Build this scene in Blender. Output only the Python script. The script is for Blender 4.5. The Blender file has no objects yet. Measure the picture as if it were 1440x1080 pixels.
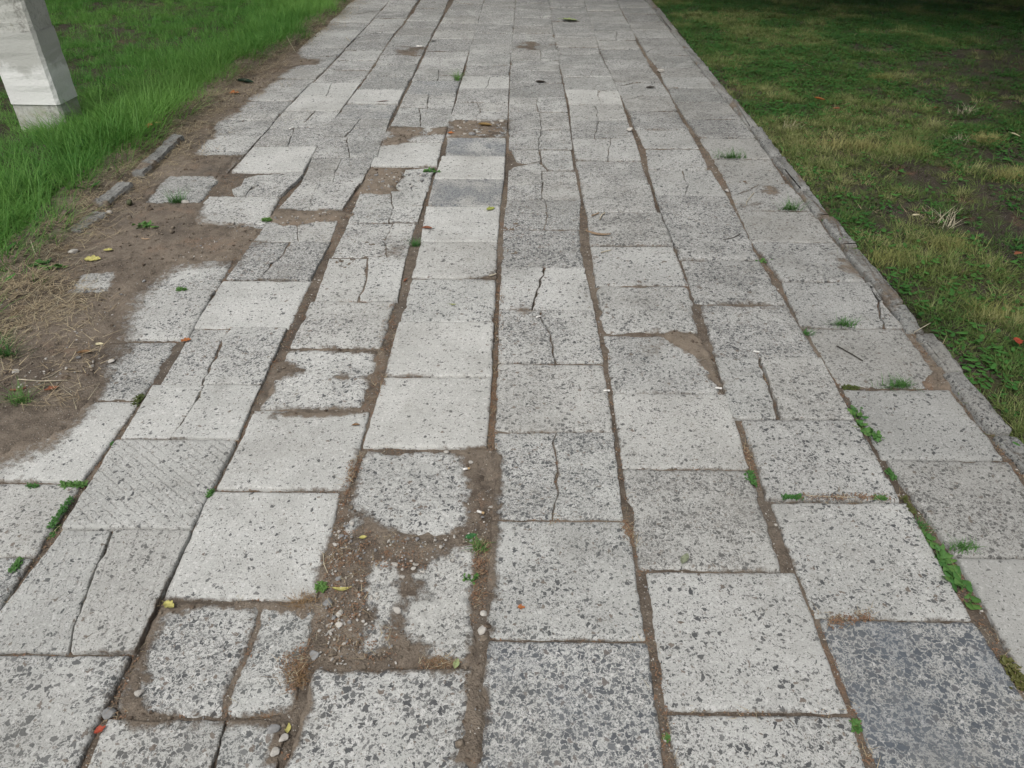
import bpy, math, random
import numpy as np
from mathutils import Matrix, Vector

scene = bpy.context.scene
# ------------------------------------------------------------------ camera
cd = bpy.data.cameras.new('camera'); cam = bpy.data.objects.new('camera', cd)
scene.collection.objects.link(cam); scene.camera = cam
cam.location = (0, 0, 1.38)
cam.rotation_euler = (math.radians(54.094), 0, math.radians(0.669))
cd.sensor_width = 36; cd.lens = 26.0; cd.clip_start = .05; cd.clip_end = 600

# ------------------------------------------------------------------ daylight: soft overcast
SUN_EL, SUN_AZ = 58, 205          # azimuth from +Y clockwise: behind the camera and a little to the left
world = bpy.data.worlds.new('World'); scene.world = world; world.use_nodes = True
wn = world.node_tree; bg = wn.nodes['Background']
sky = wn.nodes.new('ShaderNodeTexSky'); sky.sky_type = 'NISHITA'; sky.sun_disc = False
sky.sun_elevation = math.radians(SUN_EL); sky.sun_rotation = math.radians(SUN_AZ)
sky.dust_density = 6; sky.air_density = 1; sky.ozone_density = 1
hs = wn.nodes.new('ShaderNodeHueSaturation'); hs.inputs['Saturation'].default_value = .34
wn.links.new(sky.outputs[0], hs.inputs['Color']); wn.links.new(hs.outputs[0], bg.inputs['Color'])
bg.inputs['Strength'].default_value = .118
sd = bpy.data.lights.new('sun', 'SUN'); sun = bpy.data.objects.new('sun', sd); scene.collection.objects.link(sun)
sd.energy = 1.15; sd.angle = math.radians(15); sd.color = (1, .98, .95)
a, e = math.radians(SUN_AZ), math.radians(SUN_EL)
sun.rotation_euler = Vector((math.sin(a)*math.cos(e), math.cos(a)*math.cos(e), math.sin(e))).to_track_quat('Z', 'Y').to_euler()
scene.view_settings.view_transform = 'Standard'; scene.view_settings.look = 'None'
scene.view_settings.gamma = 1; scene.view_settings.use_curve_mapping = False
scene.view_settings.exposure = 0.22

# ------------------------------------------------------------------ measured layout, metres (x right, y ahead)
CRUST=[5, 9, 10]
DIRT=[
([(-0.0666, 6.7305),(-0.057, 7.0137),(0.2925, 7.0178),(0.2946, 6.7347)], 0.75),
([(-1.0524, 6.4551),(-1.0386, 6.8299),(-0.8005, 6.8327),(-0.8198, 6.4578)], 0.7),
([(1.0661, 3.619),(1.133, 3.6588),(1.3153, 3.6026),(1.1192, 3.3632),(1.0487, 3.3366)], 0.7),
([(1.3387, 2.9161),(1.3885, 2.9028),(1.3695, 2.6569),(1.3014, 2.6561)], 0.7),
([(-0.0709, 1.3574),(0.0573, 1.3463),(0.0478, 1.3188),(-0.0695, 1.3175)], 0.25),
([(0.0117, 2.3615),(0.103, 2.3522),(0.1137, 2.2771),(0.0499, 2.2764)], 0.6),
([(-0.5882, 2.8455),(-0.4905, 2.9511),(-0.4873, 2.7866)], 0.5),
([(-0.2166, 2.6628),(-0.0975, 2.6889),(-0.0936, 2.5569),(-0.1995, 2.6145)], 0.6),
([(0.3235, 2.2077),(0.523, 2.21),(0.4776, 2.0747),(0.3631, 2.117)], 0.4),
([(0.6078, 2.4102),(0.6792, 2.4377),(1.0052, 2.4149),(0.9567, 2.3367),(0.6926, 2.3086)], 0.3),
]
SLABS=[  # tones fall rightwards and far off: tree shade put into colour, besides lichen dirt
('Z', [(-1.8748, 0.8001),(-1.5483, 0.8018),(-1.5483, 0.4552),(-1.8748, 0.4536)], (0.71, 0.98, 0.0, 0.0, 0.47, 0.0), False),
('Z', [(-1.8748, 1.0004),(-1.5483, 1.0016),(-1.5483, 0.8068),(-1.8748, 0.8071)], (0.93, 0.96, 0.0, 0.0, 0.39, 0.0), False),
('Z', [(-1.8748, 1.2304),(-1.5483, 1.2307),(-1.5483, 1.0077),(-1.8748, 1.0081)], (0.32, 0.95, 0.0, 0.0, 0.76, 0.0), False),
('Z', [(-1.8748, 1.4953),(-1.5483, 1.4944),(-1.5483, 1.2346),(-1.8748, 1.2347)], (0.48, 1.0, 0.0, 0.0, 0.76, 0.0), False),
('Z', [(-1.8748, 1.7934),(-1.5483, 1.7931),(-1.5483, 1.4981),(-1.8748, 1.4986)], (0.8, 0.94, 0.0, 0.0, 0.51, 0.0), False),
('Z', [(-1.8748, 2.1217),(-1.5483, 2.1221),(-1.5483, 1.7973),(-1.8748, 1.7968)], (0.61, 1.0, 0.0, 0.0, 0.34, 0.0), False),
('Z', [(-1.8748, 2.508),(-1.5483, 2.5079),(-1.5483, 2.1283),(-1.8748, 2.1268)], (0.93, 0.97, 0.0, 0.0, 0.44, 0.0), False),
('Z', [(-1.8754, 2.9107),(-1.5477, 2.9094),(-1.5477, 2.5141),(-1.8754, 2.5136)], (0.59, 0.92, 0.0, 0.0, 0.37, 0.0), False),
('Z', [(-1.8761, 3.3459),(-1.5462, 3.3464),(-1.547, 2.9164),(-1.8761, 2.9159)], (0.93, 0.98, 0.0, 0.0, 0.79, 0.0), False),
('Z', [(-1.8769, 3.7427),(-1.5417, 3.7426),(-1.5451, 3.3498),(-1.8769, 3.3498)], (0.94, 0.92, 0.0, 0.0, 0.72, 0.0), False),
('Z', [(-1.7758, 4.1084),(-1.5376, 4.1086),(-1.5389, 3.9574),(-1.6711, 4.0506)], (0.69, 0.93, 0.0, 0.0, 0.83, 0.0), True),
('Z', [(-1.7787, 4.1084),(-1.6727, 4.0499),(-1.539, 3.9555),(-1.5407, 3.7483),(-1.8776, 3.7466),(-1.8776, 4.1084)], (0.69, 0.93, 0.0, 0.0, 0.83, 0.0), True),
('Z', [(-1.7337, 4.1153),(-1.8783, 4.1163),(-1.8783, 4.3086),(-1.8035, 4.2274)], (0.43, 0.97, 0.0, 0.0, 0.63, 0.0), True),
('Z', [(-1.7319, 4.1153),(-1.8026, 4.2288),(-1.8783, 4.3109),(-1.8783, 4.3897),(-1.5358, 4.389),(-1.5367, 4.1141)], (0.43, 0.97, 0.0, 0.0, 0.63, 0.0), True),
('Z', [(-1.8788, 4.5966),(-1.8788, 4.6948),(-1.7093, 4.6945),(-1.7936, 4.6277)], (0.77, 0.88, 0.0, 0.0, 0.61, 0.0), True),
('Z', [(-1.8788, 4.5954),(-1.7925, 4.6269),(-1.7072, 4.6945),(-1.5395, 4.6942),(-1.5357, 4.3962),(-1.8788, 4.3977)], (0.77, 0.88, 0.0, 0.0, 0.61, 0.0), True),
('Z', [(-1.8793, 4.8457),(-1.5411, 4.8454),(-1.5394, 4.6996),(-1.8793, 4.6991)], (0.65, 0.96, 0.0, 0.0, 0.38, 0.0), False),
('Z', [(-1.8796, 5.1308),(-1.535, 5.1321),(-1.5412, 4.8513),(-1.8796, 4.8512)], (0.9, 0.91, 0.0, 0.0, 0.47, 0.0), False),
('Z', [(-1.8801, 5.4892),(-1.5259, 5.4887),(-1.5338, 5.1372),(-1.8801, 5.1392)], (0.35, 0.9, 0.0, 0.0, 0.32, 0.0), False),
('Z', [(-1.8808, 5.7267),(-1.5192, 5.7279),(-1.5246, 5.4918),(-1.8808, 5.4934)], (0.61, 0.86, 0.0, 0.0, 0.82, 0.0), False),
('Z', [(-1.8812, 6.0308),(-1.5078, 6.0306),(-1.5178, 5.7334),(-1.8812, 5.7329)], (0.35, 0.86, 0.0, 0.0, 0.44, 0.0), False),
('Z', [(-1.8817, 6.435),(-1.4999, 6.4349),(-1.5062, 6.038),(-1.8817, 6.036)], (0.65, 0.89, 0.0, 0.0, 0.47, 0.0), False),
('Z', [(-1.8825, 6.752),(-1.4963, 6.7518),(-1.4988, 6.4449),(-1.8825, 6.4439)], (0.62, 0.93, 0.0, 0.0, 0.38, 0.0), False),
('Z', [(-1.4939, 6.9251),(-1.4954, 6.7597),(-1.6361, 6.7597),(-1.5515, 6.8396)], (0.46, 0.88, 0.0, 0.0, 0.65, 0.0), True),
('Z', [(-1.4939, 6.9272),(-1.5521, 6.8406),(-1.6378, 6.7597),(-1.883, 6.7597),(-1.883, 7.1733),(-1.4917, 7.1732)], (0.46, 0.88, 0.0, 0.0, 0.65, 0.0), True),
('Z', [(-1.8835, 7.518),(-1.4878, 7.5191),(-1.4909, 7.1801),(-1.8835, 7.179)], (0.34, 0.94, 0.0, 0.0, 0.36, 0.0), False),
('Z', [(-1.4858, 7.7038),(-1.4875, 7.526),(-1.7597, 7.5261),(-1.5978, 7.6581)], (0.77, 0.92, 0.0, 0.0, 0.48, 0.0), True),
('Z', [(-1.4858, 7.706),(-1.5992, 7.6597),(-1.763, 7.5261),(-1.8835, 7.5261),(-1.8835, 7.9233),(-1.4838, 7.922)], (0.77, 0.92, 0.0, 0.0, 0.48, 0.0), True),
('Z', [(-1.8835, 8.3417),(-1.4825, 8.3431),(-1.4834, 7.9318),(-1.8835, 7.9322)], (0.32, 0.92, 0.0, 0.0, 0.38, 0.0), False),
('Z', [(-1.4821, 8.5989),(-1.4824, 8.3529),(-1.7082, 8.3532),(-1.629, 8.4453)], (0.92, 0.91, 0.0, 0.0, 0.56, 0.0), True),
('Z', [(-1.4821, 8.6019),(-1.6308, 8.4465),(-1.711, 8.3532),(-1.8835, 8.3534),(-1.8835, 8.7145),(-1.4819, 8.7141)], (0.92, 0.91, 0.0, 0.0, 0.56, 0.0), True),
('Z', [(-1.8835, 8.9035),(-1.8835, 9.0677),(-1.6513, 9.0683),(-1.7522, 9.0096)], (0.4, 0.92, 0.0, 0.0, 0.42, 0.0), True),
('Z', [(-1.8835, 8.9015),(-1.7506, 9.0089),(-1.6485, 9.0683),(-1.4814, 9.0688),(-1.4819, 8.7272),(-1.8835, 8.7274)], (0.4, 0.92, 0.0, 0.0, 0.42, 0.0), True),
('Z', [(-1.8835, 9.4237),(-1.4812, 9.4233),(-1.4813, 9.0812),(-1.8835, 9.0799)], (0.6, 0.91, 0.0, 0.0, 0.7, 0.0), False),
('Z', [(-1.8835, 9.7838),(-1.4812, 9.7836),(-1.4812, 9.4353),(-1.8835, 9.4346)], (0.94, 0.9, 0.0, 0.0, 0.48, 0.0), False),
('Z', [(-1.8835, 10.1369),(-1.4812, 10.1387),(-1.4812, 9.7932),(-1.8835, 9.7936)], (0.8, 0.89, 0.4, 0.0, 0.75, 0.0), False),
('Z', [(-1.6878, 10.4944),(-1.4812, 10.4948),(-1.4812, 10.295),(-1.5643, 10.3745)], (0.4, 0.89, 0.0, 0.0, 0.76, 0.0), True),
('Z', [(-1.6903, 10.4944),(-1.5653, 10.373),(-1.4812, 10.2926),(-1.4812, 10.1459),(-1.8835, 10.1469),(-1.8835, 10.4941)], (0.4, 0.89, 0.0, 0.0, 0.76, 0.0), True),
('Z', [(-1.4812, 10.7028),(-1.4812, 10.5003),(-1.6404, 10.5),(-1.5645, 10.6016)], (0.63, 0.93, 0.0, 0.0, 0.67, 0.0), True),
('Z', [(-1.4812, 10.7052),(-1.5655, 10.6028),(-1.6423, 10.5),(-1.8835, 10.4996),(-1.8835, 10.8499),(-1.4812, 10.8497)], (0.63, 0.93, 0.0, 0.0, 0.67, 0.0), True),
('Z', [(-1.682, 10.8572),(-1.8835, 10.8575),(-1.8835, 11.1189),(-1.8004, 11.0386)], (0.32, 0.93, 0.0, 0.0, 0.52, 0.0), True),
('Z', [(-1.6796, 10.8572),(-1.7994, 11.0408),(-1.8835, 11.1221),(-1.8835, 11.1974),(-1.4812, 11.1968),(-1.4812, 10.857)], (0.32, 0.93, 0.0, 0.0, 0.52, 0.0), True),
('A', [(-1.5256, 0.8296),(-1.159, 0.8287),(-1.159, 0.4806),(-1.5256, 0.4812)], (0.81, 0.95, 0.0, 0.0, 0.42, 0.0), False),
('A', [(-1.5256, 1.1788),(-1.1629, 1.1796),(-1.159, 0.8327),(-1.5256, 0.8326)], (0.78, 0.96, 0.0, 0.0, 0.44, 0.0), False),
('A', [(-1.5256, 1.4395),(-1.1751, 1.4393),(-1.1642, 1.1848),(-1.5256, 1.1842)], (0.3, 0.97, 0.0, 0.0, 0.3, 0.0), False),
('A', [(-1.5256, 1.7971),(-1.1657, 1.7971),(-1.1741, 1.4464),(-1.5256, 1.4448)], (0.08, 1.04, 0.0, 0.0, 0.1, 0.0), False),
('A', [(-1.5256, 2.1431),(-1.1757, 2.1427),(-1.1681, 1.806),(-1.5256, 1.805)], (0.88, 0.96, 0.0, 0.0, 0.7, 0.0), False),
('A', [(-1.5256, 2.5043),(-1.1719, 2.5055),(-1.1487, 2.1522),(-1.5256, 2.1523)], (0.38, 0.99, 0.0, 0.0, 0.31, 0.0), False),
('A', [(-1.5262, 2.769),(-1.1856, 2.7687),(-1.1672, 2.5095),(-1.5262, 2.5093)], (0.63, 1.03, 0.0, 0.0, 0.68, 0.0), False),
('A', [(-1.5266, 3.1237),(-1.1458, 3.1253),(-1.183, 2.7757),(-1.5266, 2.7756)], (0.63, 1.01, 0.0, 0.0, 0.4, 0.0), False),
('A', [(-1.5265, 3.4529),(-1.1764, 3.4532),(-1.1485, 3.1293),(-1.5273, 3.1291)], (0.34, 1.05, 0.0, 0.0, 0.72, 0.0), False),
('A', [(-1.1551, 3.7744),(-1.1315, 3.7538),(-1.1739, 3.4518),(-1.3394, 3.4453),(-1.3428, 3.5145),(-1.3118, 3.5912),(-1.2587, 3.701),(-1.2111, 3.7738)], (0.76, 1.03, 0.0, 0.0, 0.55, 0.0), True),
('A', [(-1.4239, 3.6991),(-1.3728, 3.751),(-1.2483, 3.7733),(-1.2688, 3.711),(-1.3174, 3.6106),(-1.4122, 3.59)], (0.76, 1.03, 0.0, 0.0, 0.55, 0.0), True),
('A', [(-1.4369, 3.5323),(-1.4128, 3.5803),(-1.3512, 3.5907),(-1.3463, 3.4681),(-1.3895, 3.4493)], (0.76, 1.03, 0.0, 0.0, 0.55, 0.0), True),
('A', [(-1.5249, 4.1935),(-1.1563, 4.1929),(-1.1449, 3.7999),(-1.5263, 3.8004)], (0.12, 1.04, 0.0, 0.0, 0.2, 0.0), False),
('A', [(-1.5289, 4.5491),(-1.3838, 4.5491),(-1.3744, 4.5155),(-1.3698, 4.4818),(-1.3649, 4.4481),(-1.3588, 4.4144),(-1.3539, 4.3819),(-1.5272, 4.3902)], (0.94, 1.01, 0.0, 0.0, 0.8, 0.0), True),
('A', [(-1.3806, 4.5491),(-1.3712, 4.5155),(-1.3653, 4.4818),(-1.363, 4.4481),(-1.3568, 4.4144),(-1.3508, 4.3808),(-1.3465, 4.3471),(-1.3439, 4.3101),(-1.3348, 4.2732),(-1.3353, 4.2362),(-1.3253, 4.1992),(-1.1559, 4.1997),(-1.1683, 4.5492)], (0.94, 1.01, 0.0, 0.0, 0.8, 0.0), True),
('A', [(-1.5272, 4.388),(-1.3539, 4.3797),(-1.3527, 4.3471),(-1.3458, 4.3101),(-1.3372, 4.2732),(-1.3384, 4.2362),(-1.3285, 4.1992),(-1.5255, 4.1987)], (0.94, 1.01, 0.0, 0.0, 0.8, 0.0), True),
('A', [(-1.5346, 4.901),(-1.3327, 4.9013),(-1.3328, 4.8679),(-1.3386, 4.8345),(-1.3382, 4.8011),(-1.3418, 4.7677),(-1.3422, 4.7354),(-1.5324, 4.6808)], (0.55, 1.02, 0.0, 0.0, 0.69, 0.0), True),
('A', [(-1.3295, 4.9013),(-1.3266, 4.8679),(-1.3324, 4.8345),(-1.3319, 4.8011),(-1.3373, 4.7677),(-1.336, 4.7343),(-1.3351, 4.7009),(-1.337, 4.6675),(-1.345, 4.6299),(-1.3501, 4.5923),(-1.3507, 4.5547),(-1.168, 4.554),(-1.1707, 4.9015)], (0.55, 1.02, 0.0, 0.0, 0.69, 0.0), True),
('A', [(-1.5324, 4.6786),(-1.3422, 4.7332),(-1.3414, 4.7009),(-1.339, 4.6675),(-1.3496, 4.6299),(-1.352, 4.5923),(-1.3569, 4.5547),(-1.5301, 4.5554)], (0.55, 1.02, 0.0, 0.0, 0.69, 0.0), True),
('A', [(-1.5251, 5.263),(-1.1678, 5.2617),(-1.1698, 4.9096),(-1.5344, 4.9084)], (0.12, 1.04, 0.0, 0.0, 0.2, 0.0), False),
('A', [(-1.516, 5.6127),(-1.3703, 5.6124),(-1.3722, 5.5821),(-1.3677, 5.5519),(-1.3685, 5.5216),(-1.365, 5.4914),(-1.3559, 5.4611),(-1.3569, 5.4309),(-1.3532, 5.4006),(-1.3469, 5.3682),(-1.3419, 5.3359),(-1.3458, 5.3035),(-1.3358, 5.2711),(-1.5249, 5.2706)], (0.12, 1.04, 0.0, 0.0, 0.2, 0.0), True),
('A', [(-1.3671, 5.6124),(-1.3702, 5.5821),(-1.3653, 5.5519),(-1.3639, 5.5216),(-1.3604, 5.4914),(-1.3528, 5.4611),(-1.3545, 5.4309),(-1.3512, 5.4006),(-1.3407, 5.3682),(-1.34, 5.3359),(-1.3412, 5.3035),(-1.3334, 5.2711),(-1.167, 5.2717),(-1.1675, 5.612)], (0.12, 1.04, 0.0, 0.0, 0.2, 0.0), True),
('A', [(-1.502, 6.0052),(-1.1582, 6.0048),(-1.1652, 5.621),(-1.5157, 5.6201)], (0.69, 0.91, 0.0, 0.0, 0.55, 0.0), False),
('A', [(-1.4941, 6.3239),(-1.1605, 6.3233),(-1.1578, 6.0162),(-1.5013, 6.0161)], (0.6, 0.92, 0.0, 0.0, 0.53, 0.0), False),
('A', [(-1.4902, 6.6713),(-1.1647, 6.6711),(-1.1602, 6.3311),(-1.4943, 6.3309)], (0.37, 0.98, 0.0, 0.0, 0.64, 0.0), False),
('A', [(-1.3895, 6.6782),(-1.4904, 6.6782),(-1.4891, 6.8009),(-1.4249, 6.7346)], (0.79, 0.91, 0.0, 0.0, 0.84, 0.0), True),
('A', [(-1.3883, 6.6782),(-1.4241, 6.7353),(-1.4891, 6.8024),(-1.4864, 7.0676),(-1.1701, 7.0675),(-1.1645, 6.6781)], (0.79, 0.91, 0.0, 0.0, 0.84, 0.0), True),
('A', [(-1.4859, 7.188),(-1.4843, 7.4398),(-1.3233, 7.4397),(-1.3978, 7.3476)], (0.89, 0.91, 0.0, 0.0, 0.84, 0.0), True),
('A', [(-1.486, 7.1849),(-1.3968, 7.3465),(-1.3214, 7.4397),(-1.1732, 7.4395),(-1.17, 7.0759),(-1.4867, 7.0763)], (0.89, 0.91, 0.0, 0.0, 0.84, 0.0), True),
('A', [(-1.4817, 7.7925),(-1.152, 7.7941),(-1.1711, 7.4506),(-1.484, 7.4499)], (0.59, 0.96, 0.0, 0.0, 0.38, 0.0), False),
('A', [(-1.4796, 8.1412),(-1.1502, 8.1417),(-1.1499, 7.8042),(-1.4815, 7.8045)], (0.42, 0.95, 0.0, 0.0, 0.55, 0.0), False),
('A', [(-1.4779, 8.4963),(-1.1561, 8.4965),(-1.1508, 8.1518),(-1.4794, 8.1524)], (0.84, 0.89, 0.0, 0.0, 0.8, 0.0), False),
('A', [(-1.4763, 8.8524),(-1.1621, 8.8527),(-1.1567, 8.5067),(-1.4778, 8.5074)], (0.44, 0.95, 0.0, 0.0, 0.8, 0.0), False),
('A', [(-1.4748, 9.216),(-1.1628, 9.2154),(-1.1626, 8.8626),(-1.4761, 8.8616)], (0.64, 0.99, 0.0, 0.0, 0.42, 0.0), False),
('A', [(-1.4748, 9.3358),(-1.4748, 9.5692),(-1.2466, 9.5693),(-1.3566, 9.4118)], (0.74, 0.95, 0.0, 0.0, 0.71, 0.0), True),
('A', [(-1.4748, 9.3329),(-1.3552, 9.4099),(-1.2438, 9.5693),(-1.1628, 9.5693),(-1.1628, 9.2204),(-1.4748, 9.2215)], (0.74, 0.95, 0.0, 0.0, 0.71, 0.0), True),
('A', [(-1.4748, 9.7721),(-1.4748, 9.9198),(-1.3661, 9.9191),(-1.4173, 9.8217)], (0.65, 0.95, 0.0, 0.0, 0.66, 0.0), True),
('A', [(-1.4748, 9.7703),(-1.4166, 9.8205),(-1.3648, 9.9191),(-1.1628, 9.918),(-1.1628, 9.577),(-1.4748, 9.5775)], (0.65, 0.95, 0.0, 0.0, 0.66, 0.0), True),
('A', [(-1.4748, 10.2681),(-1.1628, 10.2691),(-1.1628, 9.9284),(-1.4748, 9.9287)], (0.36, 0.97, 0.0, 0.0, 0.69, 0.0), False),
('A', [(-1.4748, 10.6222),(-1.1628, 10.6235),(-1.1628, 10.2779),(-1.4748, 10.2796)], (0.52, 0.91, 0.0, 0.0, 0.74, 0.0), False),
('A', [(-1.2412, 10.6324),(-1.4748, 10.6317),(-1.4748, 10.7794),(-1.3375, 10.6897)], (0.3, 0.93, 0.0, 0.0, 0.56, 0.0), True),
('A', [(-1.2384, 10.6324),(-1.3358, 10.6904),(-1.4748, 10.7812),(-1.4748, 10.9851),(-1.1628, 10.9839),(-1.1628, 10.6326)], (0.3, 0.93, 0.0, 0.0, 0.56, 0.0), True),
('B', [(-1.1615, 0.9179),(-0.8143, 0.9168),(-0.8155, 0.6085),(-1.1584, 0.6089)], (0.7, 1.0, 0.0, 0.0, 0.5, 0.75), False),
('B', [(-1.1363, 1.2699),(-1.0157, 1.2693),(-1.0089, 1.2327),(-1.0048, 1.1961),(-1.0009, 1.1595),(-0.9971, 1.1173),(-0.9885, 1.0843),(-0.9851, 1.0513),(-0.9737, 1.0193),(-0.9725, 0.9874),(-0.9609, 0.9562),(-0.9511, 0.9251),(-1.1638, 0.9251)], (0.22, 0.9, 0.0, 2.0, 0.35, 0.0), True),
('B', [(-1.0067, 1.2693),(-1.0028, 1.2327),(-0.9925, 1.1961),(-0.9971, 1.1595),(-0.9881, 1.1173),(-0.9837, 1.0843),(-0.9761, 1.0513),(-0.9699, 1.0193),(-0.9677, 0.9874),(-0.9561, 0.9562),(-0.9421, 0.9251),(-0.8088, 0.925),(-0.8152, 1.2687)], (0.22, 0.9, 0.0, 2.0, 0.35, 0.0), True),
('B', [(-1.16, 1.6172),(-0.8087, 1.6171),(-0.817, 1.2768),(-1.145, 1.2769)], (0.15, 0.93, 0.0, 1.0, 0.25, 0.0), False),
('B', [(-1.1614, 1.8841),(-0.9961, 1.8834),(-1.0002, 1.85),(-0.9982, 1.8166),(-0.9962, 1.7832),(-0.9954, 1.7488),(-0.9979, 1.7145),(-0.999, 1.6801),(-1.0063, 1.6236),(-1.1481, 1.6235)], (0.12, 1.04, 0.0, 0.0, 0.2, 0.0), True),
('B', [(-0.9917, 1.8834),(-0.9948, 1.85),(-0.9842, 1.8166),(-0.9908, 1.7832),(-0.9911, 1.7488),(-0.9925, 1.7145),(-0.9936, 1.6801),(-1.0009, 1.6236),(-0.8089, 1.6238),(-0.8165, 1.8826)], (0.12, 1.04, 0.0, 0.0, 0.2, 0.0), True),
('B', [(-1.1574, 2.2271),(-1.0274, 2.2277),(-1.0299, 2.1866),(-1.0305, 2.1456),(-1.0277, 2.109),(-1.0245, 2.0725),(-1.0207, 2.0359),(-1.0192, 1.9817),(-1.009, 1.9506),(-1.0146, 1.9196),(-1.007, 1.8885),(-1.138, 1.8888)], (0.58, 1.0, 0.0, 0.0, 0.56, 0.0), True),
('B', [(-1.0166, 2.2277),(-1.0242, 2.1866),(-1.0259, 2.1456),(-1.013, 2.109),(-1.0138, 2.0725),(-1.0061, 2.0359),(-1.0084, 1.9817),(-1.0033, 1.9506),(-1.0072, 1.9196),(-0.9996, 1.8885),(-0.8163, 1.8882),(-0.8225, 2.2283)], (0.58, 1.0, 0.0, 0.0, 0.56, 0.0), True),
('B', [(-1.1712, 2.5894),(-0.8217, 2.5902),(-0.8161, 2.2304),(-1.1633, 2.2311)], (0.12, 1.04, 0.0, 0.0, 0.2, 0.0), False),
('B', [(-1.1595, 2.9385),(-0.9965, 2.9389),(-1.0011, 2.8995),(-0.9997, 2.86),(-0.9949, 2.8206),(-1.0041, 2.7778),(-1.0234, 2.735),(-1.0194, 2.6942),(-1.0254, 2.6534),(-1.0423, 2.5945),(-1.1617, 2.5949)], (1.0, 1.01, 0.0, 0.0, 0.31, 0.0), True),
('B', [(-0.9901, 2.9389),(-0.9847, 2.8995),(-0.9934, 2.86),(-0.9867, 2.8206),(-0.9921, 2.7778),(-1.007, 2.735),(-1.0111, 2.6942),(-1.0172, 2.6534),(-1.0303, 2.5945),(-0.8254, 2.5942),(-0.817, 2.9393)], (1.0, 1.01, 0.0, 0.0, 0.31, 0.0), True),
('B', [(-1.1487, 3.2858),(-1.0352, 3.2858),(-1.0314, 3.2537),(-1.0273, 3.2217),(-1.0228, 3.1897),(-1.0121, 3.1577),(-1.0118, 3.1256),(-1.0024, 3.0936),(-0.9902, 3.0563),(-0.9833, 3.0191),(-0.9732, 2.9818),(-0.959, 2.9446),(-1.1557, 2.9448)], (0.46, 0.95, 0.0, 0.0, 0.36, 0.0), True),
('B', [(-1.0336, 3.2858),(-1.0275, 3.2537),(-1.0219, 3.2217),(-1.0211, 3.1897),(-1.0105, 3.1577),(-1.0097, 3.1256),(-1.0008, 3.0936),(-0.9881, 3.0563),(-0.9817, 3.0191),(-0.9692, 2.9818),(-0.955, 2.9446),(-0.8222, 2.9444),(-0.8397, 3.2857)], (0.46, 0.95, 0.0, 0.0, 0.36, 0.0), True),
('B', [(-1.1161, 3.64),(-1.0328, 3.6399),(-1.0259, 3.6074),(-1.0259, 3.5748),(-1.0226, 3.5423),(-1.021, 3.5097),(-1.022, 3.4772),(-1.0163, 3.4446),(-1.0108, 3.4143),(-1.0108, 3.3839),(-0.9978, 3.3536),(-0.9995, 3.3233),(-0.9938, 3.293),(-1.144, 3.2927)], (0.62, 1.01, 0.0, 0.0, 0.38, 0.0), True),
('B', [(-1.03, 3.6399),(-1.0231, 3.6074),(-1.0237, 3.5748),(-1.0197, 3.5423),(-1.0182, 3.5097),(-1.0178, 3.4772),(-1.0145, 3.4446),(-1.0051, 3.4143),(-1.0067, 3.3839),(-0.9957, 3.3536),(-0.9939, 3.3233),(-0.991, 3.293),(-0.8378, 3.2932),(-0.8171, 3.6399)], (0.62, 1.01, 0.0, 0.0, 0.38, 0.0), True),
('B', [(-1.1472, 4.0133),(-0.9872, 4.013),(-0.9838, 3.9807),(-0.9796, 3.9483),(-0.9839, 3.9159),(-0.9812, 3.8835),(-0.9777, 3.8512),(-0.9789, 3.8188),(-0.9777, 3.7846),(-0.9653, 3.7504),(-0.9648, 3.7161),(-0.9649, 3.6819),(-0.9583, 3.6477),(-1.118, 3.6473)], (0.8, 0.94, 0.0, 0.0, 0.8, 0.0), True),
('B', [(-0.9854, 4.013),(-0.9815, 3.9807),(-0.9773, 3.9483),(-0.9795, 3.9159),(-0.9752, 3.8835),(-0.9733, 3.8512),(-0.9759, 3.8188),(-0.9747, 3.7846),(-0.9635, 3.7504),(-0.9619, 3.7161),(-0.9619, 3.6819),(-0.9539, 3.6477),(-0.8085, 3.6481),(-0.8051, 4.0128)], (0.8, 0.94, 0.0, 0.0, 0.8, 0.0), True),
('B', [(-1.1654, 4.377),(-1.0276, 4.378),(-1.0163, 4.347),(-1.0165, 4.3161),(-1.0111, 4.2851),(-0.9937, 4.2542),(-0.997, 4.2232),(-0.9815, 4.1923),(-0.9774, 4.1613),(-0.9689, 4.126),(-0.9562, 4.0906),(-0.9517, 4.0553),(-0.9423, 4.0199),(-1.1494, 4.0206)], (0.87, 0.94, 0.0, 0.0, 0.6, 0.0), True),
('B', [(-1.0252, 4.378),(-1.0139, 4.347),(-1.0103, 4.3161),(-1.0048, 4.2851),(-0.9918, 4.2542),(-0.9924, 4.2232),(-0.9796, 4.1923),(-0.9728, 4.1613),(-0.9665, 4.126),(-0.9538, 4.0906),(-0.9486, 4.0553),(-0.9377, 4.0199),(-0.7884, 4.0193),(-0.8056, 4.379)], (0.87, 0.94, 0.0, 0.0, 0.6, 0.0), True),
('B', [(-1.1818, 4.7375),(-1.0062, 4.737),(-1.0138, 4.7036),(-1.0146, 4.6701),(-1.011, 4.6367),(-1.0233, 4.6032),(-1.0214, 4.5698),(-1.0216, 4.5389),(-1.0254, 4.508),(-1.0294, 4.4771),(-1.0371, 4.4462),(-1.04, 4.4153),(-1.0439, 4.3844),(-1.1646, 4.3843)], (0.9, 0.92, 0.0, 0.0, 0.32, 0.0), True),
('B', [(-1.0042, 4.737),(-1.0092, 4.7036),(-1.0114, 4.6701),(-1.0065, 4.6367),(-1.017, 4.6032),(-1.0152, 4.5698),(-1.0171, 4.54),(-0.8158, 4.5927),(-0.8252, 4.7365)], (0.9, 0.92, 0.0, 0.0, 0.32, 0.0), True),
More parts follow.
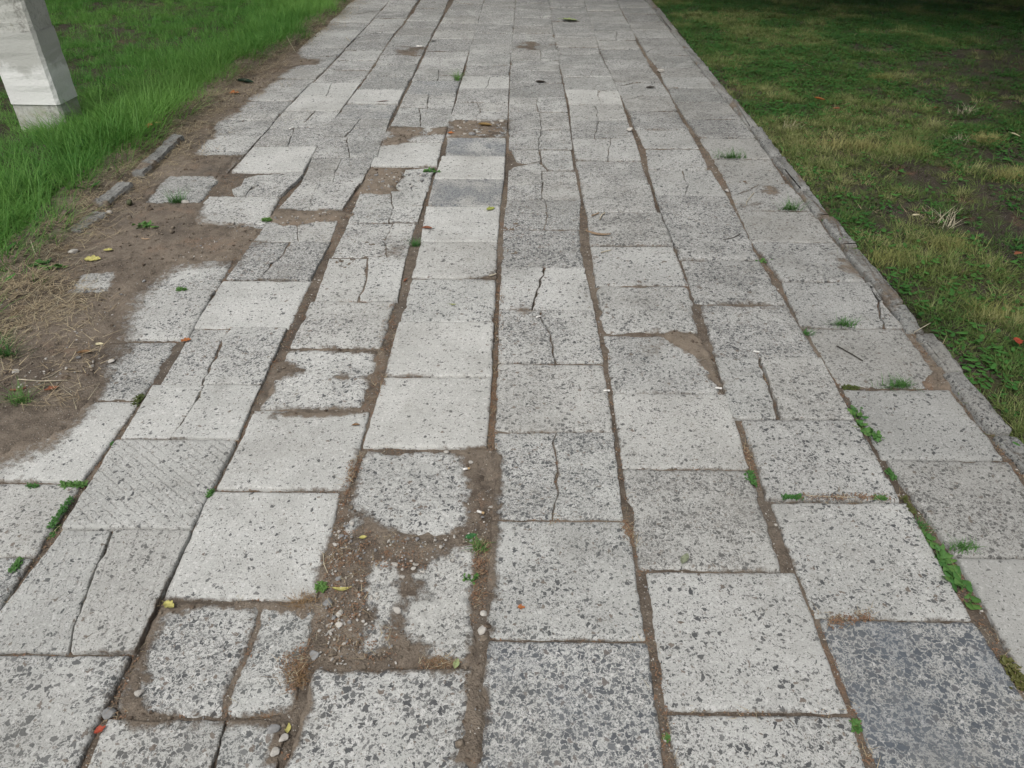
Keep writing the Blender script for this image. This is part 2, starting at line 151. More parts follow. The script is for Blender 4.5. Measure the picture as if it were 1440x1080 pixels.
('B', [(-1.0171, 4.5378),(-1.0223, 4.508),(-1.0248, 4.4771),(-1.0325, 4.4462),(-1.0355, 4.4153),(-1.0393, 4.3844),(-0.8064, 4.3845),(-0.8158, 4.5905)], (0.9, 0.92, 0.0, 0.0, 0.32, 0.0), True),
('B', [(-1.1717, 5.0726),(-0.8199, 5.0733),(-0.8241, 4.7439),(-1.1831, 4.7437)], (0.74, 0.94, 0.4, 0.0, 0.8, 0.0), False),
('B', [(-1.1568, 5.4283),(-0.8231, 5.4298),(-0.8197, 5.0815),(-1.1608, 5.0803)], (0.12, 1.04, 0.0, 0.0, 0.2, 0.0), False),
('B', [(-1.154, 5.8126),(-0.8095, 5.8129),(-0.8213, 5.4363),(-1.1579, 5.4366)], (0.99, 0.93, 0.0, 0.0, 0.82, 0.0), False),
('B', [(-1.1408, 6.1666),(-0.8176, 6.1665),(-0.8096, 5.8181),(-1.1538, 5.8171)], (0.77, 0.89, 0.0, 0.0, 0.53, 0.0), False),
('B', [(-0.923, 6.4862),(-0.8157, 6.4864),(-0.8164, 6.3895),(-0.8608, 6.4207)], (0.69, 0.9, 0.0, 0.0, 0.31, 0.0), True),
('B', [(-0.9244, 6.4862),(-0.8613, 6.4199),(-0.8164, 6.3883),(-0.8178, 6.1755),(-1.1425, 6.1757),(-1.1521, 6.4858)], (0.69, 0.9, 0.0, 0.0, 0.31, 0.0), True),
('B', [(-1.1586, 6.8352),(-0.8137, 6.8367),(-0.8149, 6.4957),(-1.1538, 6.494)], (1.0, 0.97, 0.0, 0.0, 0.41, 0.0), False),
('B', [(-1.1566, 7.0681),(-1.1541, 7.2495),(-0.9161, 7.2502),(-0.9873, 7.1776)], (0.71, 0.89, 0.0, 0.0, 0.85, 0.0), True),
('B', [(-1.1566, 7.0659),(-0.9853, 7.1767),(-0.9132, 7.2502),(-0.8142, 7.2505),(-0.8131, 6.8426),(-1.1597, 6.8443)], (0.71, 0.89, 0.0, 0.0, 0.85, 0.0), True),
('B', [(-1.1424, 7.6411),(-0.8124, 7.6405),(-0.814, 7.2587),(-1.1534, 7.2569)], (0.97, 0.91, 0.0, 0.0, 0.73, 0.0), False),
('B', [(-1.1365, 7.9991),(-0.8093, 7.9984),(-0.8122, 7.6479),(-1.1414, 7.6489)], (0.87, 0.92, 0.0, 0.0, 0.45, 0.0), False),
('B', [(-1.133, 8.3472),(-0.8062, 8.3462),(-0.809, 8.009),(-1.1361, 8.007)], (0.52, 0.9, 0.0, 0.0, 0.67, 0.0), False),
('B', [(-1.1293, 8.7024),(-0.8113, 8.7043),(-0.8059, 8.3552),(-1.1326, 8.3552)], (0.78, 0.92, 0.0, 0.0, 0.61, 0.0), False),
('B', [(-1.1291, 8.8592),(-1.1291, 9.0585),(-0.9383, 9.058),(-1.0444, 8.9535)], (0.91, 0.89, 0.0, 0.0, 0.64, 0.0), True),
('B', [(-1.1291, 8.8567),(-1.0434, 8.9522),(-0.936, 9.058),(-0.8189, 9.0577),(-0.8119, 8.7073),(-1.1291, 8.7094)], (0.91, 0.89, 0.0, 0.0, 0.64, 0.0), True),
('B', [(-1.0014, 9.0659),(-1.1291, 9.0665),(-1.1291, 9.2407),(-1.0798, 9.16)], (0.74, 0.92, 0.0, 0.0, 0.68, 0.0), True),
('B', [(-0.9998, 9.0659),(-1.0792, 9.1611),(-1.1291, 9.2428),(-1.1291, 9.4054),(-0.8235, 9.4064),(-0.8196, 9.0651)], (0.74, 0.92, 0.0, 0.0, 0.68, 0.0), True),
('B', [(-1.1291, 9.7648),(-0.8235, 9.7637),(-0.8235, 9.4169),(-1.1291, 9.4172)], (0.55, 0.92, 0.0, 0.0, 0.62, 0.0), False),
('B', [(-1.0, 10.1179),(-0.8235, 10.1179),(-0.8235, 9.9248),(-0.9048, 9.9912)], (0.52, 0.89, 0.4, 0.0, 0.57, 0.0), True),
('B', [(-1.0021, 10.1179),(-0.9058, 9.9897),(-0.8235, 9.9224),(-0.8235, 9.7759),(-1.1291, 9.7772),(-1.1291, 10.1179)], (0.52, 0.89, 0.4, 0.0, 0.57, 0.0), True),
('B', [(-1.1291, 10.4782),(-0.8235, 10.4776),(-0.8235, 10.1274),(-1.1291, 10.1262)], (0.6, 0.88, 0.0, 0.0, 0.64, 0.0), False),
('B', [(-1.1291, 10.7056),(-1.1291, 10.83),(-0.9245, 10.8288),(-1.004, 10.7619)], (0.57, 0.89, 0.0, 0.0, 0.76, 0.0), True),
('B', [(-1.1291, 10.7041),(-1.0025, 10.7611),(-0.922, 10.8288),(-0.8235, 10.8282),(-0.8235, 10.4844),(-1.1291, 10.4843)], (0.57, 0.89, 0.0, 0.0, 0.76, 0.0), True),
('B', [(-1.1291, 11.1762),(-0.8235, 11.1752),(-0.8235, 10.8382),(-1.1291, 10.838)], (0.74, 0.97, 0.4, 0.0, 0.53, 0.0), False),
('C', [(-0.7964, 0.7775),(-0.5681, 0.778),(-0.5656, 0.7402),(-0.5661, 0.6994),(-0.563, 0.6674),(-0.5588, 0.6355),(-0.5523, 0.6041),(-0.5517, 0.5728),(-0.5471, 0.5414),(-0.5511, 0.51),(-0.545, 0.4787),(-0.7901, 0.4783)], (0.8, 0.95, 0.0, 0.0, 0.6, 0.75), True),
('C', [(-0.5599, 0.778),(-0.5614, 0.7402),(-0.5579, 0.6994),(-0.5548, 0.6674),(-0.5554, 0.6355),(-0.548, 0.6041),(-0.5435, 0.5728),(-0.5415, 0.5414),(-0.5468, 0.51),(-0.5408, 0.4787),(-0.4485, 0.479),(-0.4418, 0.7785)], (0.8, 0.95, 0.0, 0.0, 0.6, 0.75), True),
('C', [(-0.8072, 1.0613),(-0.5809, 1.0609),(-0.5804, 1.0272),(-0.5761, 0.9934),(-0.576, 0.9597),(-0.5784, 0.9199),(-0.5817, 0.88),(-0.5873, 0.8201),(-0.5756, 0.7841),(-0.795, 0.7842)], (0.8, 1.02, 0.0, 0.0, 1.0, 0.0), True),
('C', [(-0.5721, 1.0609),(-0.5767, 1.0272),(-0.5725, 0.9934),(-0.57, 0.9597),(-0.5725, 0.9199),(-0.5757, 0.88),(-0.5753, 0.8201),(-0.572, 0.7841),(-0.4385, 0.7839),(-0.4536, 1.0606)], (0.8, 1.02, 0.0, 0.0, 1.0, 0.0), True),
('C', [(-0.8188, 1.414),(-0.4686, 1.4137),(-0.4539, 1.0659),(-0.8081, 1.0675)], (0.12, 1.04, 0.0, 0.0, 0.2, 0.0), False),
('C', [(-0.8016, 1.7583),(-0.4493, 1.7579),(-0.4485, 1.4208),(-0.8027, 1.4218)], (0.12, 1.04, 0.0, 0.0, 0.2, 0.0), False),
('C', [(-0.7851, 2.1008),(-0.4718, 2.1005),(-0.4649, 1.7623),(-0.7941, 1.7631)], (0.45, 1.06, 0.0, 0.0, 1.2, 0.0), False),
('C', [(-0.7869, 2.4243),(-0.4661, 2.4244),(-0.4705, 2.1045),(-0.7852, 2.1049)], (0.54, 1.01, 0.0, 0.0, 0.68, 0.0), False),
('C', [(-0.7937, 2.7944),(-0.636, 2.7949),(-0.6308, 2.7592),(-0.6241, 2.7235),(-0.6288, 2.6877),(-0.6162, 2.652),(-0.6082, 2.6126),(-0.6077, 2.5731),(-0.6062, 2.5337),(-0.6074, 2.4985),(-0.6107, 2.4632),(-0.6094, 2.428),(-0.771, 2.4277)], (0.25, 1.05, 0.0, 0.0, 0.35, 0.0), True),
('C', [(-0.628, 2.7949),(-0.6259, 2.7592),(-0.6179, 2.7235),(-0.6127, 2.6877),(-0.6082, 2.652),(-0.6032, 2.6126),(-0.5997, 2.5731),(-0.6, 2.5337),(-0.5994, 2.4985),(-0.6058, 2.4632),(-0.5976, 2.428),(-0.4594, 2.4283),(-0.4729, 2.7954)], (0.25, 1.05, 0.0, 0.0, 0.35, 0.0), True),
('C', [(-0.7808, 3.1416),(-0.5804, 3.141),(-0.5782, 3.1092),(-0.5838, 3.0773),(-0.5832, 3.0455),(-0.5859, 3.0137),(-0.5861, 2.9818),(-0.5899, 2.95),(-0.5794, 2.92),(-0.5723, 2.8899),(-0.5675, 2.8599),(-0.5632, 2.8299),(-0.5532, 2.7999),(-0.7858, 2.799)], (0.72, 1.02, 0.0, 0.0, 0.46, 0.0), True),
('C', [(-0.575, 3.141),(-0.5756, 3.1092),(-0.5822, 3.0773),(-0.5793, 3.0455),(-0.5843, 3.0137),(-0.5834, 2.9818),(-0.5883, 2.95),(-0.5755, 2.92),(-0.5696, 2.8899),(-0.5658, 2.8599),(-0.5594, 2.8299),(-0.5494, 2.7999),(-0.474, 2.8007),(-0.4722, 3.1404)], (0.72, 1.02, 0.0, 0.0, 0.46, 0.0), True),
('C', [(-0.7914, 3.5147),(-0.6461, 3.5151),(-0.6382, 3.4844),(-0.6308, 3.4537),(-0.6259, 3.423),(-0.6226, 3.3924),(-0.6156, 3.3617),(-0.6022, 3.331),(-0.6001, 3.3003),(-0.6037, 3.2695),(-0.5976, 3.2387),(-0.602, 3.2079),(-0.6029, 3.1771),(-0.5981, 3.1463),(-0.782, 3.1462)], (0.59, 1.04, 0.0, 0.0, 0.34, 0.0), True),
('C', [(-0.6443, 3.5151),(-0.6326, 3.4844),(-0.6253, 3.4537),(-0.6218, 3.423),(-0.617, 3.3924),(-0.6115, 3.3617),(-0.6005, 3.3321),(-0.4634, 3.3329),(-0.4616, 3.5154)], (0.59, 1.04, 0.0, 0.0, 0.34, 0.0), True),
('C', [(-0.6005, 3.3299),(-0.5973, 3.3003),(-0.602, 3.2695),(-0.5936, 3.2387),(-0.5979, 3.2079),(-0.5988, 3.1771),(-0.5941, 3.1463),(-0.4652, 3.1464),(-0.4634, 3.3307)], (0.59, 1.04, 0.0, 0.0, 0.34, 0.0), True),
('C', [(-0.6089, 3.8231),(-0.4805, 3.8568),(-0.4547, 3.8249),(-0.4594, 3.5437),(-0.5774, 3.5235),(-0.6303, 3.5991)], (0.63, 1.06, 0.0, 0.0, 0.41, 0.0), False),
('C', [(-0.8127, 4.2805),(-0.4533, 4.2806),(-0.4473, 3.897),(-0.8054, 3.8976)], (0.12, 1.04, 0.0, 0.0, 0.2, 0.0), False),
('C', [(-0.8086, 4.576),(-0.4413, 4.576),(-0.4503, 4.2886),(-0.8139, 4.2892)], (0.62, 0.98, 0.0, 0.0, 0.47, 0.0), False),
('C', [(-0.7945, 4.9735),(-0.6684, 4.9741),(-0.6659, 4.9393),(-0.6585, 4.9046),(-0.6528, 4.8699),(-0.6438, 4.8352),(-0.6438, 4.8005),(-0.6334, 4.7658),(-0.6345, 4.7352),(-0.6298, 4.7046),(-0.6268, 4.674),(-0.6175, 4.6434),(-0.6208, 4.6128),(-0.6145, 4.5822),(-0.7982, 4.5818)], (0.8, 0.99, 0.0, 0.0, 0.5, 0.0), True),
('C', [(-0.6638, 4.9741),(-0.6597, 4.9393),(-0.6539, 4.9046),(-0.6509, 4.8699),(-0.6414, 4.8352),(-0.6376, 4.8005),(-0.6288, 4.7658),(-0.6299, 4.7352),(-0.6279, 4.7046),(-0.6237, 4.674),(-0.6144, 4.6434),(-0.6163, 4.6128),(-0.6083, 4.5822),(-0.441, 4.5825),(-0.4464, 4.9746)], (0.8, 0.99, 0.0, 0.0, 0.5, 0.0), True),
('C', [(-0.799, 5.3078),(-0.641, 5.3086),(-0.6417, 5.2758),(-0.6306, 5.243),(-0.6313, 5.2101),(-0.6352, 5.1773),(-0.6273, 5.1444),(-0.6276, 5.1116),(-0.6264, 5.0787),(-0.6235, 5.0459),(-0.6174, 5.013),(-0.6154, 4.9802),(-0.7954, 4.9806)], (0.56, 0.99, 0.0, 0.0, 0.68, 0.0), True),
('C', [(-0.6378, 5.3086),(-0.6393, 5.2758),(-0.6282, 5.243),(-0.6293, 5.2101),(-0.6306, 5.1773),(-0.6211, 5.1444),(-0.6252, 5.1116),(-0.6233, 5.0787),(-0.6204, 5.0459),(-0.6129, 5.013),(-0.6122, 4.9802),(-0.4461, 4.9798),(-0.4482, 5.3095)], (0.56, 0.99, 0.0, 0.0, 0.68, 0.0), True),
('C', [(-0.7978, 5.6706),(-0.4453, 5.6704),(-0.4478, 5.3154),(-0.8, 5.3165)], (1.0, 1.02, 0.4, 0.0, 0.69, 0.0), False),
('C', [(-0.7977, 6.0303),(-0.6338, 6.0302),(-0.6335, 5.9982),(-0.6324, 5.9662),(-0.6264, 5.9342),(-0.6234, 5.9022),(-0.619, 5.8702),(-0.6214, 5.8381),(-0.6164, 5.8061),(-0.616, 5.7741),(-0.6107, 5.7421),(-0.6156, 5.7101),(-0.6114, 5.6781),(-0.7982, 5.6781)], (0.61, 0.91, 0.0, 0.0, 0.57, 0.0), True),
('C', [(-0.6314, 6.0302),(-0.6316, 5.9982),(-0.6261, 5.9662),(-0.6232, 5.9342),(-0.6188, 5.9022),(-0.6145, 5.8702),(-0.6195, 5.8392),(-0.4447, 5.8273),(-0.445, 6.0302)], (0.61, 0.91, 0.0, 0.0, 0.57, 0.0), True),
('C', [(-0.6195, 5.837),(-0.614, 5.8061),(-0.6129, 5.7741),(-0.6088, 5.7421),(-0.6125, 5.7101),(-0.6052, 5.6781),(-0.4444, 5.678),(-0.4447, 5.8251)], (0.61, 0.91, 0.0, 0.0, 0.57, 0.0), True),
('C', [(-0.4429, 6.2153),(-0.4445, 6.037),(-0.7238, 6.0369),(-0.5465, 6.1312)], (0.45, 0.93, 0.0, 0.0, 0.61, 0.0), True),
('C', [(-0.4429, 6.2175),(-0.5477, 6.1323),(-0.7272, 6.0369),(-0.7985, 6.0368),(-0.8004, 6.3705),(-0.4415, 6.3701)], (0.45, 0.93, 0.0, 0.0, 0.61, 0.0), True),
('C', [(-0.8016, 6.644),(-0.4363, 6.6443),(-0.4404, 6.3788),(-0.8012, 6.378)], (0.67, 0.99, 0.0, 0.0, 0.33, 0.0), False),
('C', [(-0.4329, 6.798),(-0.4353, 6.6524),(-0.6446, 6.6523),(-0.5138, 6.7476)], (1.0, 0.95, 0.0, 0.0, 0.7, 0.0), True),
('C', [(-0.4329, 6.7997),(-0.5148, 6.7488),(-0.6472, 6.6523),(-0.802, 6.6523),(-0.8008, 7.125),(-0.4276, 7.1246)], (1.0, 0.95, 0.0, 0.0, 0.7, 0.0), True),
('C', [(-0.7979, 7.5045),(-0.4204, 7.5061),(-0.4264, 7.1368),(-0.8013, 7.1363)], (0.44, 0.95, 0.0, 0.0, 0.45, 0.0), False),
('C', [(-0.5712, 7.8666),(-0.4193, 7.8662),(-0.4195, 7.6955),(-0.4988, 7.7901)], (0.92, 0.98, 0.0, 0.0, 0.57, 0.0), True),
('C', [(-0.573, 7.8666),(-0.4998, 7.7892),(-0.4195, 7.6935),(-0.4198, 7.5167),(-0.7972, 7.516),(-0.791, 7.8672)], (0.92, 0.98, 0.0, 0.0, 0.57, 0.0), True),
('C', [(-0.7843, 8.2232),(-0.4206, 8.2218),(-0.4194, 7.8761),(-0.7904, 7.8767)], (0.64, 0.97, 0.0, 0.0, 0.45, 0.0), False),
('C', [(-0.7799, 8.4075),(-0.7762, 8.5807),(-0.6149, 8.5807),(-0.7063, 8.5073)], (0.88, 0.96, 0.0, 0.0, 0.4, 0.0), True),
('C', [(-0.78, 8.4054),(-0.7055, 8.5064),(-0.613, 8.5807),(-0.4219, 8.5808),(-0.4207, 8.231),(-0.7837, 8.2312)], (0.88, 0.96, 0.0, 0.0, 0.4, 0.0), True),
('C', [(-0.7627, 8.9436),(-0.4224, 8.9422),(-0.422, 8.5895),(-0.7751, 8.5878)], (0.97, 0.94, 0.0, 0.0, 0.36, 0.0), False),
('C', [(-0.5084, 8.9512),(-0.7614, 8.9523),(-0.7589, 9.0634),(-0.633, 9.0159)], (0.52, 0.94, 0.0, 0.0, 0.82, 0.0), True),
('C', [(-0.5053, 8.9512),(-0.6314, 9.0167),(-0.7589, 9.0648),(-0.7537, 9.2956),(-0.4224, 9.2953),(-0.4224, 8.9508)], (0.52, 0.94, 0.0, 0.0, 0.82, 0.0), True),
('C', [(-0.7537, 9.6473),(-0.4224, 9.6487),(-0.4224, 9.3063),(-0.7537, 9.3055)], (0.86, 0.95, 0.0, 0.0, 0.81, 0.0), False),
('C', [(-0.7537, 9.7402),(-0.7537, 9.9962),(-0.6307, 9.9959),(-0.7023, 9.8849)], (0.73, 0.95, 0.0, 0.0, 0.32, 0.0), True),
('C', [(-0.7537, 9.7371),(-0.7016, 9.8835),(-0.6292, 9.9959),(-0.4224, 9.9953),(-0.4224, 9.6582),(-0.7537, 9.6578)], (0.73, 0.95, 0.0, 0.0, 0.32, 0.0), True),
('C', [(-0.6563, 10.355),(-0.4224, 10.3537),(-0.4224, 10.1148),(-0.5214, 10.2518)], (0.6, 0.98, 0.0, 0.0, 0.52, 0.0), True),
('C', [(-0.6592, 10.355),(-0.5226, 10.2505),(-0.4224, 10.1119),(-0.4224, 10.0077),(-0.7537, 10.0065),(-0.7537, 10.3555)], (0.6, 0.98, 0.0, 0.0, 0.52, 0.0), True),
('C', [(-0.5327, 10.7101),(-0.4224, 10.7102),(-0.4224, 10.5126),(-0.4693, 10.5911)], (0.97, 0.98, 0.0, 0.0, 0.74, 0.0), True),
('C', [(-0.534, 10.7101),(-0.4699, 10.5896),(-0.4224, 10.5102),(-0.4224, 10.3638),(-0.7537, 10.3622),(-0.7537, 10.71)], (0.97, 0.98, 0.0, 0.0, 0.74, 0.0), True),
('C', [(-0.7537, 10.8),(-0.7537, 11.0585),(-0.4992, 11.0583),(-0.6374, 10.8924)], (0.92, 0.99, 0.0, 0.0, 0.6, 0.0), True),
('C', [(-0.7537, 10.7968),(-0.636, 10.8904),(-0.4961, 11.0583),(-0.4224, 11.0583),(-0.4224, 10.7157),(-0.7537, 10.7162)], (0.92, 0.99, 0.0, 0.0, 0.6, 0.0), True),
('D', [(-0.42, 0.8914),(-0.0892, 0.8925),(-0.0872, 0.5526),(-0.4328, 0.5537)], (0.7, 0.97, 0.0, 0.0, 0.5, 0.75), False),
('D', [(-0.4409, 1.2586),(-0.0872, 1.2599),(-0.0877, 0.8969),(-0.4202, 0.8979)], (0.5, 1.03, 0.0, 0.0, 1.4, 0.0), False),
('D', [(-0.4455, 1.5839),(-0.089, 1.5832),(-0.0871, 1.2632),(-0.4427, 1.2636)], (0.45, 0.97, 0.0, 0.0, 1.2, 0.0), False),
('D', [(-0.4371, 1.9346),(-0.0871, 1.9349),(-0.0891, 1.5896),(-0.442, 1.5888)], (0.1, 1.06, 0.0, 0.0, 0.15, 0.0), False),
('D', [(-0.4329, 2.2779),(-0.0914, 2.277),(-0.0874, 1.9395),(-0.4348, 1.9413)], (0.12, 1.04, 0.0, 0.0, 0.2, 0.0), False),
('D', [(-0.4289, 2.6142),(-0.0926, 2.6147),(-0.092, 2.283),(-0.4308, 2.284)], (0.35, 1.0, 0.0, 0.0, 0.56, 0.0), False),
('D', [(-0.4282, 2.943),(-0.0967, 2.9414),(-0.0909, 2.6216),(-0.4288, 2.6201)], (0.25, 1.0, 0.0, 0.0, 0.35, 0.0), False),
('D', [(-0.4475, 3.3325),(-0.0944, 3.3344),(-0.096, 2.9482),(-0.4315, 2.9466)], (0.12, 1.04, 0.0, 0.0, 0.2, 0.0), False),
('D', [(-0.4456, 3.6897),(-0.0846, 3.691),(-0.0931, 3.3397),(-0.4415, 3.3404)], (0.8, 0.85, 0.9, 0.0, 0.3, 0.0), False),
('D', [(-0.4369, 4.053),(-0.0839, 4.0538),(-0.0838, 3.6979),(-0.4456, 3.6983)], (0.12, 1.04, 0.0, 0.0, 0.2, 0.0), False),
('D', [(-0.4353, 4.385),(-0.0856, 4.3858),(-0.0834, 4.0587),(-0.4183, 4.0585)], (0.6, 0.85, 0.9, 0.0, 0.3, 0.0), False),
('D', [(-0.445, 4.6234),(-0.4483, 4.7216),(-0.1667, 4.7215),(-0.3014, 4.6815)], (0.73, 0.99, 0.0, 0.0, 0.58, 0.0), True),
('D', [(-0.4449, 4.6223),(-0.2996, 4.681),(-0.1633, 4.7215),(-0.0825, 4.7214),(-0.0848, 4.3932),(-0.4371, 4.3924)], (0.73, 0.99, 0.0, 0.0, 0.58, 0.0), True),
('D', [(-0.4369, 5.1052),(-0.2978, 5.1048),(-0.2905, 5.0724),(-0.2819, 5.0401),(-0.2835, 5.0077),(-0.2741, 4.9753),(-0.2686, 4.9429),(-0.2631, 4.9105),(-0.2637, 4.8805),(-0.2726, 4.8505),(-0.2863, 4.8204),(-0.2837, 4.7904),(-0.295, 4.7604),(-0.3044, 4.7304),(-0.4478, 4.7304)], (0.73, 1.0, 0.0, 0.0, 0.79, 0.0), True),
('D', [(-0.2958, 5.1048),(-0.2842, 5.0724),(-0.2795, 5.0401),(-0.2811, 5.0077),(-0.2722, 4.9753),(-0.2624, 4.9429),(-0.2569, 4.9116),(-0.0831, 4.8777),(-0.0841, 5.1045)], (0.73, 1.0, 0.0, 0.0, 0.79, 0.0), True),
('D', [(-0.2569, 4.9094),(-0.2606, 4.8805),(-0.2694, 4.8505),(-0.2831, 4.8204),(-0.2813, 4.7904),(-0.2926, 4.7604),(-0.2982, 4.7304),(-0.0821, 4.7304),(-0.0831, 4.8755)], (0.73, 1.0, 0.0, 0.0, 0.79, 0.0), True),
('D', [(-0.4395, 5.4784),(-0.0856, 5.4768),(-0.0836, 5.1144),(-0.4366, 5.1134)], (0.66, 0.94, 0.0, 0.0, 0.36, 0.0), False),
('D', [(-0.4337, 5.8092),(-0.2287, 5.81),(-0.2334, 5.7776),(-0.231, 5.7451),(-0.2382, 5.7127),(-0.2397, 5.6802),(-0.2414, 5.6478),(-0.2345, 5.6153),(-0.241, 5.5829),(-0.2402, 5.5504),(-0.2509, 5.518),(-0.2473, 5.4855),(-0.4396, 5.4855)], (0.12, 1.04, 0.0, 0.0, 0.2, 0.0), True),
('D', [(-0.2241, 5.81),(-0.2302, 5.7776),(-0.2291, 5.7451),(-0.2358, 5.7127),(-0.2366, 5.6802),(-0.2351, 5.6478),(-0.2326, 5.6153),(-0.2365, 5.5829),(-0.2371, 5.5504),(-0.2464, 5.518),(-0.2449, 5.4855),(-0.0851, 5.4856),(-0.0868, 5.8108)], (0.12, 1.04, 0.0, 0.0, 0.2, 0.0), True),
('D', [(-0.4324, 6.1662),(-0.0841, 6.166),(-0.086, 5.8197),(-0.4336, 5.8185)], (0.92, 0.94, 0.0, 0.0, 0.8, 0.0), False),
('D', [(-0.4327, 6.5637),(-0.081, 6.5656),(-0.0832, 6.1741),(-0.433, 6.1752)], (0.61, 0.92, 0.0, 0.0, 0.55, 0.0), False),
('D', [(-0.2251, 6.5725),(-0.4335, 6.5721),(-0.4336, 6.6937),(-0.3342, 6.645)], (0.44, 0.89, 0.0, 0.0, 0.47, 0.0), True),
('D', [(-0.2226, 6.5725),(-0.333, 6.6459),(-0.4336, 6.6952),(-0.4338, 6.9212),(-0.078, 6.9206),(-0.08, 6.5728)], (0.44, 0.89, 0.0, 0.0, 0.47, 0.0), True),
('D', [(-0.4324, 7.4099),(-0.0747, 7.4082),(-0.0772, 6.9274),(-0.4345, 6.9273)], (0.93, 0.95, 0.0, 0.0, 0.42, 0.0), False),
('D', [(-0.43, 7.8169),(-0.0725, 7.8162),(-0.0744, 7.416),(-0.4324, 7.4153)], (0.86, 0.9, 0.0, 0.0, 0.74, 0.0), False),
('D', [(-0.4275, 8.2642),(-0.0702, 8.2642),(-0.0724, 7.822),(-0.4298, 7.822)], (0.56, 0.91, 0.0, 0.0, 0.32, 0.0), False),
('D', [(-0.4251, 8.717),(-0.0679, 8.7168),(-0.0701, 8.2729),(-0.4274, 8.2718)], (0.56, 0.89, 0.0, 0.0, 0.49, 0.0), False),
('D', [(-0.1996, 8.7264),(-0.425, 8.7273),(-0.425, 8.9637),(-0.3218, 8.8281)], (0.61, 0.92, 0.0, 0.0, 0.8, 0.0), True),
('D', [(-0.1968, 8.7264),(-0.3206, 8.8294),(-0.425, 8.9665),(-0.425, 9.0688),(-0.0674, 9.0672),(-0.0677, 8.7258)], (0.61, 0.92, 0.0, 0.0, 0.8, 0.0), True),
('D', [(-0.425, 9.4245),(-0.0674, 9.4245),(-0.0674, 9.079),(-0.425, 9.0797)], (0.84, 0.97, 0.0, 0.0, 0.76, 0.0), False),
('D', [(-0.425, 9.7748),(-0.0674, 9.7729),(-0.0674, 9.432),(-0.425, 9.4323)], (0.86, 0.89, 0.0, 0.0, 0.38, 0.0), False),
('D', [(-0.425, 10.1279),(-0.0674, 10.1272),(-0.0674, 9.783),(-0.425, 9.7832)], (0.43, 0.95, 0.0, 0.0, 0.54, 0.0), False),
('D', [(-0.425, 10.481),(-0.0674, 10.482),(-0.0674, 10.1395),(-0.425, 10.1389)], (0.51, 0.89, 0.0, 0.0, 0.66, 0.0), False),
('D', [(-0.425, 10.8354),(-0.0674, 10.8363),(-0.0674, 10.4916),(-0.425, 10.491)], (0.8, 0.9, 0.0, 0.0, 0.52, 0.0), False),
('D', [(-0.425, 11.1855),(-0.0674, 11.1871),(-0.0674, 10.8425),(-0.425, 10.8428)], (0.9, 0.96, 0.0, 0.0, 0.43, 0.0), False),
('E', [(-0.0719, 0.9631),(0.2782, 0.9631),(0.2756, 0.6212),(-0.0754, 0.6225)], (1.0, 1.0, 0.3, 0.0, 0.3, 0.5), False),
('E', [(-0.068, 1.3161),(0.2802, 1.3158),(0.2764, 0.968),(-0.0704, 0.9675)], (0.5, 0.93, 0.0, 0.0, 0.1, 0.3), False),
('E', [(-0.069, 1.6634),(0.1082, 1.6642),(0.096, 1.6188),(0.1035, 1.5779),(0.1054, 1.537),(0.1075, 1.4985),(0.0983, 1.4601),(0.1036, 1.4061),(0.0906, 1.3542),(0.0858, 1.3202),(-0.0666, 1.32)], (0.85, 1.0, 0.0, 0.0, 0.6, 0.0), True),
('E', [(0.1102, 1.6642),(0.0986, 1.6188),(0.1068, 1.5779),(0.1074, 1.537),(0.1101, 1.4985),(0.1049, 1.4601),(0.107, 1.4061),(0.094, 1.3542),(0.0892, 1.3202),(0.2654, 1.3205),(0.2768, 1.665)], (0.85, 1.0, 0.0, 0.0, 0.6, 0.0), True),
('E', [(-0.0699, 2.021),(0.2791, 2.0216),(0.2775, 1.6695),(-0.0691, 1.6678)], (0.49, 0.95, 0.0, 0.0, 0.46, 0.0), False),
('E', [(-0.076, 2.3672),(0.0745, 2.3673),(0.0749, 2.3344),(0.0792, 2.3014),(0.0858, 2.2675),(0.0985, 2.2335),(0.108, 2.1982),(0.1036, 2.1628),(0.1129, 2.1274),(0.1137, 2.0921),(0.1138, 2.0602),(0.1164, 2.0282),(-0.0703, 2.0281)], (0.8, 0.96, 0.0, 0.0, 0.6, 0.0), True),
('E', [(0.0799, 2.3673),(0.0786, 2.3344),(0.083, 2.3014),(0.0887, 2.2675),(0.1061, 2.2335),(0.1117, 2.1982),(0.1111, 2.1628),(0.1167, 2.1274),(0.1165, 2.0921),(0.1161, 2.0602),(0.124, 2.0282),(0.2791, 2.0284),(0.2753, 2.3675)], (0.8, 0.96, 0.0, 0.0, 0.6, 0.0), True),
('E', [(-0.0744, 2.7144),(0.0972, 2.7149),(0.0904, 2.6818),(0.0938, 2.6486),(0.0791, 2.6155),(0.0774, 2.5823),(0.0764, 2.5499),(0.0655, 2.5176),(0.0619, 2.4852),(0.0525, 2.4477),(0.0492, 2.4102),(0.0429, 2.3727),(-0.0759, 2.3738)], (0.25, 0.96, 0.0, 0.0, 0.35, 0.0), True),
('E', [(0.1052, 2.7149),(0.0983, 2.6818),(0.0962, 2.6486),(0.0849, 2.6155),(0.0854, 2.5823),(0.0794, 2.5499),(0.068, 2.5176),(0.0699, 2.4852),(0.0565, 2.4477),(0.0572, 2.4102),(0.0487, 2.3727),(0.2756, 2.3717),(0.2634, 2.7155)], (0.25, 0.96, 0.0, 0.0, 0.35, 0.0), True),
('E', [(-0.0789, 3.0816),(0.2648, 3.08),(0.2626, 2.7221),(-0.0754, 2.722)], (0.97, 0.91, 0.0, 0.0, 0.41, 0.0), False),
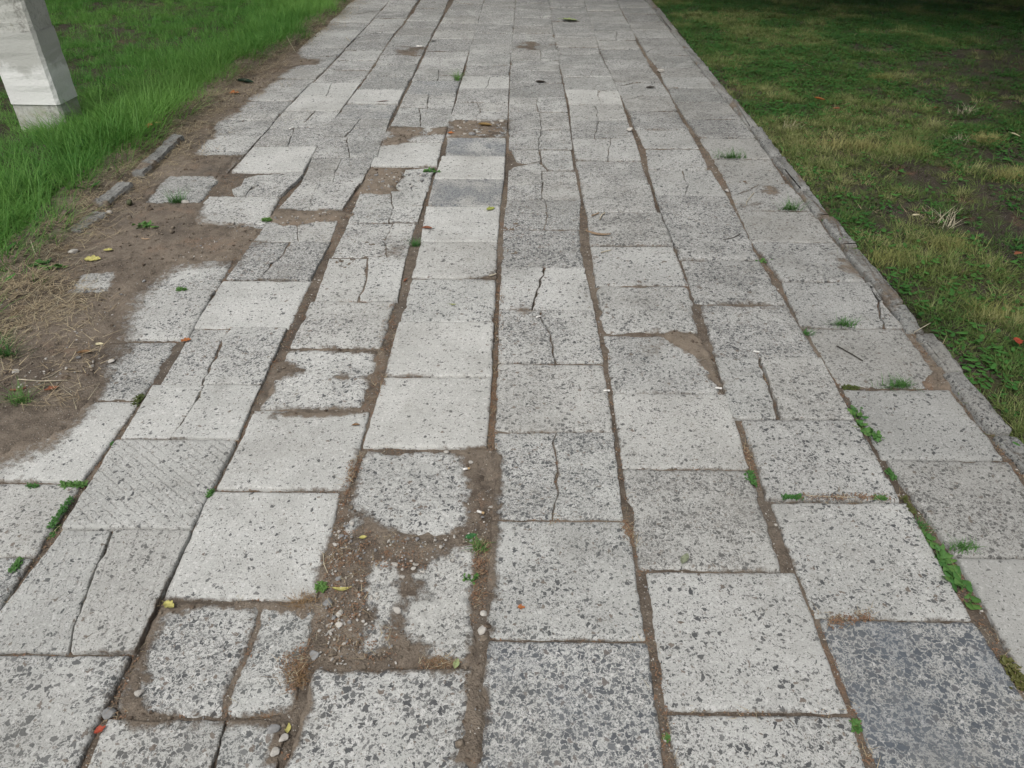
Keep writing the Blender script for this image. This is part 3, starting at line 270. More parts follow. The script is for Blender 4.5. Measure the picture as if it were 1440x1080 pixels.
('E', [(-0.0636, 3.4254),(0.1207, 3.4259),(0.1208, 3.3941),(0.1231, 3.3622),(0.1235, 3.3304),(0.1261, 3.2986),(0.1237, 3.2679),(-0.071, 3.2905)], (0.98, 0.93, 0.0, 0.0, 0.45, 0.0), True),
('E', [(0.1229, 3.4259),(0.1225, 3.3941),(0.1286, 3.3622),(0.1256, 3.3304),(0.1278, 3.2986),(0.1255, 3.2668),(0.1269, 3.2308),(0.1197, 3.1948),(0.1195, 3.1588),(0.1097, 3.1228),(0.1092, 3.0869),(0.2661, 3.0877),(0.2917, 3.4263)], (0.98, 0.93, 0.0, 0.0, 0.45, 0.0), True),
('E', [(-0.071, 3.2883),(0.1237, 3.2657),(0.1252, 3.2308),(0.117, 3.1948),(0.1168, 3.1588),(0.108, 3.1228),(0.1052, 3.0869),(-0.0784, 3.086)], (0.98, 0.93, 0.0, 0.0, 0.45, 0.0), True),
('E', [(-0.0622, 3.8194),(0.1109, 3.8203),(0.1109, 3.7881),(0.1091, 3.756),(0.1101, 3.7238),(0.1067, 3.6916),(0.1142, 3.6595),(0.1114, 3.6284),(-0.0629, 3.5996)], (0.78, 0.97, 0.0, 0.0, 0.3, 0.0), True),
('E', [(0.1151, 3.8203),(0.1131, 3.7881),(0.1133, 3.756),(0.1123, 3.7238),(0.1089, 3.6916),(0.1164, 3.6595),(0.1136, 3.6273),(0.1097, 3.5948),(0.1118, 3.5622),(0.1094, 3.5297),(0.1046, 3.4971),(0.1065, 3.4646),(0.1026, 3.4321),(0.2936, 3.4322),(0.289, 3.8212)], (0.78, 0.97, 0.0, 0.0, 0.3, 0.0), True),
('E', [(-0.0629, 3.5974),(0.1114, 3.6262),(0.1068, 3.5948),(0.1076, 3.5622),(0.1051, 3.5297),(0.1024, 3.4971),(0.1036, 3.4646),(0.1004, 3.4321),(-0.0635, 3.4319)], (0.78, 0.97, 0.0, 0.0, 0.3, 0.0), True),
('E', [(-0.0525, 4.1477),(0.0999, 4.1495),(0.1087, 3.9855),(0.0617, 3.9399),(-0.0194, 3.984)], (0.57, 0.97, 0.0, 0.0, 0.43, 0.0), True),
('E', [(0.1119, 4.1497),(0.2843, 4.1517),(0.2836, 3.8549),(0.1511, 3.8426),(0.116, 3.9629)], (0.57, 0.97, 0.0, 0.0, 0.43, 0.0), True),
('E', [(-0.0377, 3.8728),(0.05, 3.9287),(0.1003, 3.9515),(0.1433, 3.8319),(-0.056, 3.8295)], (0.57, 0.97, 0.0, 0.0, 0.43, 0.0), True),
('E', [(-0.073, 4.519),(0.1209, 4.5193),(0.1175, 4.4869),(0.1188, 4.4545),(0.1169, 4.4221),(0.1103, 4.3897),(0.1038, 4.3573),(0.106, 4.3249),(0.1076, 4.2938),(0.1049, 4.2627),(0.1004, 4.2317),(0.1023, 4.2006),(0.0993, 4.1695),(-0.0657, 4.1688)], (0.75, 0.89, 0.0, 0.0, 0.43, 0.0), True),
('E', [(0.1255, 4.5193),(0.1206, 4.4869),(0.125, 4.4545),(0.1231, 4.4221),(0.1122, 4.3897),(0.1083, 4.3573),(0.108, 4.326),(0.2969, 4.2741),(0.2991, 4.5195)], (0.75, 0.89, 0.0, 0.0, 0.43, 0.0), True),
('E', [(0.108, 4.3238),(0.1095, 4.2938),(0.1094, 4.2627),(0.1023, 4.2317),(0.1068, 4.2006),(0.1013, 4.1695),(0.2947, 4.1703),(0.2969, 4.2719)], (0.75, 0.89, 0.0, 0.0, 0.43, 0.0), True),
('E', [(-0.0759, 4.8847),(0.1204, 4.8855),(0.1181, 4.852),(0.1226, 4.8185),(0.1178, 4.785),(0.1246, 4.7516),(0.1251, 4.7181),(0.1207, 4.6857),(-0.0749, 4.6938)], (0.72, 0.89, 0.0, 0.0, 0.38, 0.0), True),
('E', [(0.1228, 4.8855),(0.12, 4.852),(0.125, 4.8185),(0.1209, 4.785),(0.1265, 4.7516),(0.127, 4.7181),(0.1239, 4.6846),(0.1258, 4.6527),(0.1228, 4.6209),(0.1286, 4.589),(0.1287, 4.5572),(0.1254, 4.5253),(0.3001, 4.5256),(0.3015, 4.8863)], (0.72, 0.89, 0.0, 0.0, 0.38, 0.0), True),
('E', [(-0.0749, 4.6916),(0.1207, 4.6835),(0.1227, 4.6527),(0.1204, 4.6209),(0.1223, 4.589),(0.1268, 4.5572),(0.1222, 4.5253),(-0.0739, 4.525)], (0.72, 0.89, 0.0, 0.0, 0.38, 0.0), True),
('E', [(-0.0786, 5.2443),(0.1162, 5.2446),(0.1134, 5.2142),(0.1084, 5.1838),(0.107, 5.1533),(0.1065, 5.1229),(0.0998, 5.0925),(0.1003, 5.0621),(0.1042, 5.0283),(0.1075, 4.9945),(0.1055, 4.9606),(0.1083, 4.9268),(0.1117, 4.893),(-0.0767, 4.8932)], (0.74, 0.95, 0.0, 0.0, 0.42, 0.0), True),
('E', [(0.1208, 5.2446),(0.118, 5.2142),(0.1103, 5.1838),(0.1094, 5.1533),(0.1089, 5.1229),(0.1044, 5.0925),(0.1023, 5.0632),(0.3029, 5.0513),(0.3035, 5.2449)], (0.74, 0.95, 0.0, 0.0, 0.42, 0.0), True),
('E', [(0.1023, 5.061),(0.1088, 5.0283),(0.1137, 4.9945),(0.11, 4.9606),(0.1146, 4.9268),(0.1137, 4.893),(0.3022, 4.8928),(0.3029, 5.0491)], (0.74, 0.95, 0.0, 0.0, 0.42, 0.0), True),
('E', [(-0.0805, 5.4473),(-0.0814, 5.6139),(0.1942, 5.613),(0.0561, 5.5365)], (1.0, 0.86, 0.0, 0.0, 0.83, 0.0), True),
('E', [(-0.0805, 5.4453),(0.0578, 5.5356),(0.1975, 5.613),(0.3038, 5.6126),(0.3043, 5.253),(-0.0794, 5.2538)], (1.0, 0.86, 0.0, 0.0, 0.83, 0.0), True),
('E', [(-0.0827, 5.9856),(0.304, 5.9851),(0.3044, 5.6214),(-0.0822, 5.6206)], (0.88, 0.87, 0.0, 0.0, 0.62, 0.0), False),
('E', [(-0.0826, 6.3237),(0.3045, 6.324),(0.3046, 5.993),(-0.0833, 5.9927)], (0.84, 0.9, 0.0, 0.0, 0.66, 0.0), False),
('E', [(-0.0824, 6.6987),(0.1595, 6.6987),(0.1549, 6.668),(0.1611, 6.6373),(0.1629, 6.6066),(0.1611, 6.5759),(0.1617, 6.5452),(0.1608, 6.5156),(-0.0828, 6.5514)], (0.76, 0.88, 0.0, 0.0, 0.49, 0.0), True),
('E', [(0.1627, 6.6987),(0.1594, 6.668),(0.1657, 6.6373),(0.1649, 6.6066),(0.1635, 6.5759),(0.1636, 6.5452),(0.1639, 6.5145),(0.1628, 6.4838),(0.1628, 6.4531),(0.1649, 6.4224),(0.1621, 6.3917),(0.1575, 6.361),(0.1613, 6.3303),(0.3051, 6.3298),(0.3051, 6.6987)], (0.76, 0.88, 0.0, 0.0, 0.49, 0.0), True),
('E', [(-0.0828, 6.5492),(0.1608, 6.5134),(0.1565, 6.4838),(0.1583, 6.4531),(0.163, 6.4224),(0.1602, 6.3917),(0.1544, 6.361),(0.1593, 6.3303),(-0.0832, 6.3309)], (0.76, 0.88, 0.0, 0.0, 0.49, 0.0), True),
('E', [(-0.0822, 7.069),(0.301, 7.0679),(0.3056, 6.7049),(-0.083, 6.7044)], (0.99, 0.89, 0.0, 0.0, 0.61, 0.0), False),
('E', [(-0.0796, 7.409),(0.2978, 7.4095),(0.3011, 7.0764),(-0.0826, 7.0758)], (0.62, 0.87, 0.0, 0.0, 0.76, 0.0), False),
('E', [(-0.0761, 7.7785),(0.301, 7.7784),(0.2981, 7.4187),(-0.0793, 7.4165)], (0.93, 0.92, 0.0, 0.0, 0.75, 0.0), False),
('E', [(-0.0722, 8.1866),(0.3045, 8.1852),(0.3013, 7.7884),(-0.0758, 7.7871)], (0.91, 0.9, 0.0, 0.0, 0.81, 0.0), False),
('E', [(0.1828, 8.1957),(-0.0719, 8.1966),(-0.0695, 8.4647),(0.0285, 8.3605)], (0.6, 0.86, 0.0, 0.0, 0.72, 0.0), True),
('E', [(0.1859, 8.1957),(0.0297, 8.3624),(-0.0695, 8.4679),(-0.0684, 8.5883),(0.308, 8.5874),(0.3048, 8.1952)], (0.6, 0.86, 0.0, 0.0, 0.72, 0.0), True),
('E', [(-0.0682, 9.0257),(0.3083, 9.026),(0.3083, 8.6001),(-0.0682, 8.5988)], (0.82, 0.89, 0.0, 0.0, 0.49, 0.0), False),
('E', [(-0.0682, 9.3812),(0.3083, 9.3823),(0.3083, 9.0392),(-0.0682, 9.0398)], (0.85, 0.89, 0.0, 0.0, 0.45, 0.0), False),
('E', [(-0.0682, 9.7349),(0.3083, 9.7344),(0.3083, 9.3934),(-0.0682, 9.3933)], (0.99, 0.87, 0.0, 0.0, 0.64, 0.0), False),
('E', [(0.3083, 9.9113),(0.3083, 9.7438),(0.1335, 9.7442),(0.186, 9.8106)], (0.42, 0.93, 0.0, 0.0, 0.56, 0.0), True),
('E', [(0.3083, 9.9133),(0.1846, 9.8114),(0.1313, 9.7442),(-0.0682, 9.7447),(-0.0682, 10.0846),(0.3083, 10.0835)], (0.42, 0.93, 0.0, 0.0, 0.56, 0.0), True),
('E', [(-0.0682, 10.4329),(0.3083, 10.4332),(0.3083, 10.0935),(-0.0682, 10.0943)], (0.96, 0.9, 0.0, 0.0, 0.81, 0.0), False),
('E', [(0.0542, 10.7904),(0.3083, 10.7898),(0.3083, 10.677),(0.1535, 10.7453)], (0.81, 0.92, 0.0, 0.0, 0.58, 0.0), True),
('E', [(0.0511, 10.7904),(0.1516, 10.7447),(0.3083, 10.6756),(0.3083, 10.4421),(-0.0682, 10.4412),(-0.0682, 10.7907)], (0.81, 0.92, 0.0, 0.0, 0.58, 0.0), True),
('E', [(0.0794, 10.7973),(-0.0682, 10.7973),(-0.0682, 10.9446),(-0.0119, 10.8895)], (0.87, 0.91, 0.0, 0.0, 0.72, 0.0), True),
('E', [(0.0812, 10.7973),(-0.0112, 10.8907),(-0.0682, 10.9464),(-0.0682, 11.1471),(0.3083, 11.1472),(0.3083, 10.7974)], (0.87, 0.91, 0.0, 0.0, 0.72, 0.0), True),
('F', [(0.2946, 0.8005),(0.6549, 0.7997),(0.6302, 0.4559),(0.294, 0.4555)], (0.55, 0.92, 0.0, 0.0, 0.2, 0.0), False),
('F', [(0.2995, 1.1546),(0.652, 1.1558),(0.6537, 0.8076),(0.2936, 0.8073)], (0.3, 0.9, 0.0, 0.0, 0.15, 0.0), False),
('F', [(0.2861, 1.51),(0.6372, 1.5096),(0.6232, 1.1621),(0.288, 1.1624)], (0.8, 0.87, 0.0, 0.0, 0.5, 0.0), False),
('F', [(0.2913, 1.86),(0.6492, 1.8589),(0.6383, 1.5152),(0.2851, 1.5146)], (0.3, 0.95, 0.0, 0.0, 0.2, 0.0), False),
('F', [(0.2914, 2.2087),(0.6302, 2.2085),(0.6394, 1.8637),(0.2877, 1.8637)], (0.55, 0.89, 0.0, 0.0, 0.9, 0.0), False),
('F', [(0.2957, 2.5565),(0.6543, 2.5565),(0.6308, 2.2131),(0.2917, 2.2131)], (0.55, 0.92, 0.0, 0.0, 0.9, 0.0), False),
('F', [(0.3019, 2.9083),(0.6563, 2.9095),(0.6565, 2.5645),(0.2955, 2.5641)], (0.25, 0.85, 0.0, 0.0, 0.35, 0.0), False),
('F', [(0.3091, 3.2696),(0.6555, 3.2708),(0.6571, 2.9154),(0.3019, 2.9169)], (0.85, 0.87, 0.0, 0.0, 0.35, 0.0), False),
('F', [(0.3027, 3.6313),(0.655, 3.6299),(0.6431, 3.2771),(0.3087, 3.2765)], (0.58, 0.88, 0.0, 0.0, 0.42, 0.0), False),
('F', [(0.298, 3.9849),(0.6576, 3.9846),(0.6565, 3.6377),(0.3016, 3.6373)], (0.61, 0.85, 0.0, 0.0, 0.52, 0.0), False),
('F', [(0.3017, 4.3511),(0.5224, 4.3518),(0.5182, 4.3191),(0.5175, 4.2864),(0.5153, 4.2537),(0.5082, 4.221),(0.4983, 4.1882),(0.4931, 4.1555),(0.4915, 4.1228),(0.4902, 4.0901),(0.4845, 4.0574),(0.4766, 4.0247),(0.4761, 3.9919),(0.2971, 3.9916)], (0.31, 0.89, 0.0, 0.0, 0.82, 0.0), True),
('F', [(0.5256, 4.3518),(0.5213, 4.3191),(0.522, 4.2864),(0.5172, 4.2537),(0.5101, 4.221),(0.5002, 4.1882),(0.4962, 4.1555),(0.4977, 4.1228),(0.4926, 4.0901),(0.4876, 4.0574),(0.479, 4.0247),(0.4807, 3.9919),(0.6586, 3.9923),(0.6671, 4.3525)], (0.31, 0.89, 0.0, 0.0, 0.82, 0.0), True),
('F', [(0.311, 4.7086),(0.4854, 4.7091),(0.4789, 4.6734),(0.4716, 4.6377),(0.4637, 4.6021),(0.4671, 4.5664),(0.4579, 4.5307),(0.4522, 4.4961),(0.4425, 4.4614),(0.439, 4.4268),(0.4322, 4.3922),(0.4322, 4.3575),(0.3015, 4.3578)], (0.68, 0.86, 0.0, 0.0, 0.52, 0.0), True),
('F', [(0.4874, 4.7091),(0.4852, 4.6734),(0.4735, 4.6377),(0.4668, 4.6021),(0.4702, 4.5664),(0.4603, 4.5307),(0.4585, 4.4961),(0.4456, 4.4614),(0.4422, 4.4268),(0.4353, 4.3922),(0.4346, 4.3575),(0.6681, 4.3573),(0.6651, 4.7096)], (0.68, 0.86, 0.0, 0.0, 0.52, 0.0), True),
('F', [(0.3207, 5.0636),(0.48, 5.0634),(0.4812, 5.0314),(0.4853, 4.9994),(0.4919, 4.9674),(0.4932, 4.9354),(0.4922, 4.9034),(0.4942, 4.8721),(0.4836, 4.8407),(0.4821, 4.8094),(0.4845, 4.778),(0.4837, 4.7467),(0.4776, 4.7153),(0.3113, 4.7154)], (0.32, 0.88, 0.0, 0.0, 0.45, 0.0), True),
('F', [(0.4846, 5.0634),(0.4844, 5.0314),(0.4915, 4.9994),(0.495, 4.9674),(0.4956, 4.9354),(0.4954, 4.9034),(0.4966, 4.8721),(0.4882, 4.8407),(0.4852, 4.8094),(0.4864, 4.778),(0.4861, 4.7467),(0.4822, 4.7153),(0.6655, 4.7153),(0.6754, 5.0632)], (0.32, 0.88, 0.0, 0.0, 0.45, 0.0), True),
('F', [(0.3107, 5.4314),(0.5346, 5.4308),(0.5395, 5.4006),(0.5337, 5.3705),(0.5364, 5.3403),(0.5282, 5.3102),(0.5261, 5.28),(0.5268, 5.2499),(0.5324, 5.2197),(0.5269, 5.1896),(0.5269, 5.1594),(0.5308, 5.1293),(0.5303, 5.0991),(0.5273, 5.069),(0.3199, 5.0694)], (0.12, 1.04, 0.0, 0.0, 0.2, 0.0), True),
('F', [(0.5378, 5.4308),(0.5414, 5.4006),(0.5383, 5.3705),(0.5396, 5.3403),(0.5306, 5.3102),(0.5323, 5.28),(0.5287, 5.251),(0.6811, 5.2347),(0.6852, 5.4302)], (0.12, 1.04, 0.0, 0.0, 0.2, 0.0), True),
('F', [(0.5287, 5.2488),(0.5355, 5.2197),(0.5293, 5.1896),(0.53, 5.1594),(0.5327, 5.1293),(0.5327, 5.0991),(0.5305, 5.069),(0.677, 5.0686),(0.6811, 5.2325)], (0.12, 1.04, 0.0, 0.0, 0.2, 0.0), True),
('F', [(0.3068, 5.8111),(0.6832, 5.8099),(0.6856, 5.4368),(0.3094, 5.4376)], (0.41, 0.81, 0.0, 0.0, 0.35, 0.0), False),
('F', [(0.3021, 6.2018),(0.6651, 6.2016),(0.6826, 5.8187),(0.3059, 5.819)], (0.59, 0.85, 0.0, 0.0, 0.75, 0.0), False),
('F', [(0.2983, 6.5639),(0.6623, 6.5624),(0.6634, 6.2118),(0.3011, 6.2119)], (0.85, 0.81, 0.0, 0.0, 0.52, 0.0), False),
('F', [(0.2977, 6.8332),(0.6654, 6.8342),(0.6633, 6.5733),(0.2975, 6.5742)], (0.66, 0.82, 0.0, 0.0, 0.82, 0.0), False),
('F', [(0.2977, 7.2327),(0.6784, 7.233),(0.667, 6.8441),(0.2973, 6.8447)], (0.43, 0.79, 0.0, 0.0, 0.48, 0.0), False),
('F', [(0.2979, 7.6398),(0.6913, 7.6399),(0.6798, 7.2441),(0.2974, 7.2454)], (0.65, 0.8, 0.0, 0.0, 0.74, 0.0), False),
('F', [(0.2995, 7.9968),(0.6899, 7.9956),(0.6912, 7.6501),(0.2981, 7.6511)], (0.66, 0.79, 0.0, 0.0, 0.34, 0.0), False),
('F', [(0.3014, 8.4022),(0.6884, 8.4027),(0.6898, 8.007),(0.2997, 8.0062)], (0.94, 0.86, 0.0, 0.0, 0.31, 0.0), False),
('F', [(0.3024, 8.7504),(0.695, 8.7518),(0.6883, 8.4101),(0.3016, 8.41)], (0.88, 0.83, 0.0, 0.0, 0.4, 0.0), False),
('F', [(0.3024, 9.1034),(0.7029, 9.1028),(0.6957, 8.761),(0.3024, 8.7606)], (0.77, 0.85, 0.0, 0.0, 0.71, 0.0), False),
('F', [(0.3024, 9.4589),(0.7072, 9.4576),(0.7037, 9.1143),(0.3024, 9.1138)], (0.51, 0.8, 0.4, 0.0, 0.68, 0.0), False),
('F', [(0.3024, 9.8171),(0.7072, 9.8169),(0.7072, 9.4677),(0.3024, 9.4681)], (0.57, 0.84, 0.4, 0.0, 0.62, 0.0), False),
('F', [(0.5207, 9.8272),(0.3024, 9.8264),(0.3024, 9.9983),(0.4291, 9.9305)], (0.91, 0.84, 0.0, 0.0, 0.65, 0.0), True),
('F', [(0.5234, 9.8272),(0.4307, 9.9317),(0.3024, 10.0004),(0.3024, 10.1801),(0.7072, 10.1802),(0.7072, 9.8279)], (0.91, 0.84, 0.0, 0.0, 0.65, 0.0), True),
('F', [(0.3024, 10.5353),(0.7072, 10.536),(0.7072, 10.1857),(0.3024, 10.1865)], (0.94, 0.82, 0.0, 0.0, 0.38, 0.0), False),
('F', [(0.3024, 10.8892),(0.7072, 10.8911),(0.7072, 10.5422),(0.3024, 10.5426)], (0.67, 0.81, 0.0, 0.0, 0.7, 0.0), False),
('F', [(0.3024, 11.0986),(0.3024, 11.2392),(0.5518, 11.2404),(0.3956, 11.1586)], (0.7, 0.85, 0.0, 0.0, 0.7, 0.0), True),
('F', [(0.3024, 11.0969),(0.3968, 11.1576),(0.5548, 11.2404),(0.7072, 11.2411),(0.7072, 10.9008),(0.3024, 10.9009)], (0.7, 0.85, 0.0, 0.0, 0.7, 0.0), True),
('G', [(0.6628, 0.6748),(1.027, 0.6747),(1.0276, 0.3271),(0.6467, 0.3256)], (0.64, 0.79, 0.0, 0.0, 0.74, 0.0), False),
('G', [(0.6669, 1.0272),(1.0112, 1.026),(1.0267, 0.6791),(0.6681, 0.6792)], (1.1, 0.82, 0.8, 0.0, 0.35, 0.85), False),
('G', [(0.6562, 1.3897),(1.0121, 1.3898),(1.0063, 1.0292),(0.6596, 1.0305)], (0.35, 0.92, 0.0, 0.0, 0.2, 0.0), False),
('G', [(0.6644, 1.7296),(1.0023, 1.7294),(0.9975, 1.3936),(0.6442, 1.3942)], (0.49, 0.81, 0.0, 0.0, 0.35, 0.0), False),
('G', [(0.6525, 2.062),(0.7986, 2.0619),(0.7881, 2.0151),(0.7921, 1.9788),(0.7832, 1.9426),(0.7891, 1.9043),(0.782, 1.866),(0.7818, 1.8147),(0.773, 1.7743),(0.7668, 1.734),(0.6373, 1.7339)], (0.46, 0.83, 0.0, 0.0, 0.53, 0.0), True),
('G', [(0.8042, 2.0619),(0.7985, 2.0151),(0.7992, 1.9788),(0.7976, 1.9426),(0.7946, 1.9043),(0.7892, 1.866),(0.7922, 1.8147),(0.7835, 1.7743),(0.7812, 1.734),(0.9979, 1.7341),(1.0066, 2.0618)], (0.46, 0.83, 0.0, 0.0, 0.53, 0.0), True),
('G', [(0.672, 2.4156),(0.9995, 2.4174),(1.0072, 2.0655),(0.654, 2.0652)], (0.81, 0.84, 0.0, 0.0, 0.62, 0.0), False),
('G', [(0.6654, 2.785),(0.9923, 2.7849),(1.0002, 2.4208),(0.652, 2.421)], (0.86, 0.79, 0.0, 0.0, 0.58, 0.0), False),
('G', [(0.6593, 3.1285),(1.0041, 3.1281),(0.9926, 2.791),(0.6612, 2.7899)], (0.78, 0.8, 0.0, 0.0, 0.64, 0.0), False),
('G', [(0.8538, 3.1337),(0.6589, 3.1341),(0.6617, 3.345),(0.7316, 3.2618)], (0.9, 0.86, 0.0, 0.0, 0.55, 0.0), True),
('G', [(0.8562, 3.1337),(0.7325, 3.2633),(0.6617, 3.3475),(0.6636, 3.4844),(1.0114, 3.4848),(1.0056, 3.1334)], (0.9, 0.86, 0.0, 0.0, 0.55, 0.0), True),
('G', [(0.6765, 3.8469),(0.8582, 3.8465),(0.8511, 3.8096),(0.8505, 3.7727),(0.8454, 3.7358),(0.8448, 3.696),(0.8506, 3.6573),(0.6703, 3.6165)], (0.38, 0.83, 0.0, 0.0, 0.53, 0.0), True),
('G', [(0.8612, 3.8465),(0.8569, 3.8096),(0.8548, 3.7727),(0.8484, 3.7358),(0.8466, 3.696),(0.8524, 3.6562),(0.8482, 3.6164),(0.8363, 3.5851),(0.8312, 3.5537),(0.8173, 3.5224),(0.8102, 3.4911),(1.0123, 3.4905),(1.0074, 3.8462)], (0.38, 0.83, 0.0, 0.0, 0.53, 0.0), True),
('G', [(0.6703, 3.6143),(0.8506, 3.6551),(0.8464, 3.6164),(0.8321, 3.5851),(0.8289, 3.5537),(0.8155, 3.5224),(0.8084, 3.4911),(0.6641, 3.4917)], (0.38, 0.83, 0.0, 0.0, 0.53, 0.0), True),
('G', [(0.7032, 4.1927),(1.0163, 4.1934),(1.0076, 3.8526),(0.6777, 3.8527)], (0.36, 0.83, 0.0, 0.0, 0.81, 0.0), False),
('G', [(0.6942, 4.5277),(1.0162, 4.528),(1.0177, 4.1976),(0.703, 4.1981)], (0.33, 0.81, 0.0, 0.0, 0.54, 0.0), False),
('G', [(0.6938, 4.9242),(1.0156, 4.9242),(1.0166, 4.533),(0.6931, 4.5351)], (0.89, 0.78, 0.0, 0.0, 0.6, 0.0), False),
('G', [(0.6891, 5.1834),(0.6875, 5.3018),(0.8553, 5.3021),(0.7489, 5.2305)], (0.7, 0.79, 0.0, 0.0, 0.83, 0.0), True),
('G', [(0.6891, 5.1819),(0.7496, 5.2297),(0.8574, 5.3021),(1.0274, 5.3024),(1.0162, 4.9304),(0.6926, 4.9309)], (0.7, 0.79, 0.0, 0.0, 0.83, 0.0), True),
('G', [(0.6821, 5.5448),(0.6803, 5.6457),(0.8102, 5.6456),(0.7399, 5.5756)], (0.4, 0.78, 0.0, 0.0, 0.72, 0.0), True),
('G', [(0.6822, 5.5436),(0.7406, 5.5748),(0.8118, 5.6456),(1.0223, 5.6454),(1.029, 5.3058),(0.6863, 5.307)], (0.4, 0.78, 0.0, 0.0, 0.72, 0.0), True),
('G', [(0.8405, 6.0188),(1.0105, 6.0186),(1.0132, 5.8963),(0.941, 5.9645)], (0.87, 0.8, 0.0, 0.0, 0.39, 0.0), True),
('G', [(0.8384, 6.0188),(0.9402, 5.9639),(1.0132, 5.8949),(1.0185, 5.652),(0.6792, 5.6504),(0.6746, 6.019)], (0.87, 0.8, 0.0, 0.0, 0.39, 0.0), True),
('G', [(0.6698, 6.3623),(1.0167, 6.3606),(1.0121, 6.0251),(0.6736, 6.0247)], (0.56, 0.81, 0.0, 0.0, 0.76, 0.0), False),
('G', [(0.6647, 6.7506),(1.0151, 6.7504),(1.0171, 6.3693),(0.6689, 6.3706)], (0.92, 0.77, 0.0, 0.0, 0.55, 0.0), False),
('G', [(0.668, 7.0953),(1.0139, 7.095),(1.0156, 6.7616),(0.6636, 6.7625)], (0.46, 0.81, 0.0, 0.0, 0.6, 0.0), False),
('G', [(0.6736, 7.4737),(0.8834, 7.4735),(0.877, 7.4427),(0.8751, 7.4119),(0.8764, 7.3812),(0.869, 7.3504),(0.8635, 7.3196),(0.8581, 7.2899),(0.6709, 7.3259)], (0.46, 0.79, 0.0, 0.0, 0.82, 0.0), True),
('G', [(0.8896, 7.4735),(0.8833, 7.4427),(0.8813, 7.4119),(0.8809, 7.3812),(0.8736, 7.3504),(0.8659, 7.3196),(0.8612, 7.2888),(0.8597, 7.258),(0.859, 7.2272),(0.851, 7.1964),(0.8463, 7.1656),(0.8467, 7.1349),(0.8436, 7.1041),(1.0161, 7.1044),(1.0359, 7.4733)], (0.46, 0.79, 0.0, 0.0, 0.82, 0.0), True),
('G', [(0.6709, 7.3237),(0.8581, 7.2877),(0.8551, 7.258),(0.8559, 7.2272),(0.8491, 7.1964),(0.8432, 7.1656),(0.8436, 7.1349),(0.839, 7.1041),(0.6681, 7.1037)], (0.46, 0.79, 0.0, 0.0, 0.82, 0.0), True),
('G', [(0.679, 7.8858),(1.0409, 7.8853),(1.0376, 7.4835),(0.674, 7.4838)], (0.85, 0.77, 0.0, 0.0, 0.44, 0.0), False),
('G', [(0.6835, 8.2351),(1.0442, 8.2355),(1.0412, 7.8959),(0.6794, 7.8946)], (0.38, 0.75, 0.0, 0.0, 0.79, 0.0), False),
('G', [(0.6881, 8.5874),(1.052, 8.5885),(1.0449, 8.243),(0.6839, 8.2445)], (0.61, 0.76, 0.0, 0.0, 0.53, 0.0), False),
('G', [(0.6928, 8.9492),(1.0601, 8.9478),(1.0528, 8.5957),(0.6885, 8.596)], (0.42, 0.75, 0.4, 0.0, 0.74, 0.0), False),
('G', [(0.6948, 9.3094),(1.0636, 9.3093),(1.0608, 8.9557),(0.6932, 8.9547)], (0.57, 0.77, 0.0, 0.0, 0.5, 0.0), False),
('G', [(0.6948, 9.6627),(1.0636, 9.6647),(1.0636, 9.3143),(0.6948, 9.315)], (0.66, 0.75, 0.0, 0.0, 0.53, 0.0), False),
('G', [(0.6948, 10.0102),(1.0636, 10.0111),(1.0636, 9.6718),(0.6948, 9.672)], (0.72, 0.78, 0.0, 0.0, 0.67, 0.0), False),
('G', [(0.6948, 10.3599),(1.0636, 10.3597),(1.0636, 10.0211),(0.6948, 10.023)], (0.67, 0.8, 0.0, 0.0, 0.35, 0.0), False),
('G', [(0.6948, 10.7147),(1.0636, 10.7159),(1.0636, 10.3711),(0.6948, 10.3692)], (0.6, 0.79, 0.0, 0.0, 0.73, 0.0), False),
('G', [(0.8117, 10.7223),(0.6948, 10.7224),(0.6948, 10.8355),(0.7549, 10.7782)], (0.87, 0.75, 0.0, 0.0, 0.72, 0.0), True),
('G', [(0.8131, 10.7223),(0.7556, 10.7789),(0.6948, 10.8369),(0.6948, 11.0697),(1.0636, 11.0699),(1.0636, 10.7221)], (0.87, 0.75, 0.0, 0.0, 0.72, 0.0), True),
('H', [(1.0421, 0.8563),(1.3773, 0.8565),(1.3945, 0.574),(1.067, 0.5733)], (0.68, 0.73, 0.0, 0.0, 0.78, 0.0), False),
('H', [(1.0528, 1.2017),(1.3395, 1.1997),(1.3753, 0.8611),(1.038, 0.8625)], (0.02, 0.72, 0.0, 0.0, 0.1, 0.0), False),
('H', [(1.0213, 1.5537),(1.3572, 1.553),(1.336, 1.2073),(1.0521, 1.2071)], (0.6, 0.68, 0.0, 0.0, 0.5, 0.0), False),
('H', [(1.0177, 1.8909),(1.3541, 1.89),(1.3603, 1.5607),(1.0152, 1.5602)], (0.2, 0.68, 0.0, 0.0, 0.4, 0.0), False),
('H', [(1.0149, 2.2588),(1.3605, 2.2571),(1.3512, 1.8964),(1.0103, 1.8962)], (0.48, 0.7, 0.0, 0.0, 0.36, 0.0), False),
('H', [(1.0272, 2.5978),(1.3783, 2.5985),(1.3693, 2.568),(1.3601, 2.5374),(1.354, 2.5068),(1.3513, 2.4762),(1.3471, 2.4456),(1.333, 2.4151),(1.3276, 2.3847),(1.3155, 2.3542),(1.3067, 2.3238),(1.307, 2.2933),(1.2901, 2.2628),(0.9989, 2.2619)], (0.37, 0.72, 0.0, 0.0, 0.72, 0.0), True),
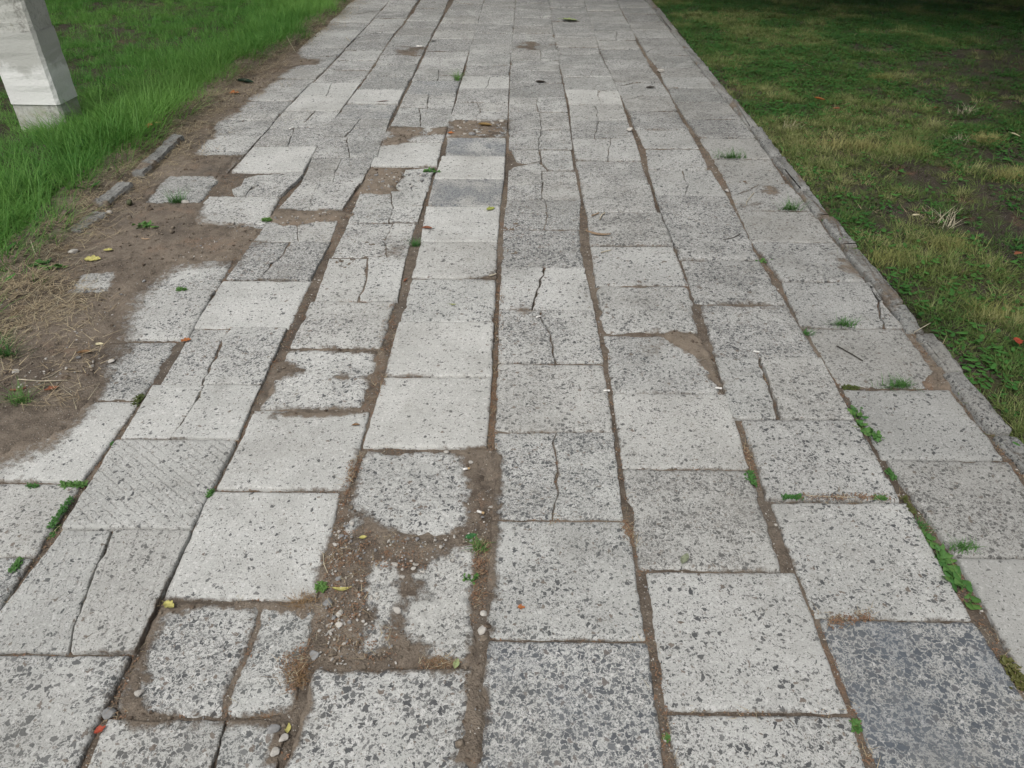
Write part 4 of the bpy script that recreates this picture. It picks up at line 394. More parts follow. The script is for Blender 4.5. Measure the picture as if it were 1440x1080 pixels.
('H', [(1.3831, 2.5985),(1.3772, 2.568),(1.3757, 2.5374),(1.3618, 2.5068),(1.367, 2.4762),(1.3519, 2.4456),(1.339, 2.4151),(1.3354, 2.3847),(1.3215, 2.3542),(1.3127, 2.3238),(1.3118, 2.2933),(1.3015, 2.2628),(1.3653, 2.2637),(1.3567, 2.5993)], (0.37, 0.72, 0.0, 0.0, 0.72, 0.0), True),
('H', [(1.006, 2.9579),(1.3651, 2.9579),(1.3569, 2.6033),(1.0314, 2.6022)], (0.54, 0.75, 0.0, 0.0, 0.41, 0.0), False),
('H', [(1.0209, 3.3046),(1.3812, 3.3028),(1.3664, 2.961),(1.0006, 2.9622)], (0.44, 0.72, 0.0, 0.0, 0.63, 0.0), False),
('H', [(1.036, 3.4876),(1.0472, 3.6419),(1.2128, 3.6417),(1.1254, 3.5502)], (0.4, 0.7, 0.0, 0.0, 0.53, 0.0), True),
('H', [(1.0359, 3.4857),(1.1263, 3.5491),(1.2148, 3.6417),(1.3543, 3.6415),(1.3824, 3.3087),(1.023, 3.3081)], (0.4, 0.7, 0.0, 0.0, 0.53, 0.0), True),
('H', [(1.0535, 4.0151),(1.3728, 4.014),(1.356, 3.647),(1.0472, 3.6458)], (0.44, 0.71, 0.0, 0.0, 0.32, 0.0), False),
('H', [(1.0456, 4.3712),(1.3806, 4.3708),(1.3741, 4.0208),(1.0522, 4.0203)], (0.27, 0.69, 0.0, 0.0, 0.61, 0.0), False),
('H', [(1.0401, 4.737),(1.3933, 4.7371),(1.3818, 4.3787),(1.0445, 4.3794)], (0.83, 0.73, 0.0, 0.0, 0.55, 0.0), False),
('H', [(1.396, 4.8834),(1.395, 4.7429),(1.1569, 4.7439),(1.284, 4.81)], (0.74, 0.71, 0.0, 0.0, 0.8, 0.0), True),
('H', [(1.396, 4.8851),(1.2826, 4.8108),(1.154, 4.7439),(1.039, 4.7443),(1.0343, 5.1238),(1.3978, 5.1249)], (0.74, 0.71, 0.0, 0.0, 0.8, 0.0), True),
('H', [(1.0403, 5.4982),(1.3992, 5.4979),(1.3983, 5.1294),(1.0341, 5.129)], (0.82, 0.66, 0.0, 0.0, 0.7, 0.0), False),
('H', [(1.0484, 5.8096),(1.4077, 5.8093),(1.4005, 5.5037),(1.0402, 5.5056)], (0.29, 0.72, 0.0, 0.0, 0.32, 0.0), False),
('H', [(1.0612, 6.1102),(1.4078, 6.1104),(1.4093, 5.8166),(1.0497, 5.8165)], (0.54, 0.67, 0.0, 0.0, 0.36, 0.0), False),
('H', [(1.0348, 6.5105),(1.395, 6.511),(1.4065, 6.1189),(1.0572, 6.1188)], (0.86, 0.71, 0.0, 0.0, 0.43, 0.0), False),
('H', [(1.0379, 6.6103),(1.0448, 6.8627),(1.1987, 6.8628),(1.0916, 6.7281)], (0.45, 0.65, 0.0, 0.0, 0.42, 0.0), True),
('H', [(1.0378, 6.6073),(1.0922, 6.7265),(1.2006, 6.8628),(1.4057, 6.863),(1.3951, 6.5211),(1.0354, 6.5216)], (0.45, 0.65, 0.0, 0.0, 0.42, 0.0), True),
('H', [(1.0377, 7.2325),(1.4226, 7.2319),(1.4079, 6.8738),(1.0436, 6.8741)], (0.72, 0.68, 0.0, 0.0, 0.72, 0.0), False),
('H', [(1.0341, 7.5738),(1.4306, 7.5738),(1.4243, 7.2441),(1.0369, 7.2439)], (0.35, 0.72, 0.0, 0.0, 0.42, 0.0), False),
('H', [(1.0415, 7.9593),(1.4304, 7.9574),(1.4306, 7.582),(1.0347, 7.5837)], (0.62, 0.66, 0.0, 0.0, 0.76, 0.0), False),
('H', [(1.0501, 8.4019),(1.4342, 8.4011),(1.4304, 7.9705),(1.0422, 7.9692)], (0.89, 0.68, 0.0, 0.0, 0.67, 0.0), False),
('H', [(1.057, 8.7579),(1.442, 8.7575),(1.435, 8.412),(1.0508, 8.4117)], (0.77, 0.68, 0.0, 0.0, 0.55, 0.0), False),
('H', [(1.0637, 9.1152),(1.4457, 9.1147),(1.4427, 8.7652),(1.0576, 8.7673)], (0.4, 0.67, 0.0, 0.0, 0.68, 0.0), False),
('H', [(1.0637, 9.4673),(1.4457, 9.4658),(1.4457, 9.1237),(1.0637, 9.1242)], (0.65, 0.68, 0.0, 0.0, 0.34, 0.0), False),
('H', [(1.0637, 9.8211),(1.4457, 9.8201),(1.4457, 9.4776),(1.0637, 9.4776)], (0.78, 0.72, 0.0, 0.0, 0.84, 0.0), False),
('H', [(1.0637, 10.1829),(1.4457, 10.182),(1.4457, 9.832),(1.0637, 9.8318)], (0.49, 0.65, 0.0, 0.0, 0.64, 0.0), False),
('H', [(1.0637, 10.5319),(1.4457, 10.5335),(1.4457, 10.1909),(1.0637, 10.1906)], (0.83, 0.68, 0.4, 0.0, 0.48, 0.0), False),
('H', [(1.4457, 10.6827),(1.4457, 10.5393),(1.3298, 10.5397),(1.4005, 10.6106)], (0.45, 0.68, 0.0, 0.0, 0.63, 0.0), True),
('H', [(1.4457, 10.6844),(1.3999, 10.6114),(1.3284, 10.5397),(1.0637, 10.5408),(1.0637, 10.8897),(1.4457, 10.8906)], (0.45, 0.68, 0.0, 0.0, 0.63, 0.0), True),
('H', [(1.0637, 11.2438),(1.4457, 11.2445),(1.4457, 10.896),(1.0637, 10.8973)], (0.57, 0.69, 0.0, 0.0, 0.59, 0.0), False),
]
COVER=[
([(-1.7305, 1.229),(-1.5837, 1.3785),(-1.4529, 1.5425),(-1.3738, 1.6205),(-1.3319, 1.7371),(-1.3393, 1.8153),(-1.3875, 1.9692),(-1.4072, 2.1096),(-1.4771, 2.3083),(-1.4882, 2.4726),(-1.4783, 2.5936),(-1.424, 2.7238),(-1.2077, 2.7782),(-1.168, 2.9219),(-1.1486, 3.0919),(-1.4766, 3.1113),(-1.4954, 3.4119),(-1.3964, 3.4492),(-1.4527, 3.5702),(-1.4296, 3.7297),(-1.486, 3.7916),(-1.5036, 4.1308),(-1.5244, 4.1064),(-1.7718, 4.1035),(-1.7633, 4.3686),(-1.8111, 4.6473),(-1.7729, 4.7524),(-1.7562, 4.8771),(-1.7981, 5.1773),(-1.7373, 5.453),(-1.7447, 5.7535),(-1.703, 6.0839),(-1.5371, 6.0858),(-1.5649, 6.3985),(-1.7617, 6.4468),(-1.8364, 6.7098),(-1.9002, 7.0813),(-1.8812, 7.3609),(-1.8888, 7.6947),(-1.8852, 8.1709),(-1.8812, 8.702),(-1.9801, 9.8618),(-3.1667, 9.848),(-3.0202, 4.2626),(-2.5071, 2.2222)], 0.05),
([(-1.16, 3.1783),(-1.1263, 3.2857),(-0.8401, 3.2806),(-0.7543, 3.2317),(-0.8483, 3.1579),(-0.9438, 3.1489),(-1.0631, 3.1084)], 0.02),
([(-0.4278, 4.371),(-0.4198, 4.7079),(-0.0726, 4.6971),(-0.0681, 4.3885)], 0.03),
([(-0.7975, 4.2127),(-0.7903, 4.5583),(-0.5706, 4.5326),(-0.4348, 4.5624),(-0.4552, 4.3972),(-0.6387, 4.3818),(-0.7033, 4.2389)], 0.02),
([(-0.7946, 3.493),(-0.8041, 3.8638),(-0.6206, 3.8551),(-0.5991, 3.7189),(-0.6339, 3.5991),(-0.5985, 3.5232),(-0.6705, 3.4852)], 0.02),
([(-0.4167, 0.7995),(-0.4413, 1.0732),(-0.4523, 1.2439),(-0.4551, 1.3278),(-0.4634, 1.4452),(-0.4449, 1.5785),(-0.2589, 1.5715),(-0.0668, 1.5829),(-0.0552, 1.3201),(-0.0601, 1.2485),(-0.0604, 1.0581),(-0.0725, 0.9655),(-0.0869, 0.889),(-0.2605, 0.8869),(-0.4212, 0.8802)], 0.022),
([(0.4981, 2.2097),(0.6178, 2.2111),(0.6449, 2.0766),(0.6374, 1.868),(0.6193, 1.9524),(0.6024, 2.0421),(0.5529, 2.1236)], 0.015),
([(1.3037, 1.9525),(1.3816, 2.0345),(1.3966, 1.8995),(1.3472, 1.8989),(1.2849, 1.9096)], 0.015),
([(-0.114, 0.698),(-0.1118, 0.8645),(-0.064, 1.1597),(-0.0662, 1.5647),(-0.0462, 1.565),(-0.0573, 1.1597),(-0.0609, 0.9835),(-0.0664, 0.6985)], 0.012),
([(-0.7608, 0.7633),(-0.7788, 0.8891),(-0.8056, 1.0533),(-0.4388, 1.0615),(-0.4232, 0.9974),(-0.4242, 0.8932),(-0.4184, 0.7774),(-0.4429, 0.6876),(-0.4605, 0.6939),(-0.4589, 0.7726)], 0.015),
([(-0.807, 1.7363),(-0.8023, 1.9358),(-0.8013, 2.1078),(-0.4481, 2.1031),(-0.4469, 1.94),(-0.4607, 1.7403)], 0.015),
]
HOLES=[
[(-1.7876, 3.3641),(-1.821, 3.7148),(-1.5998, 3.7174),(-1.5055, 3.5889),(-1.4666, 3.3678)],
[(-1.7164, 2.4755),(-1.7373, 2.6206),(-1.6237, 2.6341),(-1.5829, 2.4826)],
[(-0.1119, 1.2341),(-0.1404, 1.2179),(-0.181, 1.1886),(-0.2187, 1.1579),(-0.2258, 1.1304),(-0.2093, 1.0999),(-0.1861, 1.0802),(-0.1133, 1.0575),(-0.1054, 1.1174)],
[(-0.2527, 1.031),(-0.2326, 1.0619),(-0.1868, 1.0703),(-0.1302, 1.069),(-0.1044, 1.0422),(-0.0918, 1.0123),(-0.0948, 0.953),(-0.1156, 0.9218),(-0.134, 0.9082),(-0.1645, 0.9162),(-0.1891, 0.9519),(-0.2335, 0.9779)],
[(-0.3409, 1.1628),(-0.3098, 1.1697),(-0.2825, 1.1318),(-0.2785, 1.0791),(-0.2794, 1.0402),(-0.2956, 1.0211),(-0.3297, 1.055),(-0.3422, 1.1105)],
[(-0.3259, 0.9949),(-0.2913, 1.0026),(-0.2847, 0.949),(-0.305, 0.9247),(-0.3303, 0.9485)],
[(-0.4317, 1.5605),(-0.3604, 1.5795),(-0.2796, 1.5774),(-0.2018, 1.5601),(-0.1664, 1.5397),(-0.1534, 1.4935),(-0.1374, 1.4219),(-0.1493, 1.3744),(-0.135, 1.3241),(-0.1406, 1.2996),(-0.2028, 1.2561),(-0.2631, 1.2742),(-0.3362, 1.2876),(-0.3738, 1.3312),(-0.4331, 1.3557),(-0.4316, 1.4078)],
[(-0.4487, 1.3229),(-0.4256, 1.3356),(-0.4084, 1.2916),(-0.4297, 1.2628),(-0.4489, 1.2792)],
[(-0.7852, 1.7574),(-0.7763, 1.8182),(-0.7609, 1.8591),(-0.7846, 1.9047),(-0.7257, 1.9328),(-0.6642, 1.9655),(-0.5691, 1.9189),(-0.525, 1.9272),(-0.4706, 1.8891),(-0.4688, 1.8255),(-0.4711, 1.7751)],
[(-0.7958, 2.0684),(-0.7715, 2.0861),(-0.6251, 2.0791),(-0.4741, 2.0679),(-0.4532, 1.9801),(-0.4673, 1.924),(-0.5196, 1.9352),(-0.5701, 1.9706),(-0.6194, 1.9619),(-0.674, 1.9775),(-0.7392, 2.0055),(-0.781, 2.0301)],
[(-0.7787, 1.0136),(-0.7363, 1.0273),(-0.6739, 1.0452),(-0.6278, 1.0361),(-0.5737, 1.031),(-0.5718, 0.992),(-0.5735, 0.9561),(-0.5782, 0.9164),(-0.5797, 0.8783),(-0.5813, 0.8201),(-0.5762, 0.7828),(-0.5863, 0.7798),(-0.6373, 0.7778),(-0.6751, 0.7964),(-0.7211, 0.8019),(-0.7479, 0.8289),(-0.7517, 0.8699),(-0.7809, 0.9191),(-0.7777, 0.9485)],
[(-0.5689, 1.0311),(-0.5123, 1.0337),(-0.448, 1.0382),(-0.446, 0.988),(-0.449, 0.935),(-0.4751, 0.8893),(-0.4744, 0.8812),(-0.4592, 0.8447),(-0.4457, 0.8141),(-0.4528, 0.7975),(-0.5277, 0.7937),(-0.5706, 0.7829),(-0.5799, 0.8201),(-0.5757, 0.8751),(-0.5747, 0.9148),(-0.5689, 0.9562),(-0.5666, 0.9902)],
]
KERB_R=[
(1.436, 1.663),
(1.663, 1.972),
(1.972, 2.22),
(2.22, 2.421),
(2.421, 2.886),
(2.886, 3.213),
(3.213, 3.526),
(3.526, 4.021),
(4.021, 4.54),
(4.54, 5.178),
(5.178, 6.004),
(6.004, 6.663),
(6.663, 7.458),
(7.458, 8.688),
(8.688, 9.941),
]
KERB_L=[
((-1.9619, 3.6625),(-1.9855, 4.2876), 0.075),
((-1.9731, 3.2758),(-1.9623, 3.5451), 0.08),
((-1.9697, 2.9846),(-1.9358, 3.2097), 0.085),
]
LAWN_EDGE=[
(-2.0685, 1.9612),
(-1.951, 2.407),
(-2.0253, 2.6355),
(-2.0763, 2.8623),
(-2.0624, 3.0431),
(-2.0882, 3.3257),
(-2.1361, 3.6504),
(-2.1611, 3.9139),
(-2.1746, 4.2725),
(-2.2124, 4.687),
(-2.1707, 5.0022),
(-2.1557, 5.4481),
(-2.1313, 5.8555),
(-2.075, 6.3179),
(-2.0327, 6.9324),
(-2.026, 7.5564),
(-1.9926, 8.1696),
(-2.0279, 9.2481),
]
LEAVES=[
(-0.1172, 1.2665, 'oval', 0.03, 20, 'green', 'deep green oval leaf on the bare soil at the corner of a crumbled slab'),
(-0.1262, 0.9033, 'oval', 0.024, 75, 'palegreen', 'pale green leaf on the near edge of the crumbled slab'),
(-0.4424, 0.7627, 'oval', 0.022, 100, 'yellow', 'small yellow leaf beside a round grey pebble in the joint'),
(-0.781, 1.0439, 'lobed', 0.034, -30, 'yellow', 'forked yellow leaf against the corner of the smooth pale slab'),
(-0.4028, 1.0916, 'long', 0.044, 12, 'yellow', 'narrow curved yellow leaf on dark soil left of the crumbled slab'),
(-0.3817, 1.2517, 'oval', 0.02, 10, 'yellow', 'tiny dull yellow leaf on gravelly soil above the crumbled slab'),
(0.3993, 1.1888, 'oval', 0.036, 60, 'greygreen', 'grey green leaf on the far edge of the big smooth slab'),
(0.0085, 1.0455, 'scrap', 0.017, 0, 'orange', 'orange leaf scrap on the speckled slab in the middle of the path'),
(-0.7997, 0.7515, 'scrap', 0.022, 40, 'red', 'torn red leaf in the wide joint at the lower left'),
(-1.4513, 2.0436, 'curled', 0.05, 10, 'brown', 'curled brown leaf on the bare soil along the lawn'),
(-1.4364, 2.1093, 'oval', 0.034, 0, 'cream', 'pale cream leaf on bare soil just above a curled brown leaf'),
(-1.7534, 2.7393, 'lobed', 0.065, 5, 'yellow', 'largest pale yellow leaf lying on the bare soil'),
(-1.7309, 2.8254, 'lobed', 0.042, 170, 'yellow', 'small pale yellow leaf behind the largest yellow leaf'),
(-0.4127, 3.0623, 'curled', 0.05, -8, 'rust', 'rust coloured curled leaf on the joint by a small green weed'),
(-0.1386, 3.2888, 'lobed', 0.048, 40, 'yellowgreen', 'bent yellow green leaf on a pale slab just beyond a dark slab'),
(0.3387, 3.0042, 'bark', 0.11, -12, 'tan', 'long curled strip of tan bark lying across a joint'),
(-0.248, 2.4002, 'long', 0.026, 0, 'yellowgreen', 'small flat yellow green leaf on a slab in the middle distance'),
(-1.1511, 2.1442, 'scrap', 0.034, 30, 'orange', 'orange leaf stuck in the joint at the corner of the bright slab'),
(1.9858, 5.1179, 'curled', 0.075, -10, 'orange', 'orange curled leaf on the shaded right lawn'),
(1.6934, 2.1414, 'lobed', 0.05, 70, 'red', 'red leaf among the grass at the right edge'),
(2.0507, 2.8032, 'curled', 0.05, 20, 'rust', 'rust leaf on the dark earth of the right lawn'),
(1.7964, 3.1888, 'oval', 0.04, 20, 'cream', 'pale cream leaf on dark earth of the right lawn'),
(2.8718, 4.3572, 'oval', 0.06, -10, 'cream', 'whitish leaf in the shade at the far right'),
(-2.1485, 4.4043, 'long', 0.07, 10, 'yellow', 'yellow leaf at the lawn edge behind the broken kerb piece'),
(-2.1449, 4.3116, 'scrap', 0.05, 10, 'orange', 'orange scrap of leaf beside the broken kerb piece'),
(-0.921, 5.101, 'long', 0.08, 0, 'rust', 'rust coloured narrow leaf on the path far from the camera'),
(-0.4153, 4.4245, 'scrap', 0.04, 0, 'orange', 'orange leaf at the near corner of a sunken soil patch'),
(-0.2181, 4.5649, 'curled', 0.09, -10, 'ochre', 'ochre leaf lying in the sunken soil patch'),
(-0.4486, 2.5997, 'curled', 0.026, 60, 'rust', 'ring shaped brown leaf caught in a sandy joint'),
(0.9189, 5.4841, 'curled', 0.07, 0, 'darkbrown', 'dark brown leaf on a grey slab far up the path'),
(0.1403, 5.6118, 'curled', 0.08, -5, 'darkbrown', 'dark twiggy leaf beside a joint far up the path'),
(0.4744, 8.0093, 'lobed', 0.15, 0, 'palegreen', 'pale green leaf scrap near the far end of the path'),
(-1.9836, 5.5473, 'curled', 0.14, -15, 'darkgreen', 'dark green rolled leaf on straw by the lawn'),
(2.0213, 4.8896, 'scrap', 0.06, 30, 'rust', 'brown leaf just below the orange leaf on the right lawn'),
(2.6868, 4.9449, 'scrap', 0.05, 30, 'rust', 'small reddish leaf in the shade of the right lawn'),
(-1.4581, 1.8435, 'scrap', 0.04, 30, 'rust', 'reddish brown leaf piece on soil by the lower left lawn'),
(-1.6241, 2.9451, 'long', 0.05, -15, 'tan', 'tan leaf under a weed on the bare soil'),
(-0.4775, 1.6795, 'curled', 0.026, 0, 'brown', 'round brown seed husk on the corner of a pale slab'),
(-1.971, 5.2643, 'scrap', 0.07, 10, 'orange', 'orange leaf among straw at the far lawn edge'),
(-0.7684, 7.0054, 'scrap', 0.05, 10, 'darkbrown', 'small dark leaf on a far slab at top centre'),
]
BUTTS=[
(0.0684, 2.3113, 30, 'white cigarette end on a cracked speckled slab'),
(-0.1423, 1.5022, 15, 'cigarette end on the sandy soil beside a worn slab'),
(-0.0958, 1.3395, -20, 'cigarette end on sandy soil at the foot of the worn slab'),
(-1.39, 4.5231, 60, 'small white cigarette end on a far cracked slab'),
(0.6273, 1.8829, -10, 'white cigarette end at the corner of the soil filled gap'),
(0.7987, 2.0914, -10, 'white cigarette end at the top of a cracked slab'),
(0.2748, 1.8675, 0, 'small pale cigarette end in a dark joint'),
(-0.8674, 6.7761, 0, 'white paper scrap on a far slab'),
]
STONES=[
(-0.467, 0.7568, 0.0235, 'grey', 'round grey pebble in the soil by a broken slab'),
(-0.4431, 0.7388, 0.02, 'white', 'chipped white stone just below the round grey pebble'),
(-0.4533, 0.7113, 0.021, 'white', 'long white stone at the bottom edge in the joint'),
(-0.0752, 1.0293, 0.016, 'white', 'white stone in the joint at the corner of the speckled slab'),
(-0.0766, 0.9887, 0.024, 'white', 'larger white stone in the joint by the crumbled slab'),
(-0.7585, 0.8303, 0.019, 'white', 'white stone in the dark wide joint at lower left'),
(-0.3165, 1.2386, 0.015, 'white', 'white pebble on gravelly soil above the crumbled slab'),
(-0.3973, 1.0237, 0.016, 'white', 'white pebble on dark soil near the left joint'),
(-0.3905, 0.9978, 0.02, 'white', 'flat white stone on dark soil left of the crumbled slab'),
(-0.3879, 0.9323, 0.014, 'white', 'small white pebble on soil below the flat white stone'),
(-0.2471, 1.1554, 0.014, 'white', 'pale pebble between the bare patches of the crumbled slab'),
(-0.2028, 1.5722, 0.019, 'white', 'oval pale pebble against the edge of the big pale slab'),
(-0.1321, 1.5284, 0.015, 'white', 'pale round pebble on the sandy soil right of the worn slab'),
(-0.4283, 1.0577, 0.026, 'grey', 'grey stone chip in the soil by the dry grass tuft'),
(-0.4281, 0.9233, 0.024, 'grey', 'grey stone chip above the lower left corner of the crumbled slab'),
(-0.8009, 0.7905, 0.03, 'grey', 'weathered flat grey stone in the wide joint at lower left'),
(-1.3498, 2.0151, 0.025, 'white', 'white stone on the bare soil by a twig'),
(-1.6252, 1.9382, 0.026, 'white', 'white stone on the soil at the left edge'),
(1.3699, 3.3233, 0.02, 'white', 'white pebble in the kerb joint on the right'),
(1.0261, 3.5516, 0.03, 'white', 'white stone in the dirt hollow on the right'),
(-1.871, 2.8103, 0.04, 'white', 'yellowish stone on soil near the lawn'),
(-1.8967, 3.2184, 0.035, 'white', 'pale stone near the broken kerb'),
(-1.6, 3.3575, 0.035, 'white', 'white stone at the edge of an exposed slab'),
(0.658, 4.5052, 0.05, 'white', 'pale stone in the joint far up the path'),
(1.0642, 5.9805, 0.06, 'white', 'pale stone by the far right joint'),
(-1.8579, 3.3284, 0.05, 'moss', 'mossy lump of stone beside the broken kerb'),
]
WEEDS=[
(-1.1708, 1.3269, 'moss', 0.016, 0.11, 57, 'moss and weed strip in the long joint at the left edge'),
(-1.1656, 1.2708, 'moss', 0.014, 0.05, 57, 'green weed at the corner of the ribbed slabs'),
(-1.2969, 1.4245, 'moss', 0.012, 0.03, 0, 'single green sprig in the crossways joint at the left edge'),
(-1.1913, 1.4312, 'moss', 0.018, 0.07, 0, 'green weed filling the joint corner by the smooth left slab'),
(-1.1635, 1.6072, 'moss', 0.012, 0.02, 0, 'tiny green sprig at the corner of the cross ribbed slab'),
(-0.8139, 1.4006, 'moss', 0.014, 0.025, 60, 'green sprig between two pale slabs left of centre'),
(-1.1859, 1.153, 'moss', 0.014, 0.04, 50, 'weed at the bottom left joint'),
(-1.176, 1.8063, 'dark', 0.02, 0.05, 50, 'dark moss cushion at a slab corner on the left'),
(-1.2954, 2.4972, 'moss', 0.018, 0.035, 0, 'small weed on the joint between two half buried slabs'),
(-0.4703, 3.7929, 'broad', 0.045, 0.05, 0, 'bright leafy weed at the corner of a chipped slab far up'),
(-0.4493, 2.9162, 'grassy', 0.03, 0.04, 0, 'grassy weed in the joint by the rust coloured leaf'),
(-0.4691, 5.7061, 'grassy', 0.07, 0.1, 40, 'yellowish grass tuft in the far joint'),
(1.0177, 1.7439, 'broad', 0.04, 0.06, -60, 'leafy green weed in the right joint at a slab corner'),
(1.0109, 1.6969, 'broad', 0.04, 0.05, -60, 'low leafy weed just below the corner weed on the right'),
(1.0293, 1.6423, 'broad', 0.035, 0.05, -60, 'leafy weed nearest the second right hand slab'),
(1.0113, 1.313, 'grassy', 0.022, 0.08, -65, 'soft green tuft in the joint above the broadleaf weed'),
(1.0228, 1.2248, 'broadbig', 0.036, 0.06, -60, 'upper cluster of large rounded leaves in the right joint'),
(1.0237, 1.1788, 'broadbig', 0.04, 0.06, -60, 'middle cluster of large rounded leaves in the right joint'),
(1.0268, 1.6678, 'moss', 0.012, 0.05, -60, 'thin green sprig line between two leafy weeds on the right'),
(1.0166, 1.2727, 'moss', 0.016, 0.05, -60, 'moss just above the large rounded leaves in the right joint'),
(1.0099, 1.3777, 'dark', 0.012, 0.06, -60, 'brownish moss in the joint above the soft green tuft'),
(1.0293, 1.1103, 'broadbig', 0.038, 0.06, -60, 'lower cluster of large rounded leaves in the right joint'),
(1.0767, 1.2299, 'grassy', 0.02, 0.07, 5, 'creeping green weed in the crossways joint at the right'),
(1.1993, 1.9086, 'grassy', 0.03, 0.11, 3, 'grass growing along the crossways joint by the kerb'),
(1.0478, 1.8992, 'dark', 0.02, 0.05, 0, 'mossy tuft at the inner corner of the right hand slab'),
(1.155, 2.2698, 'grassy', 0.03, 0.08, 0, 'grass tuft on a crossways joint in the right hand row'),
(1.0123, 2.2251, 'grassy', 0.02, 0.03, 0, 'small grass sprig at a joint crossing on the right'),
(1.0062, 2.791, 'broad', 0.035, 0.05, 0, 'leafy weed in the right hand joint halfway up'),
(1.1513, 4.0262, 'grassy', 0.05, 0.13, 0, 'grass strip in a far crossways joint on the right'),
(0.6275, 1.4717, 'moss', 0.016, 0.05, -60, 'yellow green weed between two speckled slabs'),
(0.7155, 1.4001, 'moss', 0.014, 0.05, 0, 'green weed in the joint with orange litter'),
(0.9435, 1.4001, 'moss', 0.012, 0.03, 0, 'small green sprig at the right end of the litter filled joint'),
(1.0187, 1.5044, 'moss', 0.016, 0.04, -60, 'green sprig in the right joint above the dark crack'),
(1.028, 0.8987, 'dark', 0.03, 0.07, -55, 'brown and green moss at the lower right edge'),
(0.6578, 0.7813, 'moss', 0.016, 0.02, -70, 'green sprig beside the dark speckled slab'),
(-1.6697, 3.0628, 'broad', 0.05, 0.07, 0, 'leafy weed on the bare soil near the broken kerb'),
(-0.0958, 1.2252, 'grassy', 0.02, 0.03, 0, 'thin green sprig in the reddish joint'),
(-0.1093, 1.1276, 'broad', 0.02, 0.03, 0, 'small leaves at the edge of the crumbled slab'),
(0.2883, 0.7543, 'moss', 0.01, 0.01, 0, 'single yellow green leaf sprig in the joint at the bottom'),
(1.2714, 3.3179, 'grassy', 0.05, 0.08, 0, 'grass tuft by the kerb in a dirt hollow'),
(-1.1555, 3.1623, 'moss', 0.025, 0.04, 0, 'green weed at the corner of a slab left of centre'),
(-0.4515, 1.097, 'moss', 0.02, 0.02, 0, 'two green leaves beside the tuft of dry grass'),
(1.3874, 1.8619, 'broad', 0.035, 0.04, 0, 'little pale green weed against the kerb'),
(-1.6442, 3.3658, 'grassy', 0.06, 0.07, 0, 'grass sprig growing through an exposed slab on the left'),
(-1.8927, 2.6617, 'broad', 0.07, 0.08, 0, 'weed under the edge of the left lawn'),
(1.4083, 2.9591, 'broad', 0.05, 0.06, 0, 'yellow green weed in the kerb joint on the right'),
(-1.524, 1.7841, 'grassy', 0.05, 0.06, 0, 'grass tuft on the soil at the left edge'),
(-1.7228, 2.0276, 'grassy', 0.07, 0.1, 0, 'grass at the far left edge of the soil'),
(-0.4843, 1.0629, 'dry', 0.035, 0.06, 0, 'dry brown grass tuft at the near corner of the smooth pale slab'),
(-0.4527, 0.8766, 'dry', 0.035, 0.07, 60, 'dry brown grass tuft over the edge of the broken slab'),
(-0.4976, 0.7867, 'dry', 0.022, 0.05, 0, 'straw coloured grass below the broken slab'),
(-0.1642, 0.9129, 'dry', 0.016, 0.05, 0, 'reddish dry tuft at the near edge of the crumbled slab'),
(1.9425, 3.1905, 'bleach', 0.1, 0.16, 0, 'bleached dead grass tuft on the dark bare earth'),
(2.1712, 4.1616, 'yellow', 0.1, 0.24, 0, 'round yellow green grass bunch in the middle of the right lawn'),
(1.7927, 4.2555, 'yellow', 0.09, 0.32, 0, 'wide pale green grass bunch close to the kerb'),
(1.968, 4.2575, 'yellow', 0.08, 0.2, 0, 'pale grass bunch left of the round bunch'),
(2.5279, 4.3274, 'bleach', 0.07, 0.1, 0, 'dead white grass tuft at the back of the right lawn'),
(2.8817, 4.9313, 'bleach', 0.08, 0.1, 0, 'thin bleached tuft in the deepest shade'),
(2.5322, 3.7555, 'yellow', 0.09, 0.22, 0, 'yellow grass bunch at the right edge of the lawn'),
(1.5296, 2.8036, 'yellow', 0.07, 0.24, 0, 'yellow green grass bunch beside the kerb halfway up'),
(1.8435, 2.943, 'yellow', 0.07, 0.22, 0, 'tan and green grass bunch below the bleached tuft'),
(1.7336, 2.3713, 'yellow', 0.07, 0.2, 0, 'olive grass bunch low on the right lawn'),
(2.6929, 4.3294, 'yellow', 0.08, 0.16, 0, 'dull yellow grass bunch near the whitish leaf'),
(1.6373, 4.5866, 'bleach', 0.07, 0.1, 0, 'small bleached tuft beside the far kerb'),
(2.6752, 5.8052, 'yellow', 0.07, 0.2, 0, 'pale bunch of grass in the shade of the right lawn'),
]
